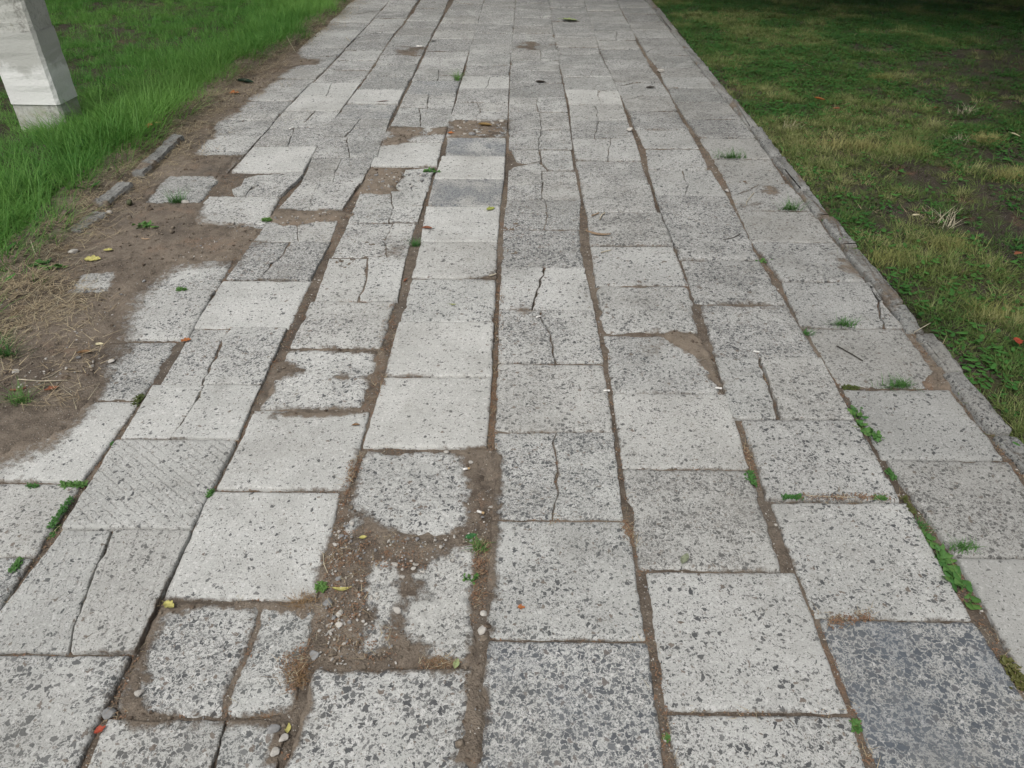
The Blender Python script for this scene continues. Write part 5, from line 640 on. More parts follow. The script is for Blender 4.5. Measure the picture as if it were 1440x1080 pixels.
TWIGS=[
([(1.0834, 2.1343),(1.0967, 2.1167),(1.118, 2.0822),(1.1396, 2.0442)], 0.0022, 'dark', 'thin dark twig on a grey slab near the kerb'),
([(1.3706, 2.2012),(1.4167, 2.2393),(1.4639, 2.2783)], 0.0016, 'pale', 'pale straw lying across the kerb'),
([(-1.5921, 1.8952),(-1.5135, 1.8846),(-1.4318, 1.8894)], 0.002, 'pale', 'long pale stalk on the soil at the left'),
([(-1.5216, 1.9),(-1.4976, 1.9198),(-1.4854, 1.964)], 0.0016, 'pale', 'bent pale stalk crossing the long stalk'),
([(-1.5852, 1.8383),(-1.5607, 1.8386),(-1.5466, 1.8537)], 0.004, 'red', 'reddish stick on the soil at the left edge'),
([(-0.4687, 1.1984),(-0.4599, 1.1658),(-0.4434, 1.1362)], 0.0014, 'pale', 'curved white root along the joint by dark soil'),
([(-2.0477, 6.9905),(-1.9984, 6.8469),(-1.8688, 6.5489)], 0.004, 'pale', 'white bent stem on the soil far up'),
([(-1.5648, 7.1456),(-1.5405, 7.0855),(-1.4985, 6.9969)], 0.003, 'pale', 'white straw in the far left joint'),
([(-2.0429, 2.8285),(-1.9754, 2.7302),(-1.8771, 2.6372)], 0.003, 'pale', 'white dead stem under the lawn edge'),
([(1.1509, 3.5157),(1.0893, 3.4065),(1.0752, 3.3627)], 0.002, 'pale', 'thin curved straw on a far right slab'),
([(0.9633, 3.0188),(0.9238, 2.982),(0.8758, 2.96)], 0.002, 'dark', 'dark thread of root on a slab right of centre'),
([(0.3914, 3.2451),(0.376, 3.2204),(0.3621, 3.1721)], 0.0035, 'pale', 'white wood splinter on the slab beside the bark'),
([(0.3295, 3.2118),(0.3504, 3.2283),(0.3649, 3.2448)], 0.004, 'tan', 'tan splinter beside the joint near the bark'),
([(0.3399, 2.8361),(0.362, 2.8498),(0.3806, 2.8568)], 0.0028, 'pale', 'white splinter on the slab below the bark'),
([(-0.1209, 2.6214),(-0.107, 2.6276),(-0.0932, 2.6398)], 0.003, 'pale', 'white splinter beside the middle joint'),
([(0.7487, 1.4057),(0.803, 1.4011),(0.8765, 1.3993)], 0.0012, 'pale', 'straw lying in the joint with orange litter'),
]
RIGHT_ZONES=[
([(1.5387, 3.7438),(2.1602, 3.9093),(2.3968, 3.6345),(2.3529, 3.2928),(1.971, 2.5927),(2.0353, 3.0535),(1.7367, 2.9417),(1.498, 3.1228)], 0.35, -0.2),
([(3.3527, 6.7704),(4.2557, 6.781),(3.3204, 5.0663),(2.6933, 4.8199),(2.6225, 5.8045)], 0.3, -0.3),
([(1.5039, 3.0105),(1.8614, 3.0147),(1.9091, 2.4792),(1.5395, 1.5835),(1.4197, 1.5821),(1.4857, 2.3684)], 2.4, 0.55),
([(1.5713, 9.2901),(3.7309, 9.3154),(2.2533, 5.8002),(1.5266, 5.3968),(1.4653, 6.4845)], 2.6, -0.1),
([(3.7309, 9.3154),(5.6504, 9.3378),(4.2557, 6.781),(3.3527, 6.7704),(2.6638, 7.0455)], 1.5, -0.6),
([(1.7265, 6.2411),(1.6373, 4.5866),(2.2008, 4.5932),(1.6505, 3.6453),(1.4596, 3.8472)], 1.7, 0.3),
]
STRAW_ZONES=[
([(-2.128, 2.432),(-1.9077, 2.5767),(-1.6697, 2.5501),(-1.5719, 2.3327),(-1.6969, 2.1378),(-1.8361, 1.9639)], 260),
([(-2.2431, 4.3366),(-2.0135, 4.3393),(-1.9429, 5.1756),(-1.7696, 4.8453),(-1.6996, 3.9193),(-1.8612, 3.6042)], 170),
([(-2.1245, 5.7491),(-1.732, 6.3219),(-1.6234, 5.7549),(-1.7729, 5.091),(-1.9429, 5.1756)], 90),
([(-1.8217, 2.1826),(-1.5383, 2.3852),(-1.2997, 1.8158),(-1.4915, 1.6097)], 60),
([(-1.8916, 6.9923),(-1.903, 9.014),(-1.7443, 8.5757),(-1.7642, 6.7106)], 40),
([(-2.139, 3.3251),(-2.0003, 3.8068),(-1.8534, 3.5848),(-1.9492, 3.0069)], 60),
]
LITTER_ZONES=[
([(-0.0883, 1.9843),(-0.0743, 1.9845),(-0.0702, 1.5647),(-0.0862, 1.5645)], 150),
([(-0.0939, 2.5685),(-0.0661, 2.5689),(-0.0686, 1.9444),(-0.0823, 1.9442)], 120),
([(-0.1056, 1.248),(-0.0706, 1.2484),(-0.0723, 1.035),(-0.1016, 1.048)], 160),
([(-0.4917, 2.3974),(-0.4467, 2.3979),(-0.424, 1.9403),(-0.4445, 1.72),(-0.4717, 1.754)], 160),
([(-0.4621, 1.5304),(-0.4377, 1.5604),(-0.4442, 1.3658),(-0.4576, 1.3402)], 90),
([(0.6815, 1.0325),(0.7882, 1.0451),(0.7811, 1.0262),(0.6788, 1.0012)], 70),
([(0.7402, 1.4082),(0.9726, 1.4083),(0.9664, 1.3926),(0.7346, 1.3899)], 110),
([(0.2618, 1.3486),(0.2859, 1.2759),(0.2838, 1.2296),(0.2682, 1.2757)], 60),
([(-0.4951, 0.909),(-0.4475, 0.9611),(-0.4313, 0.8608),(-0.4544, 0.837)], 90),
([(-0.4639, 1.1765),(-0.3648, 1.2449),(-0.3362, 1.0744),(-0.348, 0.9623),(-0.4093, 0.9616)], 170),
([(-0.4596, 1.279),(-0.2254, 1.2535),(-0.2154, 1.1579),(-0.434, 1.1553)], 110),
([(-0.4014, 0.9976),(-0.2611, 0.9993),(-0.248, 0.9035),(-0.4113, 0.9016)], 50),
([(-0.2044, 0.9124),(-0.1299, 0.9133),(-0.1285, 0.8934),(-0.2022, 0.8925)], 60),
([(0.6457, 1.6346),(0.6493, 1.5434),(0.6411, 1.4803),(0.6335, 1.5432)], 50),
]
GRAVEL_ZONES=[
([(-0.4596, 1.279),(-0.2254, 1.2535),(-0.131, 1.29),(-0.1229, 1.159),(-0.2742, 1.0951),(-0.4246, 0.9614),(-0.4168, 0.8933),(-0.4508, 1.1551)], 260, 0.0065),
([(-0.4538, 1.093),(-0.2662, 1.0365),(-0.2465, 0.892),(-0.415, 0.8851)], 150, 0.006),
([(-0.1676, 1.4215),(-0.0695, 1.4227),(-0.0671, 1.2484),(-0.1372, 1.2476)], 40, 0.006),
([(-0.7969, 3.8209),(-0.5006, 3.8674),(-0.4409, 3.7207),(-0.5993, 3.4768),(-0.7913, 3.4746)], 70, 0.013),
([(-1.1512, 3.1703),(-0.8401, 3.2806),(-0.845, 3.1422),(-1.0591, 3.0929)], 50, 0.01),
([(-0.4087, 4.6784),(-0.0901, 4.6821),(-0.0851, 4.4016),(-0.409, 4.3978)], 50, 0.014),
([(-1.6082, 1.8121),(-1.5383, 2.3852),(-1.3001, 3.2501),(-1.1649, 3.0161),(-1.4752, 2.5524),(-1.3658, 1.815)], 160, 0.007),
([(-0.4748, 1.3527),(-0.4317, 1.4184),(-0.3998, 1.2445),(-0.434, 1.1553)], 40, 0.006),
]


rng = np.random.default_rng(7); R = random.Random(5)
C = scene.collection

# ------------------------------------------------------------------ helpers
def tag(o, label=None, cat=None, group=None, kind=None):
    if label: o['label'] = label
    if cat: o['category'] = cat
    if group: o['group'] = group
    if kind: o['kind'] = kind
    return o

def hash2(ix, iy, seed):
    h = (ix.astype(np.int64)*374761393 + iy.astype(np.int64)*668265263 + seed*974634777) & 0xffffffff
    h = ((h ^ (h >> 13))*1274126177) & 0xffffffff
    return ((h ^ (h >> 16)) & 0xffff)/65535.

def noise(x, y, s, seed=0, octaves=1):
    x = np.asarray(x, float)*s; y = np.asarray(y, float)*s
    out = 0.; amp = 1.; tot = 0.
    for k in range(octaves):
        ix = np.floor(x); iy = np.floor(y); fx = x-ix; fy = y-iy
        fx = fx*fx*(3-2*fx); fy = fy*fy*(3-2*fy)
        ix = ix.astype(np.int64); iy = iy.astype(np.int64)
        v = (hash2(ix, iy, seed+k)*(1-fx)+hash2(ix+1, iy, seed+k)*fx)*(1-fy) + (hash2(ix, iy+1, seed+k)*(1-fx)+hash2(ix+1, iy+1, seed+k)*fx)*fy
        out = out+amp*v; tot += amp; amp *= .5; x = x*2.03+11.3; y = y*2.03+7.7
    return out/tot

def sstep(a, b, x):
    t = np.clip((x-a)/(b-a), 0, 1); return t*t*(3-2*t)

def inside(px, py, poly):
    r = np.zeros(px.shape, bool); n = len(poly)
    for i in range(n):
        x0, y0 = poly[i]; x1, y1 = poly[(i+1) % n]
        if y0 == y1: continue
        c = ((y0 > py) != (y1 > py)) & (px < (x1-x0)*(py-y0)/(y1-y0)+x0)
        r ^= c
    return r

def sdist(px, py, poly):                       # > 0 inside
    d = np.full(px.shape, 1e9); n = len(poly)
    for i in range(n):
        x0, y0 = poly[i]; x1, y1 = poly[(i+1) % n]
        ex, ey = x1-x0, y1-y0; L = ex*ex+ey*ey+1e-12
        t = np.clip(((px-x0)*ex+(py-y0)*ey)/L, 0, 1)
        d = np.minimum(d, (px-x0-t*ex)**2+(py-y0-t*ey)**2)
    d = np.sqrt(d); return np.where(inside(px, py, poly), d, -d)

def mesh(name, V, F, mat=None, smooth=False, attrs=None):
    me = bpy.data.meshes.new(name)
    me.from_pydata([tuple(v) for v in V] if not isinstance(V, np.ndarray) else V.tolist(), [], F)
    if mat: me.materials.append(mat)
    if smooth: me.polygons.foreach_set('use_smooth', np.ones(len(me.polygons), bool))
    for k, v in (attrs or {}).items():
        at = me.attributes.new(k, 'FLOAT', 'POINT'); at.data.foreach_set('value', np.asarray(v, np.float32))
    me.update(); return me

def grid_mesh(name, xs, ys, Z, mat, attrs=None):
    nx, ny = len(xs), len(ys)
    X, Y = np.meshgrid(xs, ys)
    co = np.stack([X.ravel(), Y.ravel(), Z.ravel()], 1).astype(np.float32)
    i = (np.arange(ny-1)[:, None]*nx+np.arange(nx-1)[None, :]).ravel()
    f = np.stack([i, i+1, i+1+nx, i+nx], 1).astype(np.int32)
    me = bpy.data.meshes.new(name)
    me.vertices.add(len(co)); me.vertices.foreach_set('co', co.ravel())
    me.loops.add(f.size); me.loops.foreach_set('vertex_index', f.ravel())
    me.polygons.add(len(f)); me.polygons.foreach_set('loop_start', np.arange(0, f.size, 4, dtype=np.int32))
    me.polygons.foreach_set('use_smooth', np.ones(len(f), bool))
    me.update(calc_edges=True); me.validate()
    if mat: me.materials.append(mat)
    for k, v in (attrs or {}).items():
        at = me.attributes.new(k, 'FLOAT', 'POINT'); at.data.foreach_set('value', np.asarray(v, np.float32).ravel())
    return me

def obj(name, me, parent=None, loc=(0, 0, 0), rot=(0, 0, 0)):
    o = bpy.data.objects.new(name, me); C.objects.link(o); o.location = loc; o.rotation_euler = rot
    if parent: o.parent = parent
    return o

# ------------------------------------------------------------------ material helpers
class NT:
    def __init__(s, name):
        s.m = bpy.data.materials.new(name); s.m.use_nodes = True
        s.t = s.m.node_tree; s.b = s.t.nodes['Principled BSDF']; s.b.inputs['Roughness'].default_value = .9
        s.b.inputs['Specular IOR Level'].default_value = .25
    def n(s, typ, **k):
        nd = s.t.nodes.new(typ)
        for a, v in k.items():
            if a.startswith('i_'): nd.inputs[a[2:].replace('_', ' ')].default_value = v
            else: setattr(nd, a, v)
        return nd
    def l(s, a, b): s.t.links.new(a, b)
    def put(s, sock, v):
        if isinstance(v, bpy.types.NodeSocket): s.l(v, sock)
        else: sock.default_value = v
    def math(s, op, a, b=0., c=None, clamp=False):
        nd = s.n('ShaderNodeMath', operation=op, use_clamp=clamp)
        s.put(nd.inputs[0], a); s.put(nd.inputs[1], b)
        if c is not None: s.put(nd.inputs[2], c)
        return nd.outputs[0]
    def mix(s, f, a, b, blend='MIX'):
        nd = s.n('ShaderNodeMix', data_type='RGBA', blend_type=blend)
        s.put(nd.inputs[0], f)
        for k, v in ((6, a), (7, b)):
            if isinstance(v, tuple) and len(v) == 3: v = v+(1,)
            s.put(nd.inputs[k], v)
        return nd.outputs[2]
    def step(s, v, a, b):
        nd = s.n('ShaderNodeMapRange', interpolation_type='SMOOTHSTEP')
        s.put(nd.inputs[0], v); s.put(nd.inputs[1], a); s.put(nd.inputs[2], b)
        return nd.outputs[0]
    def noise(s, vec, scale, detail=2., rough=.5):
        nd = s.n('ShaderNodeTexNoise'); s.put(nd.inputs['Vector'], vec); nd.inputs['Scale'].default_value = scale
        nd.inputs['Detail'].default_value = detail; nd.inputs['Roughness'].default_value = rough
        return nd
    def prop(s, name, typ='OBJECT'):
        return s.n('ShaderNodeAttribute', attribute_type=typ, attribute_name=name).outputs['Fac']
    def bump(s, h, dist, strength=1., prev=None):
        nd = s.n('ShaderNodeBump'); s.put(nd.inputs['Height'], h); nd.inputs['Distance'].default_value = dist
        nd.inputs['Strength'].default_value = strength
        if prev is not None: s.l(prev, nd.inputs['Normal'])
        return nd.outputs[0]
    def pos(s): return s.n('ShaderNodeNewGeometry').outputs['Position']

def concrete_material(name, tonefix=None):
    """washed concrete: pale cement, chips of dark stone showing; how coarse, pale or ribbed is read from each slab"""
    s = NT(name); P = s.pos()
    w = s.noise(P, 85, 3, .6)
    wv = s.n('ShaderNodeVectorMath', operation='MULTIPLY_ADD'); s.l(w.outputs['Color'], wv.inputs[0])
    wv.inputs[1].default_value = (.017,)*3; s.l(P, wv.inputs[2]); W = wv.outputs[0]
    if tonefix is None:
        agg, tone, blue, rib, big = [s.prop(k) for k in ('agg', 'tone', 'blue', 'rib', 'big')]
    else: agg, tone, blue, rib, big = tonefix
    dirt = s.prop('dirt', 'GEOMETRY')
    patch = s.noise(P, 7, 3).outputs['Fac']
    aggp = s.math('MULTIPLY', agg, s.step(patch, .28, .60)); aggp = s.math('ADD', aggp, s.math('MULTIPLY', agg, .30))
    full = s.step(agg, .85, 1.); aggp = s.math('ADD', s.math('MULTIPLY', aggp, s.math('SUBTRACT', 1., full)), s.math('MULTIPLY', full, s.math('MULTIPLY', agg, 1.12)))
    sc1 = s.math('MULTIPLY_ADD', big, -50., 112.)
    def layer(scale, r, thr):
        ve = s.n('ShaderNodeTexVoronoi', feature='DISTANCE_TO_EDGE'); vc = s.n('ShaderNodeTexVoronoi', feature='F1')
        for v in (ve, vc): s.l(W, v.inputs['Vector']); s.put(v.inputs['Scale'], scale)
        sep = s.n('ShaderNodeSeparateColor'); s.l(vc.outputs['Color'], sep.inputs[0])
        sel = s.math('LESS_THAN', sep.outputs[0], r)
        th = s.math('MULTIPLY_ADD', sep.outputs[1], .20, thr)
        body = s.step(ve.outputs['Distance'], th, s.math('ADD', th, .045))
        return s.math('MULTIPLY', sel, body), sep
    st1, c1 = layer(sc1, s.math('MULTIPLY', aggp, .66), .04)
    st2, c2 = layer(s.math('MULTIPLY', sc1, 2.1), s.math('MULTIPLY_ADD', aggp, .58, .08), .04)
    st3, c3 = layer(s.math('MULTIPLY', sc1, 4.3), s.math('MULTIPLY_ADD', aggp, .40, .12), .04)
    big_n = s.noise(P, 3.1, 4).outputs['Fac']; fine = s.noise(P, 240, 3, .7).outputs['Fac']; mid = s.noise(P, 30, 4, .6).outputs['Fac']
    base = s.mix(s.step(big_n, .3, .7), (.40, .404, .381), (.505, .509, .483))
    base = s.mix(s.math('MULTIPLY', s.step(fine, .42, .62), s.math('MULTIPLY_ADD', aggp, .25, .30)), base, (.27, .27, .26))
    base = s.mix(s.math('MULTIPLY', s.step(mid, .45, .75), .35), base, (.40, .395, .375))
    base = s.mix(s.math('MULTIPLY', s.math('GREATER_THAN', c2.outputs[1], .90), .5), base, (.62, .615, .595))
    def stonecol(c):
        a = s.mix(c.outputs[1], (.06, .063, .066), (.20, .20, .193))
        a = s.mix(s.math('MULTIPLY', s.math('GREATER_THAN', c.outputs[2], .9), .6), a, (.20, .155, .12))
        return s.mix(s.math('MULTIPLY', blue, .75), a, (.105, .125, .15))
    col = s.mix(s.math('MULTIPLY', st3, .72), base, stonecol(c3))
    col = s.mix(s.math('MULTIPLY', st2, .85), col, stonecol(c2))
    col = s.mix(s.math('MULTIPLY', st1, .94), col, stonecol(c1))
    col = s.mix(s.math('MULTIPLY', s.math('MULTIPLY', blue, .45), s.step(patch, .4, .7)), col, (.15, .175, .205))
    tn = s.n('ShaderNodeCombineColor')
    for k in range(3): s.put(tn.inputs[k], tone)
    col = s.mix(1., col, tn.outputs[0], 'MULTIPLY')
    # dark lichen and water staining with shapes of their own
    stain = s.step(s.noise(P, 2.3, 6, .68).outputs['Fac'], .48, .70)
    col = s.mix(s.math('MULTIPLY', stain, .34), col, (.20, .195, .175))
    st5 = s.step(s.noise(P, 11, 5, .7).outputs['Fac'], .56, .72)
    col = s.mix(s.math('MULTIPLY', st5, .26), col, (.21, .20, .17))
    rnd = s.n('ShaderNodeObjectInfo').outputs['Random']
    col = s.mix(s.math('MULTIPLY', s.step(rnd, .55, 1.), .14), col, (.30, .285, .245))
    col = s.mix(s.math('MULTIPLY', s.step(rnd, .35, 0.), .10), col, (.26, .28, .26))
    pit = s.step(s.noise(P, 75, 3, .7).outputs['Fac'], .66, .74)
    col = s.mix(s.math('MULTIPLY', pit, .45), col, (.16, .15, .135))
    dn = s.step(s.math('MULTIPLY_ADD', s.math('SUBTRACT', s.noise(P, 48, 6, .72).outputs['Fac'], .5), s.math('MULTIPLY', s.math('SMOOTH_MIN', s.math('MULTIPLY', dirt, 6.), 1.), 1.5), dirt), .18, .72)
    sn2 = s.noise(P, 20, 5, .72).outputs['Fac']; sn3 = s.noise(P, 200, 3, .7).outputs['Fac']
    soil = s.mix(s.step(s.math('MULTIPLY_ADD', sn2, .7, s.math('MULTIPLY', s.noise(P, 4, 3).outputs['Fac'], .6)), .45, .85), (.085, .067, .052), (.215, .178, .138))
    soil = s.mix(s.math('MULTIPLY', s.step(sn3, .52, .72), .5), soil, (.30, .255, .20))
    soil = s.mix(s.math('MULTIPLY', s.step(sn3, .46, .28), .6), soil, (.045, .034, .026))
    col = s.mix(dn, col, soil)
    # ribs pressed into two of the slabs
    sp = s.n('ShaderNodeSeparateXYZ'); s.l(W, sp.inputs[0])
    def groove(ax, ay, pitch):
        q = s.math('ADD', s.math('MULTIPLY', sp.outputs[0], ax), s.math('MULTIPLY', sp.outputs[1], ay))
        f = s.math('PINGPONG', q, pitch/2)
        return s.math('SUBTRACT', 1., s.step(f, pitch*.04, pitch*.19))
    g1 = s.math('MAXIMUM', groove(.62, .78, .021), s.math('MULTIPLY', groove(.97, -.24, .027), .5))
    g2 = groove(.985, .17, .026)
    is1 = s.math('COMPARE', rib, 1., .3); is2 = s.math('COMPARE', rib, 2., .3)
    gr = s.math('ADD', s.math('MULTIPLY', g1, is1), s.math('MULTIPLY', g2, is2))
    gr = s.math('MULTIPLY', gr, s.math('MULTIPLY', s.step(mid, .36, .60), s.math('MULTIPLY_ADD', is1, .35, .6)))
    col = s.mix(s.math('MULTIPLY', gr, .35), col, (.27, .26, .24))
    s.l(col, s.b.inputs['Base Color'])
    h = s.math('MULTIPLY', fine, .5)
    h = s.math('ADD', h, s.math('MULTIPLY', st1, .35)); h = s.math('SUBTRACT', h, s.math('MULTIPLY', pit, 1.2))
    h = s.math('ADD', h, s.math('MULTIPLY', s.math('ADD', sn2, sn3), s.math('MULTIPLY', dn, 2.2))); h = s.math('ADD', h, s.math('MULTIPLY', mid, .8)); h = s.math('SUBTRACT', h, s.math('MULTIPLY', gr, 1.3))
    s.l(s.bump(h, .0022, .8), s.b.inputs['Normal'])
    rr = s.math('MULTIPLY_ADD', st1, -.2, .92); s.l(rr, s.b.inputs['Roughness'])
    return s.m

def soil_material(name, dark=(.080, .064, .050), pale=(.225, .188, .148)):
    s = NT(name); P = s.pos()
    n1 = s.noise(P, 2.2, 4, .6).outputs['Fac']; n2 = s.noise(P, 22, 5, .7).outputs['Fac']; n3 = s.noise(P, 190, 3, .7).outputs['Fac']
    f = s.math('ADD', s.math('MULTIPLY', n1, .9), s.math('MULTIPLY', n2, .7)); f = s.step(f, .55, 1.05)
    col = s.mix(f, dark, pale)
    col = s.mix(s.math('MULTIPLY', s.step(n3, .5, .75), .45), col, (.30, .25, .20))
    col = s.mix(s.math('MULTIPLY', s.step(n3, .48, .25), .55), col, (.04, .03, .022))
    red = s.math('MULTIPLY', s.step(s.noise(P, 5, 3).outputs['Fac'], .55, .68), s.step(n2, .4, .62))
    col = s.mix(s.math('MULTIPLY', red, .4), col, (.19, .095, .05))
    v = s.n('ShaderNodeTexVoronoi', feature='F1'); s.l(P, v.inputs['Vector']); v.inputs['Scale'].default_value = 260
    sep = s.n('ShaderNodeSeparateColor'); s.l(v.outputs['Color'], sep.inputs[0])
    gr = s.math('MULTIPLY', s.math('GREATER_THAN', sep.outputs[0], .955), s.math('LESS_THAN', v.outputs['Distance'], .42))
    col = s.mix(s.math('MULTIPLY', gr, .7), col, (.5, .47, .42))
    if name == 'path_soil':
        bare = s.prop('bare', 'GEOMETRY')
        col = s.mix(s.math('MULTIPLY', s.math('SUBTRACT', 1., bare), .10), col, (.062, .048, .036))
        col = s.mix(s.math('MULTIPLY', bare, s.math('MULTIPLY', s.step(n2, .25, .6), .65)), col, (.26, .215, .165))
        damp = s.step(s.noise(P, 1.7, 4, .6).outputs['Fac'], .50, .62)
        col = s.mix(s.math('MULTIPLY', damp, .38), col, (.075, .068, .06))
    else:
        th = s.step(s.noise(P, 6, 5, .7).outputs['Fac'], .44, .6)
        col = s.mix(s.math('MULTIPLY', th, .6), col, (.045, .055, .02))
    s.l(col, s.b.inputs['Base Color']); s.b.inputs['Roughness'].default_value = .97
    h = s.math('ADD', s.math('MULTIPLY', n3, .6), n2); h = s.math('ADD', h, s.math('MULTIPLY', gr, .5))
    s.l(s.bump(h, .010, 1.), s.b.inputs['Normal'])
    return s.m

def leaf_material(name, c0, c1, tint=True, trans=.3, hue=None):
    """blade and leaf colour between c0 and c1; 'tint' comes with each instance, else from the object"""
    s = NT(name)
    if tint:
        f = s.prop('tint', 'INSTANCER')
    else:
        f = s.n('ShaderNodeObjectInfo').outputs['Random']
    pn = s.noise(s.pos(), 35, 2).outputs['Fac']
    f2 = s.math('ADD', f, s.math('MULTIPLY', s.math('SUBTRACT', pn, .5), .5), clamp=True)
    col = s.mix(f2, c0, c1)
    if hue: col = s.mix(s.step(s.noise(s.pos(), 120, 1).outputs['Fac'], .56, .66), col, hue)
    s.l(col, s.b.inputs['Base Color']); s.b.inputs['Roughness'].default_value = .55
    tr = s.n('ShaderNodeBsdfTranslucent'); s.l(col, tr.inputs['Color'])
    mx = s.n('ShaderNodeMixShader'); mx.inputs[0].default_value = trans
    s.l(s.b.outputs[0], mx.inputs[1]); s.l(tr.outputs[0], mx.inputs[2])
    s.l(mx.outputs[0], s.t.nodes['Material Output'].inputs['Surface'])
    return s.m

def plain(name, col, rough=.8, var=.25, scale=60, col2=None):
    s = NT(name); P = s.pos(); n = s.noise(P, scale, 3).outputs['Fac']
    c2 = col2 or tuple(c*(1-var*1.6) for c in col)
    c = s.mix(s.step(n, .3, .7), col, c2); s.l(c, s.b.inputs['Base Color']); s.b.inputs['Roughness'].default_value = rough
    s.l(s.bump(n, .002, .5), s.b.inputs['Normal'])
    return s.m

M_slab = concrete_material('washed_concrete')
M_kerb = concrete_material('kerb_concrete', (.5, .55, .0, 0., .2))
M_kerb_old = concrete_material('old_kerb_concrete', (.3, .50, .0, 0., .3))
M_soil = soil_material('path_soil')
M_earth = soil_material('lawn_earth', (.022, .018, .014), (.055, .044, .033))

# ------------------------------------------------------------------ ground far and near
obj('ground', mesh('ground', [(-250, -250, -.25), (250, -250, -.25), (250, 250, -.25), (-250, 250, -.25)], [(0, 1, 2, 3)],
    plain('far_turf', (.05, .075, .02), .95, .5, 3)))['kind'] = 'structure'

def cover_at(x, y, soft=1., shift=0., grow=0., raw=False):
    """how deep loose soil lies over the paving (0..1); HOLES are where worn concrete still shows through"""
    c = np.zeros(x.shape)
    nz = (noise(x, y, 9, 3, 3)-.5)*.10
    n2 = (noise(x, y, 45, 8, 2)-.5)*.03
    for poly, s in COVER:
        P = np.array(poly); x0, y0 = P.min(0)-.3; x1, y1 = P.max(0)+.3
        k = (x > x0) & (x < x1) & (y > y0) & (y < y1)
        if not k.any(): continue
        d = sdist(x[k], y[k], poly)+(nz[k]*min(1.1, s/.05)+n2[k]*min(1, s/.03))+shift
        if s > .04: d = d-.07*sstep(3.0, 3.6, y[k])
        sf = soft if soft <= 1 else soft*((1.7-1.0*sstep(2.8, 3.4, y[k])) if s > .04 else .75)
        c[k] = np.maximum(c[k], sstep(-s*sf, s*np.minimum(sf, 2)*.6, d))
    if raw: return c
    for poly in HOLES:
        P = np.array(poly); x0, y0 = P.min(0)-.1; x1, y1 = P.max(0)+.1
        k = (x > x0) & (x < x1) & (y > y0) & (y < y1)
        if not k.any(): continue
        d = sdist(x[k], y[k], poly)+grow+n2[k]*.8+(noise(x[k], y[k], 110, 14, 2)-.5)*.014
        c[k] *= 1-sstep(-.016*soft, .008*soft, d)
    return c
def stain_at(x, y):
    c = np.zeros(x.shape)
    for poly, amt in DIRT:
        P = np.array(poly); x0, y0 = P.min(0)-.3; x1, y1 = P.max(0)+.3
        k = (x > x0) & (x < x1) & (y > y0) & (y < y1)
        if k.any(): c[k] = np.maximum(c[k], amt*sstep(-.06, .05, sdist(x[k], y[k], poly)+(noise(x[k], y[k], 12, 19, 3)-.5)*.12))
    return c

LE = np.array(sorted([(y, x) for x, y in LAWN_EDGE]))
def lawn_edge_x(y): return np.interp(y, LE[:, 0], LE[:, 1])+.035+.03*sstep(3.4, 2.4, y)+(noise(y, y*0, 3.1, 21, 2)-.5)*.12

def bed_height(x, y):
    c = cover_at(x, y); c0 = cover_at(x, y, raw=True)
    fill = noise(x, y, 1.6, 4, 2)
    z = -.0115+.0085*sstep(.25, .7, fill)+(noise(x, y, 60, 9, 3)-.5)*.008
    crust = np.zeros(x.shape)                       # thin caked soil level with the worn concrete
    for ci in CRUST:
        P = COVER[ci][0]; x0, y0 = np.min(P, 0)-.1; x1, y1 = np.max(P, 0)+.1
        k = (x > x0) & (x < x1) & (y > y0) & (y < y1)
        crust[k] = np.maximum(crust[k], sstep(-.03, .02, sdist(x[k], y[k], P)))
    zc = .009-.0105*crust+crust*((noise(x, y, 7, 25, 3)-.5)*.014+(noise(x, y, 55, 26, 3)-.5)*.006)+(noise(x, y, 14, 5, 3)-.5)*.010+(noise(x, y, 90, 6, 2)-.5)*.005
    z = z*(1-c0)+c0*(zc*c+(1-c)*(-.0045+(noise(x, y, 40, 23, 3)-.5)*.006))
    z = z+(noise(x, y, 34, 17, 3)-.5)*.006*c
    ex = lawn_edge_x(y)
    z = z-.12*sstep(-.10, -.22, x-ex)
    z = z+sstep(.14, -.02, x-ex)*.035+sstep(-1.86, -2.1, x)*(noise(x, y, 11, 12, 3)-.4)*.03
    return z

ys = [.25]
while ys[-1] < 10.95: ys.append(ys[-1]+max(.0055, min(.03, .0038*ys[-1])))
ys = np.array(ys); xs = np.arange(-2.75, 1.40, .0068)
X, Y = np.meshgrid(xs, ys)
Z = bed_height(X, Y)
path = obj('path', grid_mesh('path', xs, ys, Z, M_soil, {'bare': np.maximum(cover_at(X, Y, raw=True), sstep(-1.8, -1.9, X))*(.35+.65*sstep(-1.35, -.95, X))*(.2+.8*sstep(1.7, 2.3, Y))})); path['kind'] = 'structure'
path['label'] = 'brown soil bed of the footpath showing in joints and bare patches'
def bed_z(x, y):
    i = min(max(int((x-xs[0])/(xs[1]-xs[0])), 0), len(xs)-1); j = min(int(np.searchsorted(ys, y)), len(ys)-1)
    return float(Z[j, i])

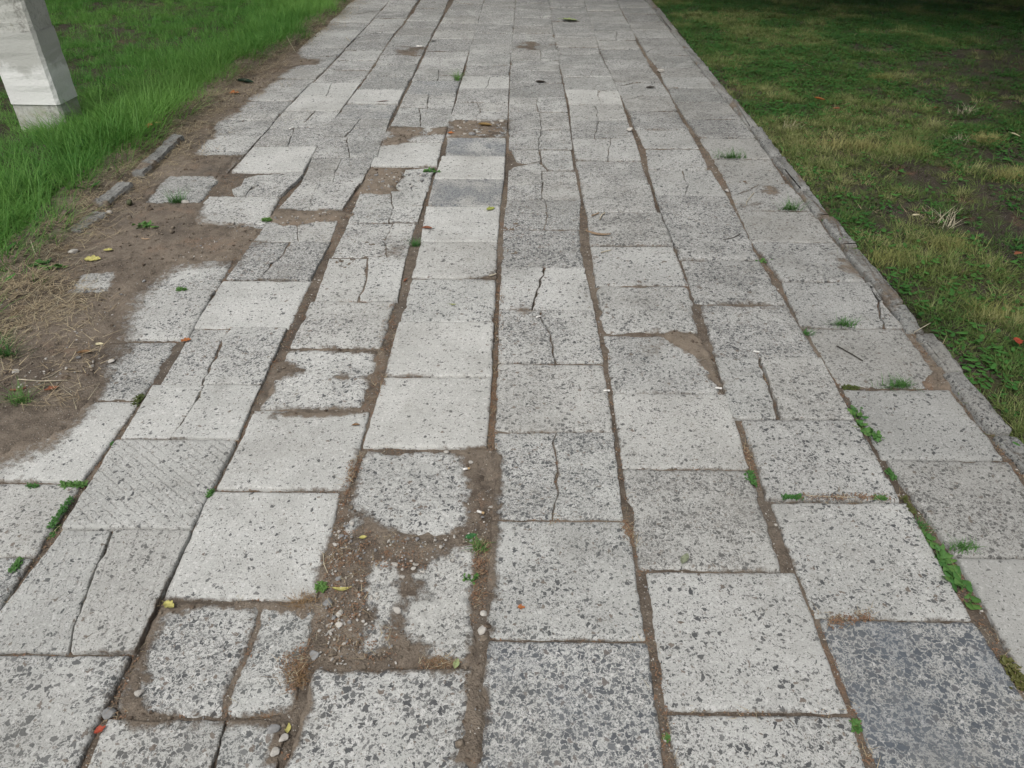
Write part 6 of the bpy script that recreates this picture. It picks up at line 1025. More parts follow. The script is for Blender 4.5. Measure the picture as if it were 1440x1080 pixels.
# ------------------------------------------------------------------ paving slabs: every slab or broken piece its own mesh under the path
RX, RY, RS = -2.1, .2, .008
SM = np.full((int(11/RS), int(3.7/RS)), -1, np.int32); plane = []
def round_corners(P, r):
    out = []; n = len(P)
    for i in range(n):
        a, b, c = P[i-1], P[i], P[(i+1) % n]
        u, v = a-b, c-b; lu, lv = np.hypot(*u), np.hypot(*v)
        d = min(r*R.uniform(.4, 1.5), lu*.4, lv*.4)
        p0, p1 = b+u/lu*d, b+v/lv*d
        for t in (0, .35, .65, 1): out.append((1-t)**2*p0+2*t*(1-t)*b+t*t*p1)
    return np.array(out)
def build_slab(col, pts, at, broken):
    agg, tone, blue, rib, wear, big = at
    P = np.array(pts); 
    area = .5*np.sum(P[:, 0]*np.roll(P[:, 1], -1)-P[:, 1]*np.roll(P[:, 0], -1))
    if area < 0: P = P[::-1]
    cen = P.mean(0); far = cen[1]
    seg = .007 if wear >= 1 else .010 if far < 2.2 else .018 if far < 4 else .04
    P = round_corners(P, .004+.010*min(wear, 1)+(.014 if wear > .8 else 0)) if len(P) < 6 or wear > .8 else P
    out = []
    for i in range(len(P)):
        a, b = P[i], P[(i+1) % len(P)]; n = max(1, int(np.hypot(*(b-a))/seg))
        for k in range(n): out.append(a+(b-a)*k/n)
    P = np.array(out); n = len(P)
    amp = .0034+.0065*wear*(.4 if broken and wear < .9 else 1)
    nx = (noise(P[:, 0], P[:, 1], 28, 31, 3)-.5); ny = (noise(P[:, 0], P[:, 1], 28, 41, 3)-.5)
    fx = (noise(P[:, 0], P[:, 1], 110, 51, 2)-.5); fy = (noise(P[:, 0], P[:, 1], 110, 61, 2)-.5)
    P = P+np.stack([nx, ny], 1)*amp*1.2+np.stack([fx, fy], 1)*(.0016+.003*wear)
    # chipped bits of the edge pulled in
    chip = sstep(.66-.12*min(wear, 1), .80, noise(P[:, 0], P[:, 1], 17, 71, 2))*(.002+.010*wear)*(.35 if broken else 1)
    cen = P.mean(0); rad = np.hypot(*(P-cen).T)
    P = P+(cen-P)/rad[:, None]*chip[:, None]
    rad = np.hypot(*(P-cen).T)
    zo = R.uniform(-.001, .0085) if wear <= 1 else .0015; tx, ty = R.gauss(0, .006), R.gauss(0, .006)
    bev = (.0028+.0045*wear*(.5 if broken else 1))*((.4 if far > 3 else .55) if broken and wear < 1 else 1)
    rings = []                                         # (xy, drop below top)
    def inset(d): return P+(cen-P)*np.minimum(d/rad, .9)[:, None]
    edge_w = (.5+noise(P[:, 0], P[:, 1], 40, 81, 2))
    rings.append((P, np.full(n, .05)))
    rings.append((P, bev*1.6*edge_w))
    rings.append((inset(bev*.9), bev*.45*edge_w))
    rings.append((inset(bev*2.4), bev*.08*edge_w))
    rings.append((inset(.012+bev*2.4), np.zeros(n)))
    fr_ = (.86, .72, .56, .40, .24) if wear < 1 else tuple(np.linspace(.965, .06, 24))
    for s_ in fr_: rings.append((cen+(inset(.012+bev*2.4)-cen)*s_, np.zeros(n)))
    V = []; 
    for k, (q, dz) in enumerate(rings):
        er = wear*(.0014 if wear < 1 else .003)
        z = zo+tx*(q[:, 0]-cen[0])+ty*(q[:, 1]-cen[1])-dz+(noise(q[:, 0], q[:, 1], 16, 91, 3)-.5)*(.0015+2.*er)+(noise(q[:, 0], q[:, 1], 70, 95, 2)-.5)*(.001+er)
        if k == 0: z = np.full(n, -.05)
        V.append(np.column_stack([q, z]))
    V.append(np.array([[cen[0], cen[1], zo]])); V = np.concatenate(V); nr = len(rings)
    F = []
    for k in range(nr-1):
        for i in range(n):
            j = (i+1) % n; F.append((k*n+i, k*n+j, (k+1)*n+j, (k+1)*n+i))
    for i in range(n): F.append(((nr-1)*n+i, (nr-1)*n+(i+1) % n, nr*n))
    d = np.maximum((cover_at(V[:, 0], V[:, 1], 1.8, .004) if wear < 1 else cover_at(V[:, 0], V[:, 1], 2.6, .004, -.004))*.92, stain_at(V[:, 0], V[:, 1]))
    if wear < 1: d = d*np.where(V[:, 0] > -1.3, .25+.75*sstep(.42, .62, noise(V[:, 0], V[:, 1], 11, 131, 3)), 1.)
    em = np.concatenate([np.full(n, w) for w in (1., .9, .6, .35, .14)]+[np.zeros(n*len(fr_)+1)])
    d = np.clip(d+em*sstep(.35, .7, noise(V[:, 0], V[:, 1], 6, 101, 2))*.5, 0, 1)
    name = 'slab_piece' if broken else 'paving_slab'
    loc = (float(cen[0]), float(cen[1]), 0.)
    V[:, 0] -= loc[0]; V[:, 1] -= loc[1]
    o = obj(name, mesh(name, V, F, M_slab, True, {'dirt': d}), path, loc)
    for k, v in zip(('agg', 'tone', 'blue', 'rib', 'wear', 'big'), (agg, tone, blue, rib, wear, max(big, R.uniform(.05, .4)+.35*min(1, max(0, (far-1.6)/1.4))))): o[k] = float(v)
    if rib == 1: o['label'] = 'slab with shallow diagonal ribs pressed into its face'
    elif rib == 2: o['label'] = 'half of a cracked slab with lengthways ribs'
    elif agg >= 1 and blue > .5: o['label'] = 'slab of coarse dark bluish stone chips'
    elif agg < .05: o['label'] = 'plain smooth dark grey slab'
    elif wear > 1: o['label'] = 'badly worn crumbling slab remnant sunk in the soil'
    plane.append((zo, tx, ty, cen))
    x0, y0 = P.min(0); x1, y1 = P.max(0)
    i0, i1 = max(int((x0-RX)/RS), 0), int((x1-RX)/RS)+2; j0, j1 = max(int((y0-RY)/RS), 0), int((y1-RY)/RS)+2
    sub = SM[j0:j1, i0:i1]
    gy, gx = np.mgrid[j0:j0+sub.shape[0], i0:i0+sub.shape[1]]
    sub[inside(gx*RS+RX, gy*RS+RY, P)] = len(plane)-1
for s_ in SLABS: build_slab(*s_)
def slab_id(x, y):
    i = ((np.asarray(x)-RX)/RS).round().astype(int); j = ((np.asarray(y)-RY)/RS).round().astype(int)
    ok = (i >= 0) & (j >= 0) & (i < SM.shape[1]) & (j < SM.shape[0])
    return np.where(ok, SM[np.clip(j, 0, SM.shape[0]-1), np.clip(i, 0, SM.shape[1]-1)], -1)
def top_z(x, y):
    if x > 1.43: return right_z(x, y)
    z = bed_z(x, y); k = int(slab_id(x, y))
    if k >= 0:
        zo, tx, ty, c = plane[k]; z = max(z, zo+tx*(x-c[0])+ty*(y-c[1])+.001)
    ex = float(lawn_edge_x(np.array([y]))[0])
    if x < ex: z = max(z, left_z(x, y))
    return z

# ------------------------------------------------------------------ kerb stones on the right, with a bed of mortar
def block(poly, z0, z1, bev, seed, amp=.006, seg=.02):
    P = np.array(poly, float)
    if .5*np.sum(P[:, 0]*np.roll(P[:, 1], -1)-P[:, 1]*np.roll(P[:, 0], -1)) < 0: P = P[::-1]
    P = round_corners(P, bev*1.3); out = []
    for i in range(len(P)):
        a, b = P[i], P[(i+1) % len(P)]; n = max(1, int(np.hypot(*(b-a))/seg))
        for k in range(n): out.append(a+(b-a)*k/n)
    P = np.array(out); n = len(P)
    P = P+np.stack([noise(P[:, 0], P[:, 1], 22, seed, 3)-.5, noise(P[:, 0], P[:, 1], 22, seed+9, 3)-.5], 1)*amp*1.6
    # offset inwards along normals
    T = np.roll(P, -1, 0)-np.roll(P, 1, 0); N = np.stack([-T[:, 1], T[:, 0]], 1); N /= np.hypot(*N.T)[:, None]+1e-9
    V = []
    for d, z in ((0, z0), (0, z1-bev), (bev*.35, z1-bev*.3), (bev, z1)):
        q = P+N*d; V.append(np.column_stack([q, np.full(n, z)+((noise(q[:, 0], q[:, 1], 30, seed+3, 3)-.5)*amp*1.4 if z > z0 else 0)]))
    V = np.concatenate(V); F = []
    for k in range(3):
        for i in range(n): F.append((k*n+i, k*n+(i+1) % n, (k+1)*n+(i+1) % n, (k+1)*n+i))
    # strip fill between the two long sides
    F.append(tuple(range(3*n, 4*n)))
    return V, F
kerb = obj('kerb', mesh('kerb', *block([(1.378, .3), (1.436, .3), (1.45, 10.9), (1.39, 10.9)], -.12, -.035, .004, 3, .002, .2), M_kerb_old)); kerb['kind'] = 'structure'
ylist = [(.30, .86), (.87, 1.19)]+[(a, b) for a, b in KERB_R]
yl = KERB_R[-1][1]
while yl < 10.8: ylist.append((yl, yl+.9)); yl += .9
for k, (a_, b_) in enumerate(ylist):
    a_ += .006; b_ -= .006; dx = R.gauss(0, .004); sk = R.gauss(0, .004)
    top = .018+R.gauss(0, .004)
    xc = lambda y: 1.372+.006*np.sin(y*1.7)+.0012*(y-1)
    if k == 3: dx -= .012; top += .006
    if k == 4: dx += .010
    V, F = block([(xc(a_)+dx-sk, a_), (xc(a_)+.064+dx-sk, a_+R.uniform(-.004, .004)), (xc(b_)+.064+dx+sk, b_+R.uniform(-.004, .004)), (xc(b_)+dx+sk, b_)], -.11, top, .011, 100+k, .010)
    o = obj('kerb_stone', mesh('kerb_stone', V, F, M_kerb, True, {'dirt': np.clip((noise(V[:, 0], V[:, 1], 9, 55, 3)-.45)*2.6, 0, .8)}), kerb)
names = [('broken concrete kerb piece lying between lawn and soil, the longest and farthest', .030), ('short weathered kerb stump in the middle of the broken left kerb', .030), ('low crumbled kerb remnant nearest the camera on the left', .012)]
for k, ((lab, h), ((xa, ya), (xb, yb), w_)) in enumerate(zip(names, KERB_L)):
    L_ = math.hypot(xb-xa, yb-ya); ux, uy = (xb-xa)/L_, (yb-ya)/L_; ns = int(L_/.012)+4; nc = 22; V = []
    for i in range(ns):
        t = i/(ns-1); tp = min(1., .7+(min(t, 1-t)*L_/.03)**.6) if 0 < i < ns-1 else .04
        lw = noise(np.array([t*L_*6+k*9]), np.array([.3]), 1, 400, 3)[0]
        for q in range(nc):
            a_ = 6.2832*q/nc; ca, sa = math.cos(a_), math.sin(a_)
            rr = (abs(ca)**7+abs(sa)**7)**(-1/7.)
            u = ca*rr*w_/2*tp*(.75+.5*lw); z = sa*rr*(h+.06)/2*(tp**.5)*(.8+.4*lw)+(h-.06)/2
            f1 = noise(np.array([t*L_]), np.array([q*.02+k]), 30, 410, 3)[0]-.5
            u += f1*.012; z += (noise(np.array([t*L_+3]), np.array([q*.02+k]), 40, 420, 3)[0]-.5)*.014
            s_ = (t-.5)*L_
            V.append((ux*s_-uy*u, uy*s_+ux*u, z))
    F = [(i*nc+q, i*nc+(q+1) % nc, (i+1)*nc+(q+1) % nc, (i+1)*nc+q) for i in range(ns-1) for q in range(nc)]
    F += [tuple(range(nc))[::-1], tuple(range((ns-1)*nc, ns*nc))]
    A = np.array(V)
    o = obj('kerb_fragment', mesh('kerb_fragment', V, F, M_kerb_old, False, {'dirt': np.clip((noise(A[:, 0], A[:, 1], 14, 66, 3)-.30)*2.2+np.clip(-A[:, 2]*12+.25, 0, .6), .1, .8)}), None, ((xa+xb)/2, (ya+yb)/2, .012))
    tag(o, lab, 'kerb piece', 'broken kerb pieces along the left lawn')

# ------------------------------------------------------------------ lawns
def left_z(x, y):
    x = np.asarray(x, float); y = np.asarray(y, float)
    ex = lawn_edge_x(y)
    return -.03+.055*sstep(.06, -.10, x-ex)+(noise(x, y, 5, 15, 3)-.5)*.04*sstep(0, -.2, x-ex)+.0*x
def right_z(x, y):
    x = np.asarray(x, float); y = np.asarray(y, float)
    return -.012+(noise(x, y, 4, 16, 3)-.4)*.035*sstep(1.43, 1.7, x)
lx = np.concatenate([np.arange(-30, -7, .5), np.arange(-7, -1.7, .035)]); ly = np.concatenate([np.arange(-10, .2, .5), np.arange(.2, 11, .035), np.arange(11.2, 40, .6)])
X, Y = np.meshgrid(lx, ly)
o = obj('lawn', grid_mesh('lawn', lx, ly, left_z(X, Y), M_earth)); o['kind'] = 'structure'; o['label'] = 'earth under the lush left lawn'
rx = np.concatenate([np.arange(1.425, 6.5, .035), np.arange(6.6, 30, .5)])
X, Y = np.meshgrid(rx, ly)
o = obj('lawn', grid_mesh('lawn', rx, ly, right_z(X, Y), M_earth)); o['kind'] = 'structure'; o['label'] = 'dark earth of the patchy right lawn'
o = obj('pavement', mesh('pavement', [(-1.9, 10.92, -.004), (1.38, 10.92, -.004), (1.45, 70, -.004), (-1.9, 70, -.004)], [(0, 1, 2, 3)], plain('far_paving', (.36, .355, .34), .95, .2, 4))); o['kind'] = 'structure'
o['label'] = 'path going on beyond the frame'

# ------------------------------------------------------------------ scatter machinery (for what nobody could count)
def blade(V, F, p, h, w, az, lean, curl, segs=3, rise=1.):
    d = np.array([math.cos(az), math.sin(az), 0]); sdv = np.array([-math.sin(az), math.cos(az), 0])
    b0 = len(V)
    for k in range(segs+1):
        t = k/segs
        c = np.array(p)+d*(lean*t+curl*t*t)*h+np.array([0, 0, h*rise*(t-.35*curl*t*t)])
        ww = w*(1-t*.9)*.5 if k < segs else 0
        if k < segs: V.append(c-sdv*ww); V.append(c+sdv*ww)
        else: V.append(c)
    for k in range(segs-1): F.append((b0+2*k, b0+2*k+1, b0+2*k+3, b0+2*k+2))
    F.append((b0+2*segs-2, b0+2*segs-1, b0+2*segs))
def tuft(name, n, h, spread, w, lean, curl, mat, rise=1., segs=3):
    V, F = [], []
    for _ in range(n):
        r = spread*math.sqrt(R.random()); t = R.uniform(0, 6.283)
        az = t+R.gauss(0, .9)
        blade(V, F, (r*math.cos(t), r*math.sin(t), -.004), h*R.uniform(.5, 1.15), w*R.uniform(.7, 1.3), az, abs(R.gauss(lean, lean*.6)), abs(R.gauss(curl, curl*.6)), segs, rise)
    return bpy.data.objects.new(name, mesh(name, V, F, mat, True))
def leafquad(V, F, p, L, w, az, tilt, fold=.25):
    d = np.array([math.cos(az)*math.cos(tilt), math.sin(az)*math.cos(tilt), math.sin(tilt)]); s_ = np.array([-math.sin(az), math.cos(az), 0]); u = np.cross(d, s_)*-1
    b = len(V); p = np.array(p)
    pts = [(0, 0), (.25, .8), (.6, 1), (.9, .45), (1.02, 0), (.9, -.45), (.6, -1), (.25, -.8)]
    for a_, q in pts: V.append(p+d*L*a_+s_*w*.5*q-u*abs(q)*w*fold*-1-np.array([0, 0, L*.22*a_*a_]))
    V.append(p+d*L*.5-np.array([0, 0, L*.06]))
    for k in range(8): F.append((b+k, b+(k+1) % 8, b+8))
def herb(name, n, L, w, spread, mat, tilt=.5):
    V, F = [], []
    for _ in range(n):
        r = spread*math.sqrt(R.random()); t = R.uniform(0, 6.283)
        leafquad(V, F, (r*math.cos(t), r*math.sin(t), R.uniform(.003, .02)), L*R.uniform(.6, 1.2), w*R.uniform(.7, 1.2), t+R.gauss(0, .8), R.uniform(-.1, tilt))
    return bpy.data.objects.new(name, mesh(name, V, F, mat, True))
def pebble_mesh(name, seed, mat, flat=.7):
    import bmesh
    bm = bmesh.new(); bmesh.ops.create_icosphere(bm, subdivisions=2, radius=.5)
    rr = random.Random(seed); o1 = [Vector((rr.gauss(0, 1), rr.gauss(0, 1), rr.gauss(0, 1))).normalized() for _ in range(11)]; cut = [rr.uniform(.22, .42) for _ in o1]
    for v in bm.verts:
        for q, c_ in zip(o1, cut):
            dd = v.co.dot(q)
            if dd > c_: v.co -= q*(dd-c_)*.85
        v.co.z *= flat; v.co.x *= 1.2
    me = bpy.data.meshes.new(name); bm.to_mesh(me); bm.free(); me.materials.append(mat)
    return me
def flake(name, mat, L, w, n=1, spread=.0):
    V, F = [], []
    for _ in range(n):
        t = R.uniform(0, 6.283); r = spread*R.random()
        p = np.array((r*math.cos(t), r*math.sin(t), R.uniform(.0008, .004))); az = R.uniform(0, 6.283); d = np.array((math.cos(az), math.sin(az), R.uniform(-.2, .3))); s_ = np.array((-math.sin(az), math.cos(az), R.uniform(-.3, .3)))
        l_, w_ = L*R.uniform(.5, 1.3), w*R.uniform(.6, 1.3); b = len(V)
        for u, v, z in ((-.5, 0, 0), (-.1, .5, .15), (.5, .05, 0), (0, -.5, .1)): V.append(p+d*l_*u+s_*w_*v+np.array((0, 0, z*w_)))
        F.append((b, b+1, b+2, b+3))
    return bpy.data.objects.new(name, mesh(name, V, F, mat))
def straw(name, mat, n, L, w, spread):
    V, F = [], []
    for _ in range(n):
        t = R.uniform(0, 6.283); r = spread*math.sqrt(R.random()); az = R.uniform(0, 6.283)
        blade(V, F, (r*math.cos(t), r*math.sin(t), R.uniform(.002, .012)), L*R.uniform(.4, 1.2), w, az, 1., R.uniform(-.1, .1), 3, R.uniform(.02, .25))
    return bpy.data.objects.new(name, mesh(name, V, F, mat))

def scatter(name, pts, rot, scl, tint, idx, protos, label, cat):
    if len(pts) == 0: return
    col = bpy.data.collections.new(name+'_sources')
    for k, p in enumerate(protos):
        p.name = '%s_source_%02d' % (name, k); col.objects.link(p)
    me = bpy.data.meshes.new(name); me.vertices.add(len(pts)); me.vertices.foreach_set('co', np.asarray(pts, np.float32).ravel())
    for k, v, ty in (('spin', rot, 'FLOAT'), ('size', scl, 'FLOAT'), ('tint', tint, 'FLOAT'), ('which', idx, 'INT')):
        at = me.attributes.new(k, ty, 'POINT'); at.data.foreach_set('value', np.asarray(v, np.float32 if ty == 'FLOAT' else np.int32))
    o = obj(name, me); tag(o, label, cat, None, 'stuff')
    ng = bpy.data.node_groups.new(name, 'GeometryNodeTree')
    ng.interface.new_socket('Geometry', in_out='INPUT', socket_type='NodeSocketGeometry'); ng.interface.new_socket('Geometry', in_out='OUTPUT', socket_type='NodeSocketGeometry')
    N = ng.nodes; gi, go = N.new('NodeGroupInput'), N.new('NodeGroupOutput'); ip = N.new('GeometryNodeInstanceOnPoints'); ci = N.new('GeometryNodeCollectionInfo')
    ci.inputs['Collection'].default_value = col; ci.inputs['Separate Children'].default_value = True; ci.inputs['Reset Children'].default_value = True
    def attr(nm, ty):
        q = N.new('GeometryNodeInputNamedAttribute'); q.data_type = ty; q.inputs['Name'].default_value = nm
        return [s_ for s_ in q.outputs if s_.enabled and s_.name == 'Attribute'][0]
    cx = N.new('ShaderNodeCombineXYZ'); ng.links.new(attr('spin', 'FLOAT'), cx.inputs['Z'])
    L = ng.links.new
    L(gi.outputs[0], ip.inputs['Points']); L(ci.outputs[0], ip.inputs['Instance']); ip.inputs['Pick Instance'].default_value = True
    L(attr('which', 'INT'), ip.inputs['Instance Index']); L(cx.outputs[0], ip.inputs['Rotation']); L(attr('size', 'FLOAT'), ip.inputs['Scale'])
    L(ip.outputs[0], go.inputs[0])
    md = o.modifiers.new('scatter', 'NODES'); md.node_group = ng
    return o

M_lush = leaf_material('lush_grass', (.06, .19, .032), (.20, .38, .09), True, .45, (.11, .28, .05))
M_short = leaf_material('mown_grass', (.042, .115, .024), (.16, .20, .06), True, .3)
M_drygrass = leaf_material('dry_grass', (.15, .19, .06), (.34, .34, .155), True, .3)
M_bleach = leaf_material('bleached_grass', (.42, .39, .28), (.30, .25, .16), True, .2)
M_herb = leaf_material('low_herbs', (.03, .11, .025), (.08, .21, .045), True, .3)
M_straw = leaf_material('straw', (.44, .37, .24), (.24, .18, .11), True, .1)
M_red = leaf_material('red_litter', (.22, .125, .075), (.17, .12, .08), True, .0)
M_white = plain('pale_stone', (.44, .42, .38), .85, .15, 90)
M_grey = plain('grey_stone', (.25, .25, .245), .85, .2, 90)
M_moss = plain('mossy_stone', (.10, .11, .06), .95, .3, 60)

def pick(cand, w):
    w = np.asarray(w, float); return rng.choice(len(w), size=cand, p=w/w.sum())

# left lawn
n = 26000
x = rng.uniform(-7.2, -1.8, n); y = rng.uniform(1.2, 10.6, n)
ex = lawn_edge_x(y); keep = (x < ex+.02) & (x > -.75*y-2.2)
dens = .45+.8*sstep(.35, .6, noise(x, y, 1.9, 200, 3)); dens = np.where(ex-x < .5, 1.3, dens)
dens = np.where((x < -2.9) & (y > 4.6), dens*.8, dens)
keep &= rng.random(n) < dens
x, y = x[keep], y[keep]; ex = ex[keep]; q = ex-x
tall = sstep(1.3, .15, q)
idx = np.where(rng.random(len(x)) < .25+.7*tall, rng.integers(0, 4, len(x)), rng.integers(4, 8, len(x)))
herbm = rng.random(len(x)) < .07; idx = np.where(herbm, 8+rng.integers(0, 2, len(x)), idx)
tint = np.clip(.45+.35*tall*(rng.random(len(x))*1.4-.2)+(noise(x, y, 1.3, 210, 2)-.5)*.9+rng.normal(0, .2, len(x)), 0, 1)
protos = [tuft('t', 20, .085+.018*k, .04, .0042, .55, .55, M_lush) for k in range(4)]+[tuft('t', 18, .055+.008*k, .05, .004, .5, .5, M_lush) for k in range(4)]+[herb('t', 9, .035, .018, .04, M_herb), herb('t', 7, .05, .02, .05, M_herb, .9)]
front = sstep(.75, .25, np.hypot(x+2.80, (y-4.15)*1.0))
scatter('lush_grass', np.column_stack([x, y, left_z(x, y)]), rng.uniform(0, 6.28, len(x)), rng.uniform(.7, 1.25, len(x))*(.75+.35*tall)*(1-.2*front)*(1+.45*sstep(.6, .2, np.hypot(x+2.32, y-4.35))), tint, idx, protos, 'long lush green grass of the left lawn round the concrete post', 'grass')

# right lawn: patchy
def box_poly(x, y, polys):
    d = np.ones(x.shape); t = np.zeros(x.shape)
    for poly, mult, tt in polys:
        k = sstep(-.15, .15, sdist(x, y, poly)+(noise(x, y, 4, 221, 2)-.5)*.35)
        d *= 1+(mult-1)*k; t += tt*k
    return d, t
n = 46000
x = rng.uniform(1.43, 6.6, n); y = rng.uniform(.6, 10.6, n)
keep = x < .62*y+1.9
d, t = box_poly(x, y, RIGHT_ZONES)
nz = noise(x, y, 3.2, 230, 3)
d = d*(.30+.80*sstep(.38, .56, nz)); d = np.where(x < 1.62, np.maximum(d, .55), d)
keep &= rng.random(n) < d
x, y, t = x[keep], y[keep], t[keep]
u = rng.random(len(x)); far = y > 5.2
yel = sstep(.4, .66, noise(x, y, 2.4, 240, 2)+t*.25)
idx = np.where(u < .52, rng.integers(0, 4, len(x)), np.where(u < .52+.30*yel, 4+rng.integers(0, 2, len(x)), np.where(u < .95, 6+rng.integers(0, 2, len(x)), 8)))
idx = np.where((idx == 8) & (rng.random(len(x)) < .5), 0, idx)
tint = np.clip(.30+.35*yel+t*.3+rng.normal(0, .15, len(x)), 0, 1)
protos = [tuft('t', 26, .030+.006*k, .038, .0030, .75, .6, M_short) for k in range(4)]+[tuft('t', 46, .045, .035, .0024, .5, .5, M_drygrass), tuft('t', 40, .032, .04, .0024, .7, .5, M_drygrass)]+[herb('t', 8, .022, .013, .035, M_herb, .4), herb('t', 6, .03, .016, .04, M_herb, .6)]+[straw('t', M_straw, 5, .06, .0025, .06)]
scatter('patchy_grass', np.column_stack([x, y, right_z(x, y)]), rng.uniform(0, 6.28, len(x)), rng.uniform(.7, 1.3, len(x)), tint, idx, protos, 'patchy short yellow green grass and clover on the dark right lawn', 'grass')

# straw along the left lawn edge and on the bare soil
px_, py_ = [], []
for poly, num in STRAW_ZONES:
    P = np.array(poly); a0 = P.min(0); a1 = P.max(0)
    q = rng.uniform(a0, a1, (num*5, 2)); q = q[inside(q[:, 0], q[:, 1], poly)][:int(num*.9)]; px_ += list(q[:, 0]); py_ += list(q[:, 1])
yy = 1.4+8*rng.random(2600); px_ += list(lawn_edge_x(yy)+rng.normal(.07, .09, 2600)); py_ += list(yy)
x, y = np.array(px_), np.array(py_); z = np.array([max(bed_z(a_, b_), float(left_z(a_, b_))) for a_, b_ in zip(x, y)])
scatter('dry_straw', np.column_stack([x, y, z]), rng.uniform(0, 6.28, len(x)), rng.uniform(.6, 1.3, len(x)), rng.random(len(x)), rng.integers(0, 4, len(x)), [straw('t', M_straw, 7, .07, .0022, .05), straw('t', M_straw, 5, .05, .003, .04), straw('t', M_straw, 9, .035, .0018, .03), straw('t', M_bleach, 3, .09, .002, .05)], 'dry straw and dead grass strewn along the edge of the left lawn', 'straw')

# red brown litter in the joints
n = 110000
x = rng.uniform(-1.9, 1.40, n); y = .45+10*rng.random(n)**1.7
k = (slab_id(x, y) < 0) & (noise(x, y, 2.6, 260, 2) > .40) & (cover_at(x, y) < .6)
xx, yy = x[k][:12000], y[k][:12000]
px_, py_ = list(xx), list(yy)
for poly, num in LITTER_ZONES:
    P = np.array(poly); q = rng.uniform(P.min(0), P.max(0), (num*3, 2)); q = q[inside(q[:, 0], q[:, 1], poly)][:num]; px_ += list(q[:, 0]); py_ += list(q[:, 1])
x, y = np.array(px_), np.array(py_); z = np.array([top_z(a_, b_) for a_, b_ in zip(x, y)])+.001
scatter('joint_litter', np.column_stack([x, y, z]), rng.uniform(0, 6.28, len(x)), rng.uniform(.5, 1.2, len(x)), rng.random(len(x)), pick(len(x), [3, 3, 1.2, .5]), [flake('t', M_red, .008, .003, 5, .012), flake('t', M_red, .005, .003, 6, .010), straw('t', M_straw, 3, .022, .0012, .012), straw('t', M_bleach, 1, .03, .0012, .01)], 'red brown husks and bits of dry stalk in the joints', 'litter')

# gravel and crumbs
px_, py_, ps_ = [], [], []
for poly, num, sz in GRAVEL_ZONES:
    P = np.array(poly); q = rng.uniform(P.min(0), P.max(0), (num*3, 2)); q = q[inside(q[:, 0], q[:, 1], poly)][:num]; px_ += list(q[:, 0]); py_ += list(q[:, 1]); ps_ += list(.72*sz*np.exp(rng.normal(0, .5, len(q))))
n = 60000; x = rng.uniform(-1.9, 1.4, n); y = .45+8*rng.random(n)**1.6; k = slab_id(x, y) < 0; x, y = x[k][:4200], y[k][:4200]
px_ += list(x); py_ += list(y); ps_ += list(.0028*np.exp(rng.normal(0, .5, len(x))))
x, y, s_ = np.array(px_), np.array(py_), np.array(ps_); z = np.array([top_z(a_, b_) for a_, b_ in zip(x, y)])
scatter('gravel', np.column_stack([x, y, z+s_*.15]), rng.uniform(0, 6.28, len(x)), s_, rng.random(len(x)), pick(len(x), [3, 2, 2, 1.5]), [bpy.data.objects.new('t', pebble_mesh('t', k, m_)) for k, m_ in ((1, M_white), (2, M_white), (3, M_grey), (4, M_grey))], 'crumbs of concrete and small gravel on soil and in joints', 'gravel')

# clods and crumbs of earth on the bare soil
n = 60000; x = rng.uniform(-2.4, 1.4, n); y = .6+7*rng.random(n)**1.4
k = ((cover_at(x, y) > .8) | ((x < -1.85) & (x > lawn_edge_x(y)-.05))) & (noise(x, y, 6, 280, 3) > .42); x, y = x[k][:6500], y[k][:6500]
s_ = .0052*np.exp(rng.normal(0, .55, len(x))); z = np.array([top_z(a_, b_) for a_, b_ in zip(x, y)])
M_clod = plain('clod', (.13, .10, .075), .97, .35, 120)
M_clod2 = plain('dry_clod', (.21, .175, .135), .97, .3, 120)
scatter('soil_clods', np.column_stack([x, y, z+s_*.12]), rng.uniform(0, 6.28, len(x)), s_, rng.random(len(x)), pick(len(x), [2, 2, 1.5]), [bpy.data.objects.new('t', pebble_mesh('t', k, m_)) for k, m_ in ((11, M_clod), (12, M_clod2), (13, M_clod2))], 'clods and crumbs of earth on the bare soil', 'soil')

# ------------------------------------------------------------------ concrete post in the left lawn
def post_material():
    s = NT('post_concrete'); P = s.pos(); sp = s.n('ShaderNodeSeparateXYZ'); s.l(P, sp.inputs[0])
    n1 = s.noise(P, 6, 5, .65).outputs['Fac']; n2 = s.noise(P, 60, 4, .7).outputs['Fac']; n3 = s.noise(P, 2.5, 3).outputs['Fac']
    col = s.mix(s.step(n1, .3, .7), (.42, .425, .39), (.52, .525, .49))
    col = s.mix(s.math('MULTIPLY', s.step(n2, .48, .66), .5), col, (.25, .245, .22))
    edge = s.math('MULTIPLY', s.step(s.math('ABSOLUTE', s.math('ADD', s.math('ADD', sp.outputs[0], 2.73), s.math('MULTIPLY', s.math('SUBTRACT', n1, .5), .06))), .035, .005), s.step(n2, .38, .55))
    col = s.mix(s.math('MULTIPLY', edge, .6), col, (.20, .195, .175))
    col = s.mix(s.math('MULTIPLY', s.step(s.math('ADD', s.noise(P, 11, 4, .7).outputs['Fac'], s.math('MULTIPLY', sp.outputs[2], -.5)), .36, .56), .5), col, (.33, .32, .22))
    s.l(col, s.b.inputs['Base Color']); s.l(s.bump(s.math('ADD', n2, n1), .006, .7), s.b.inputs['Normal']); return s.m
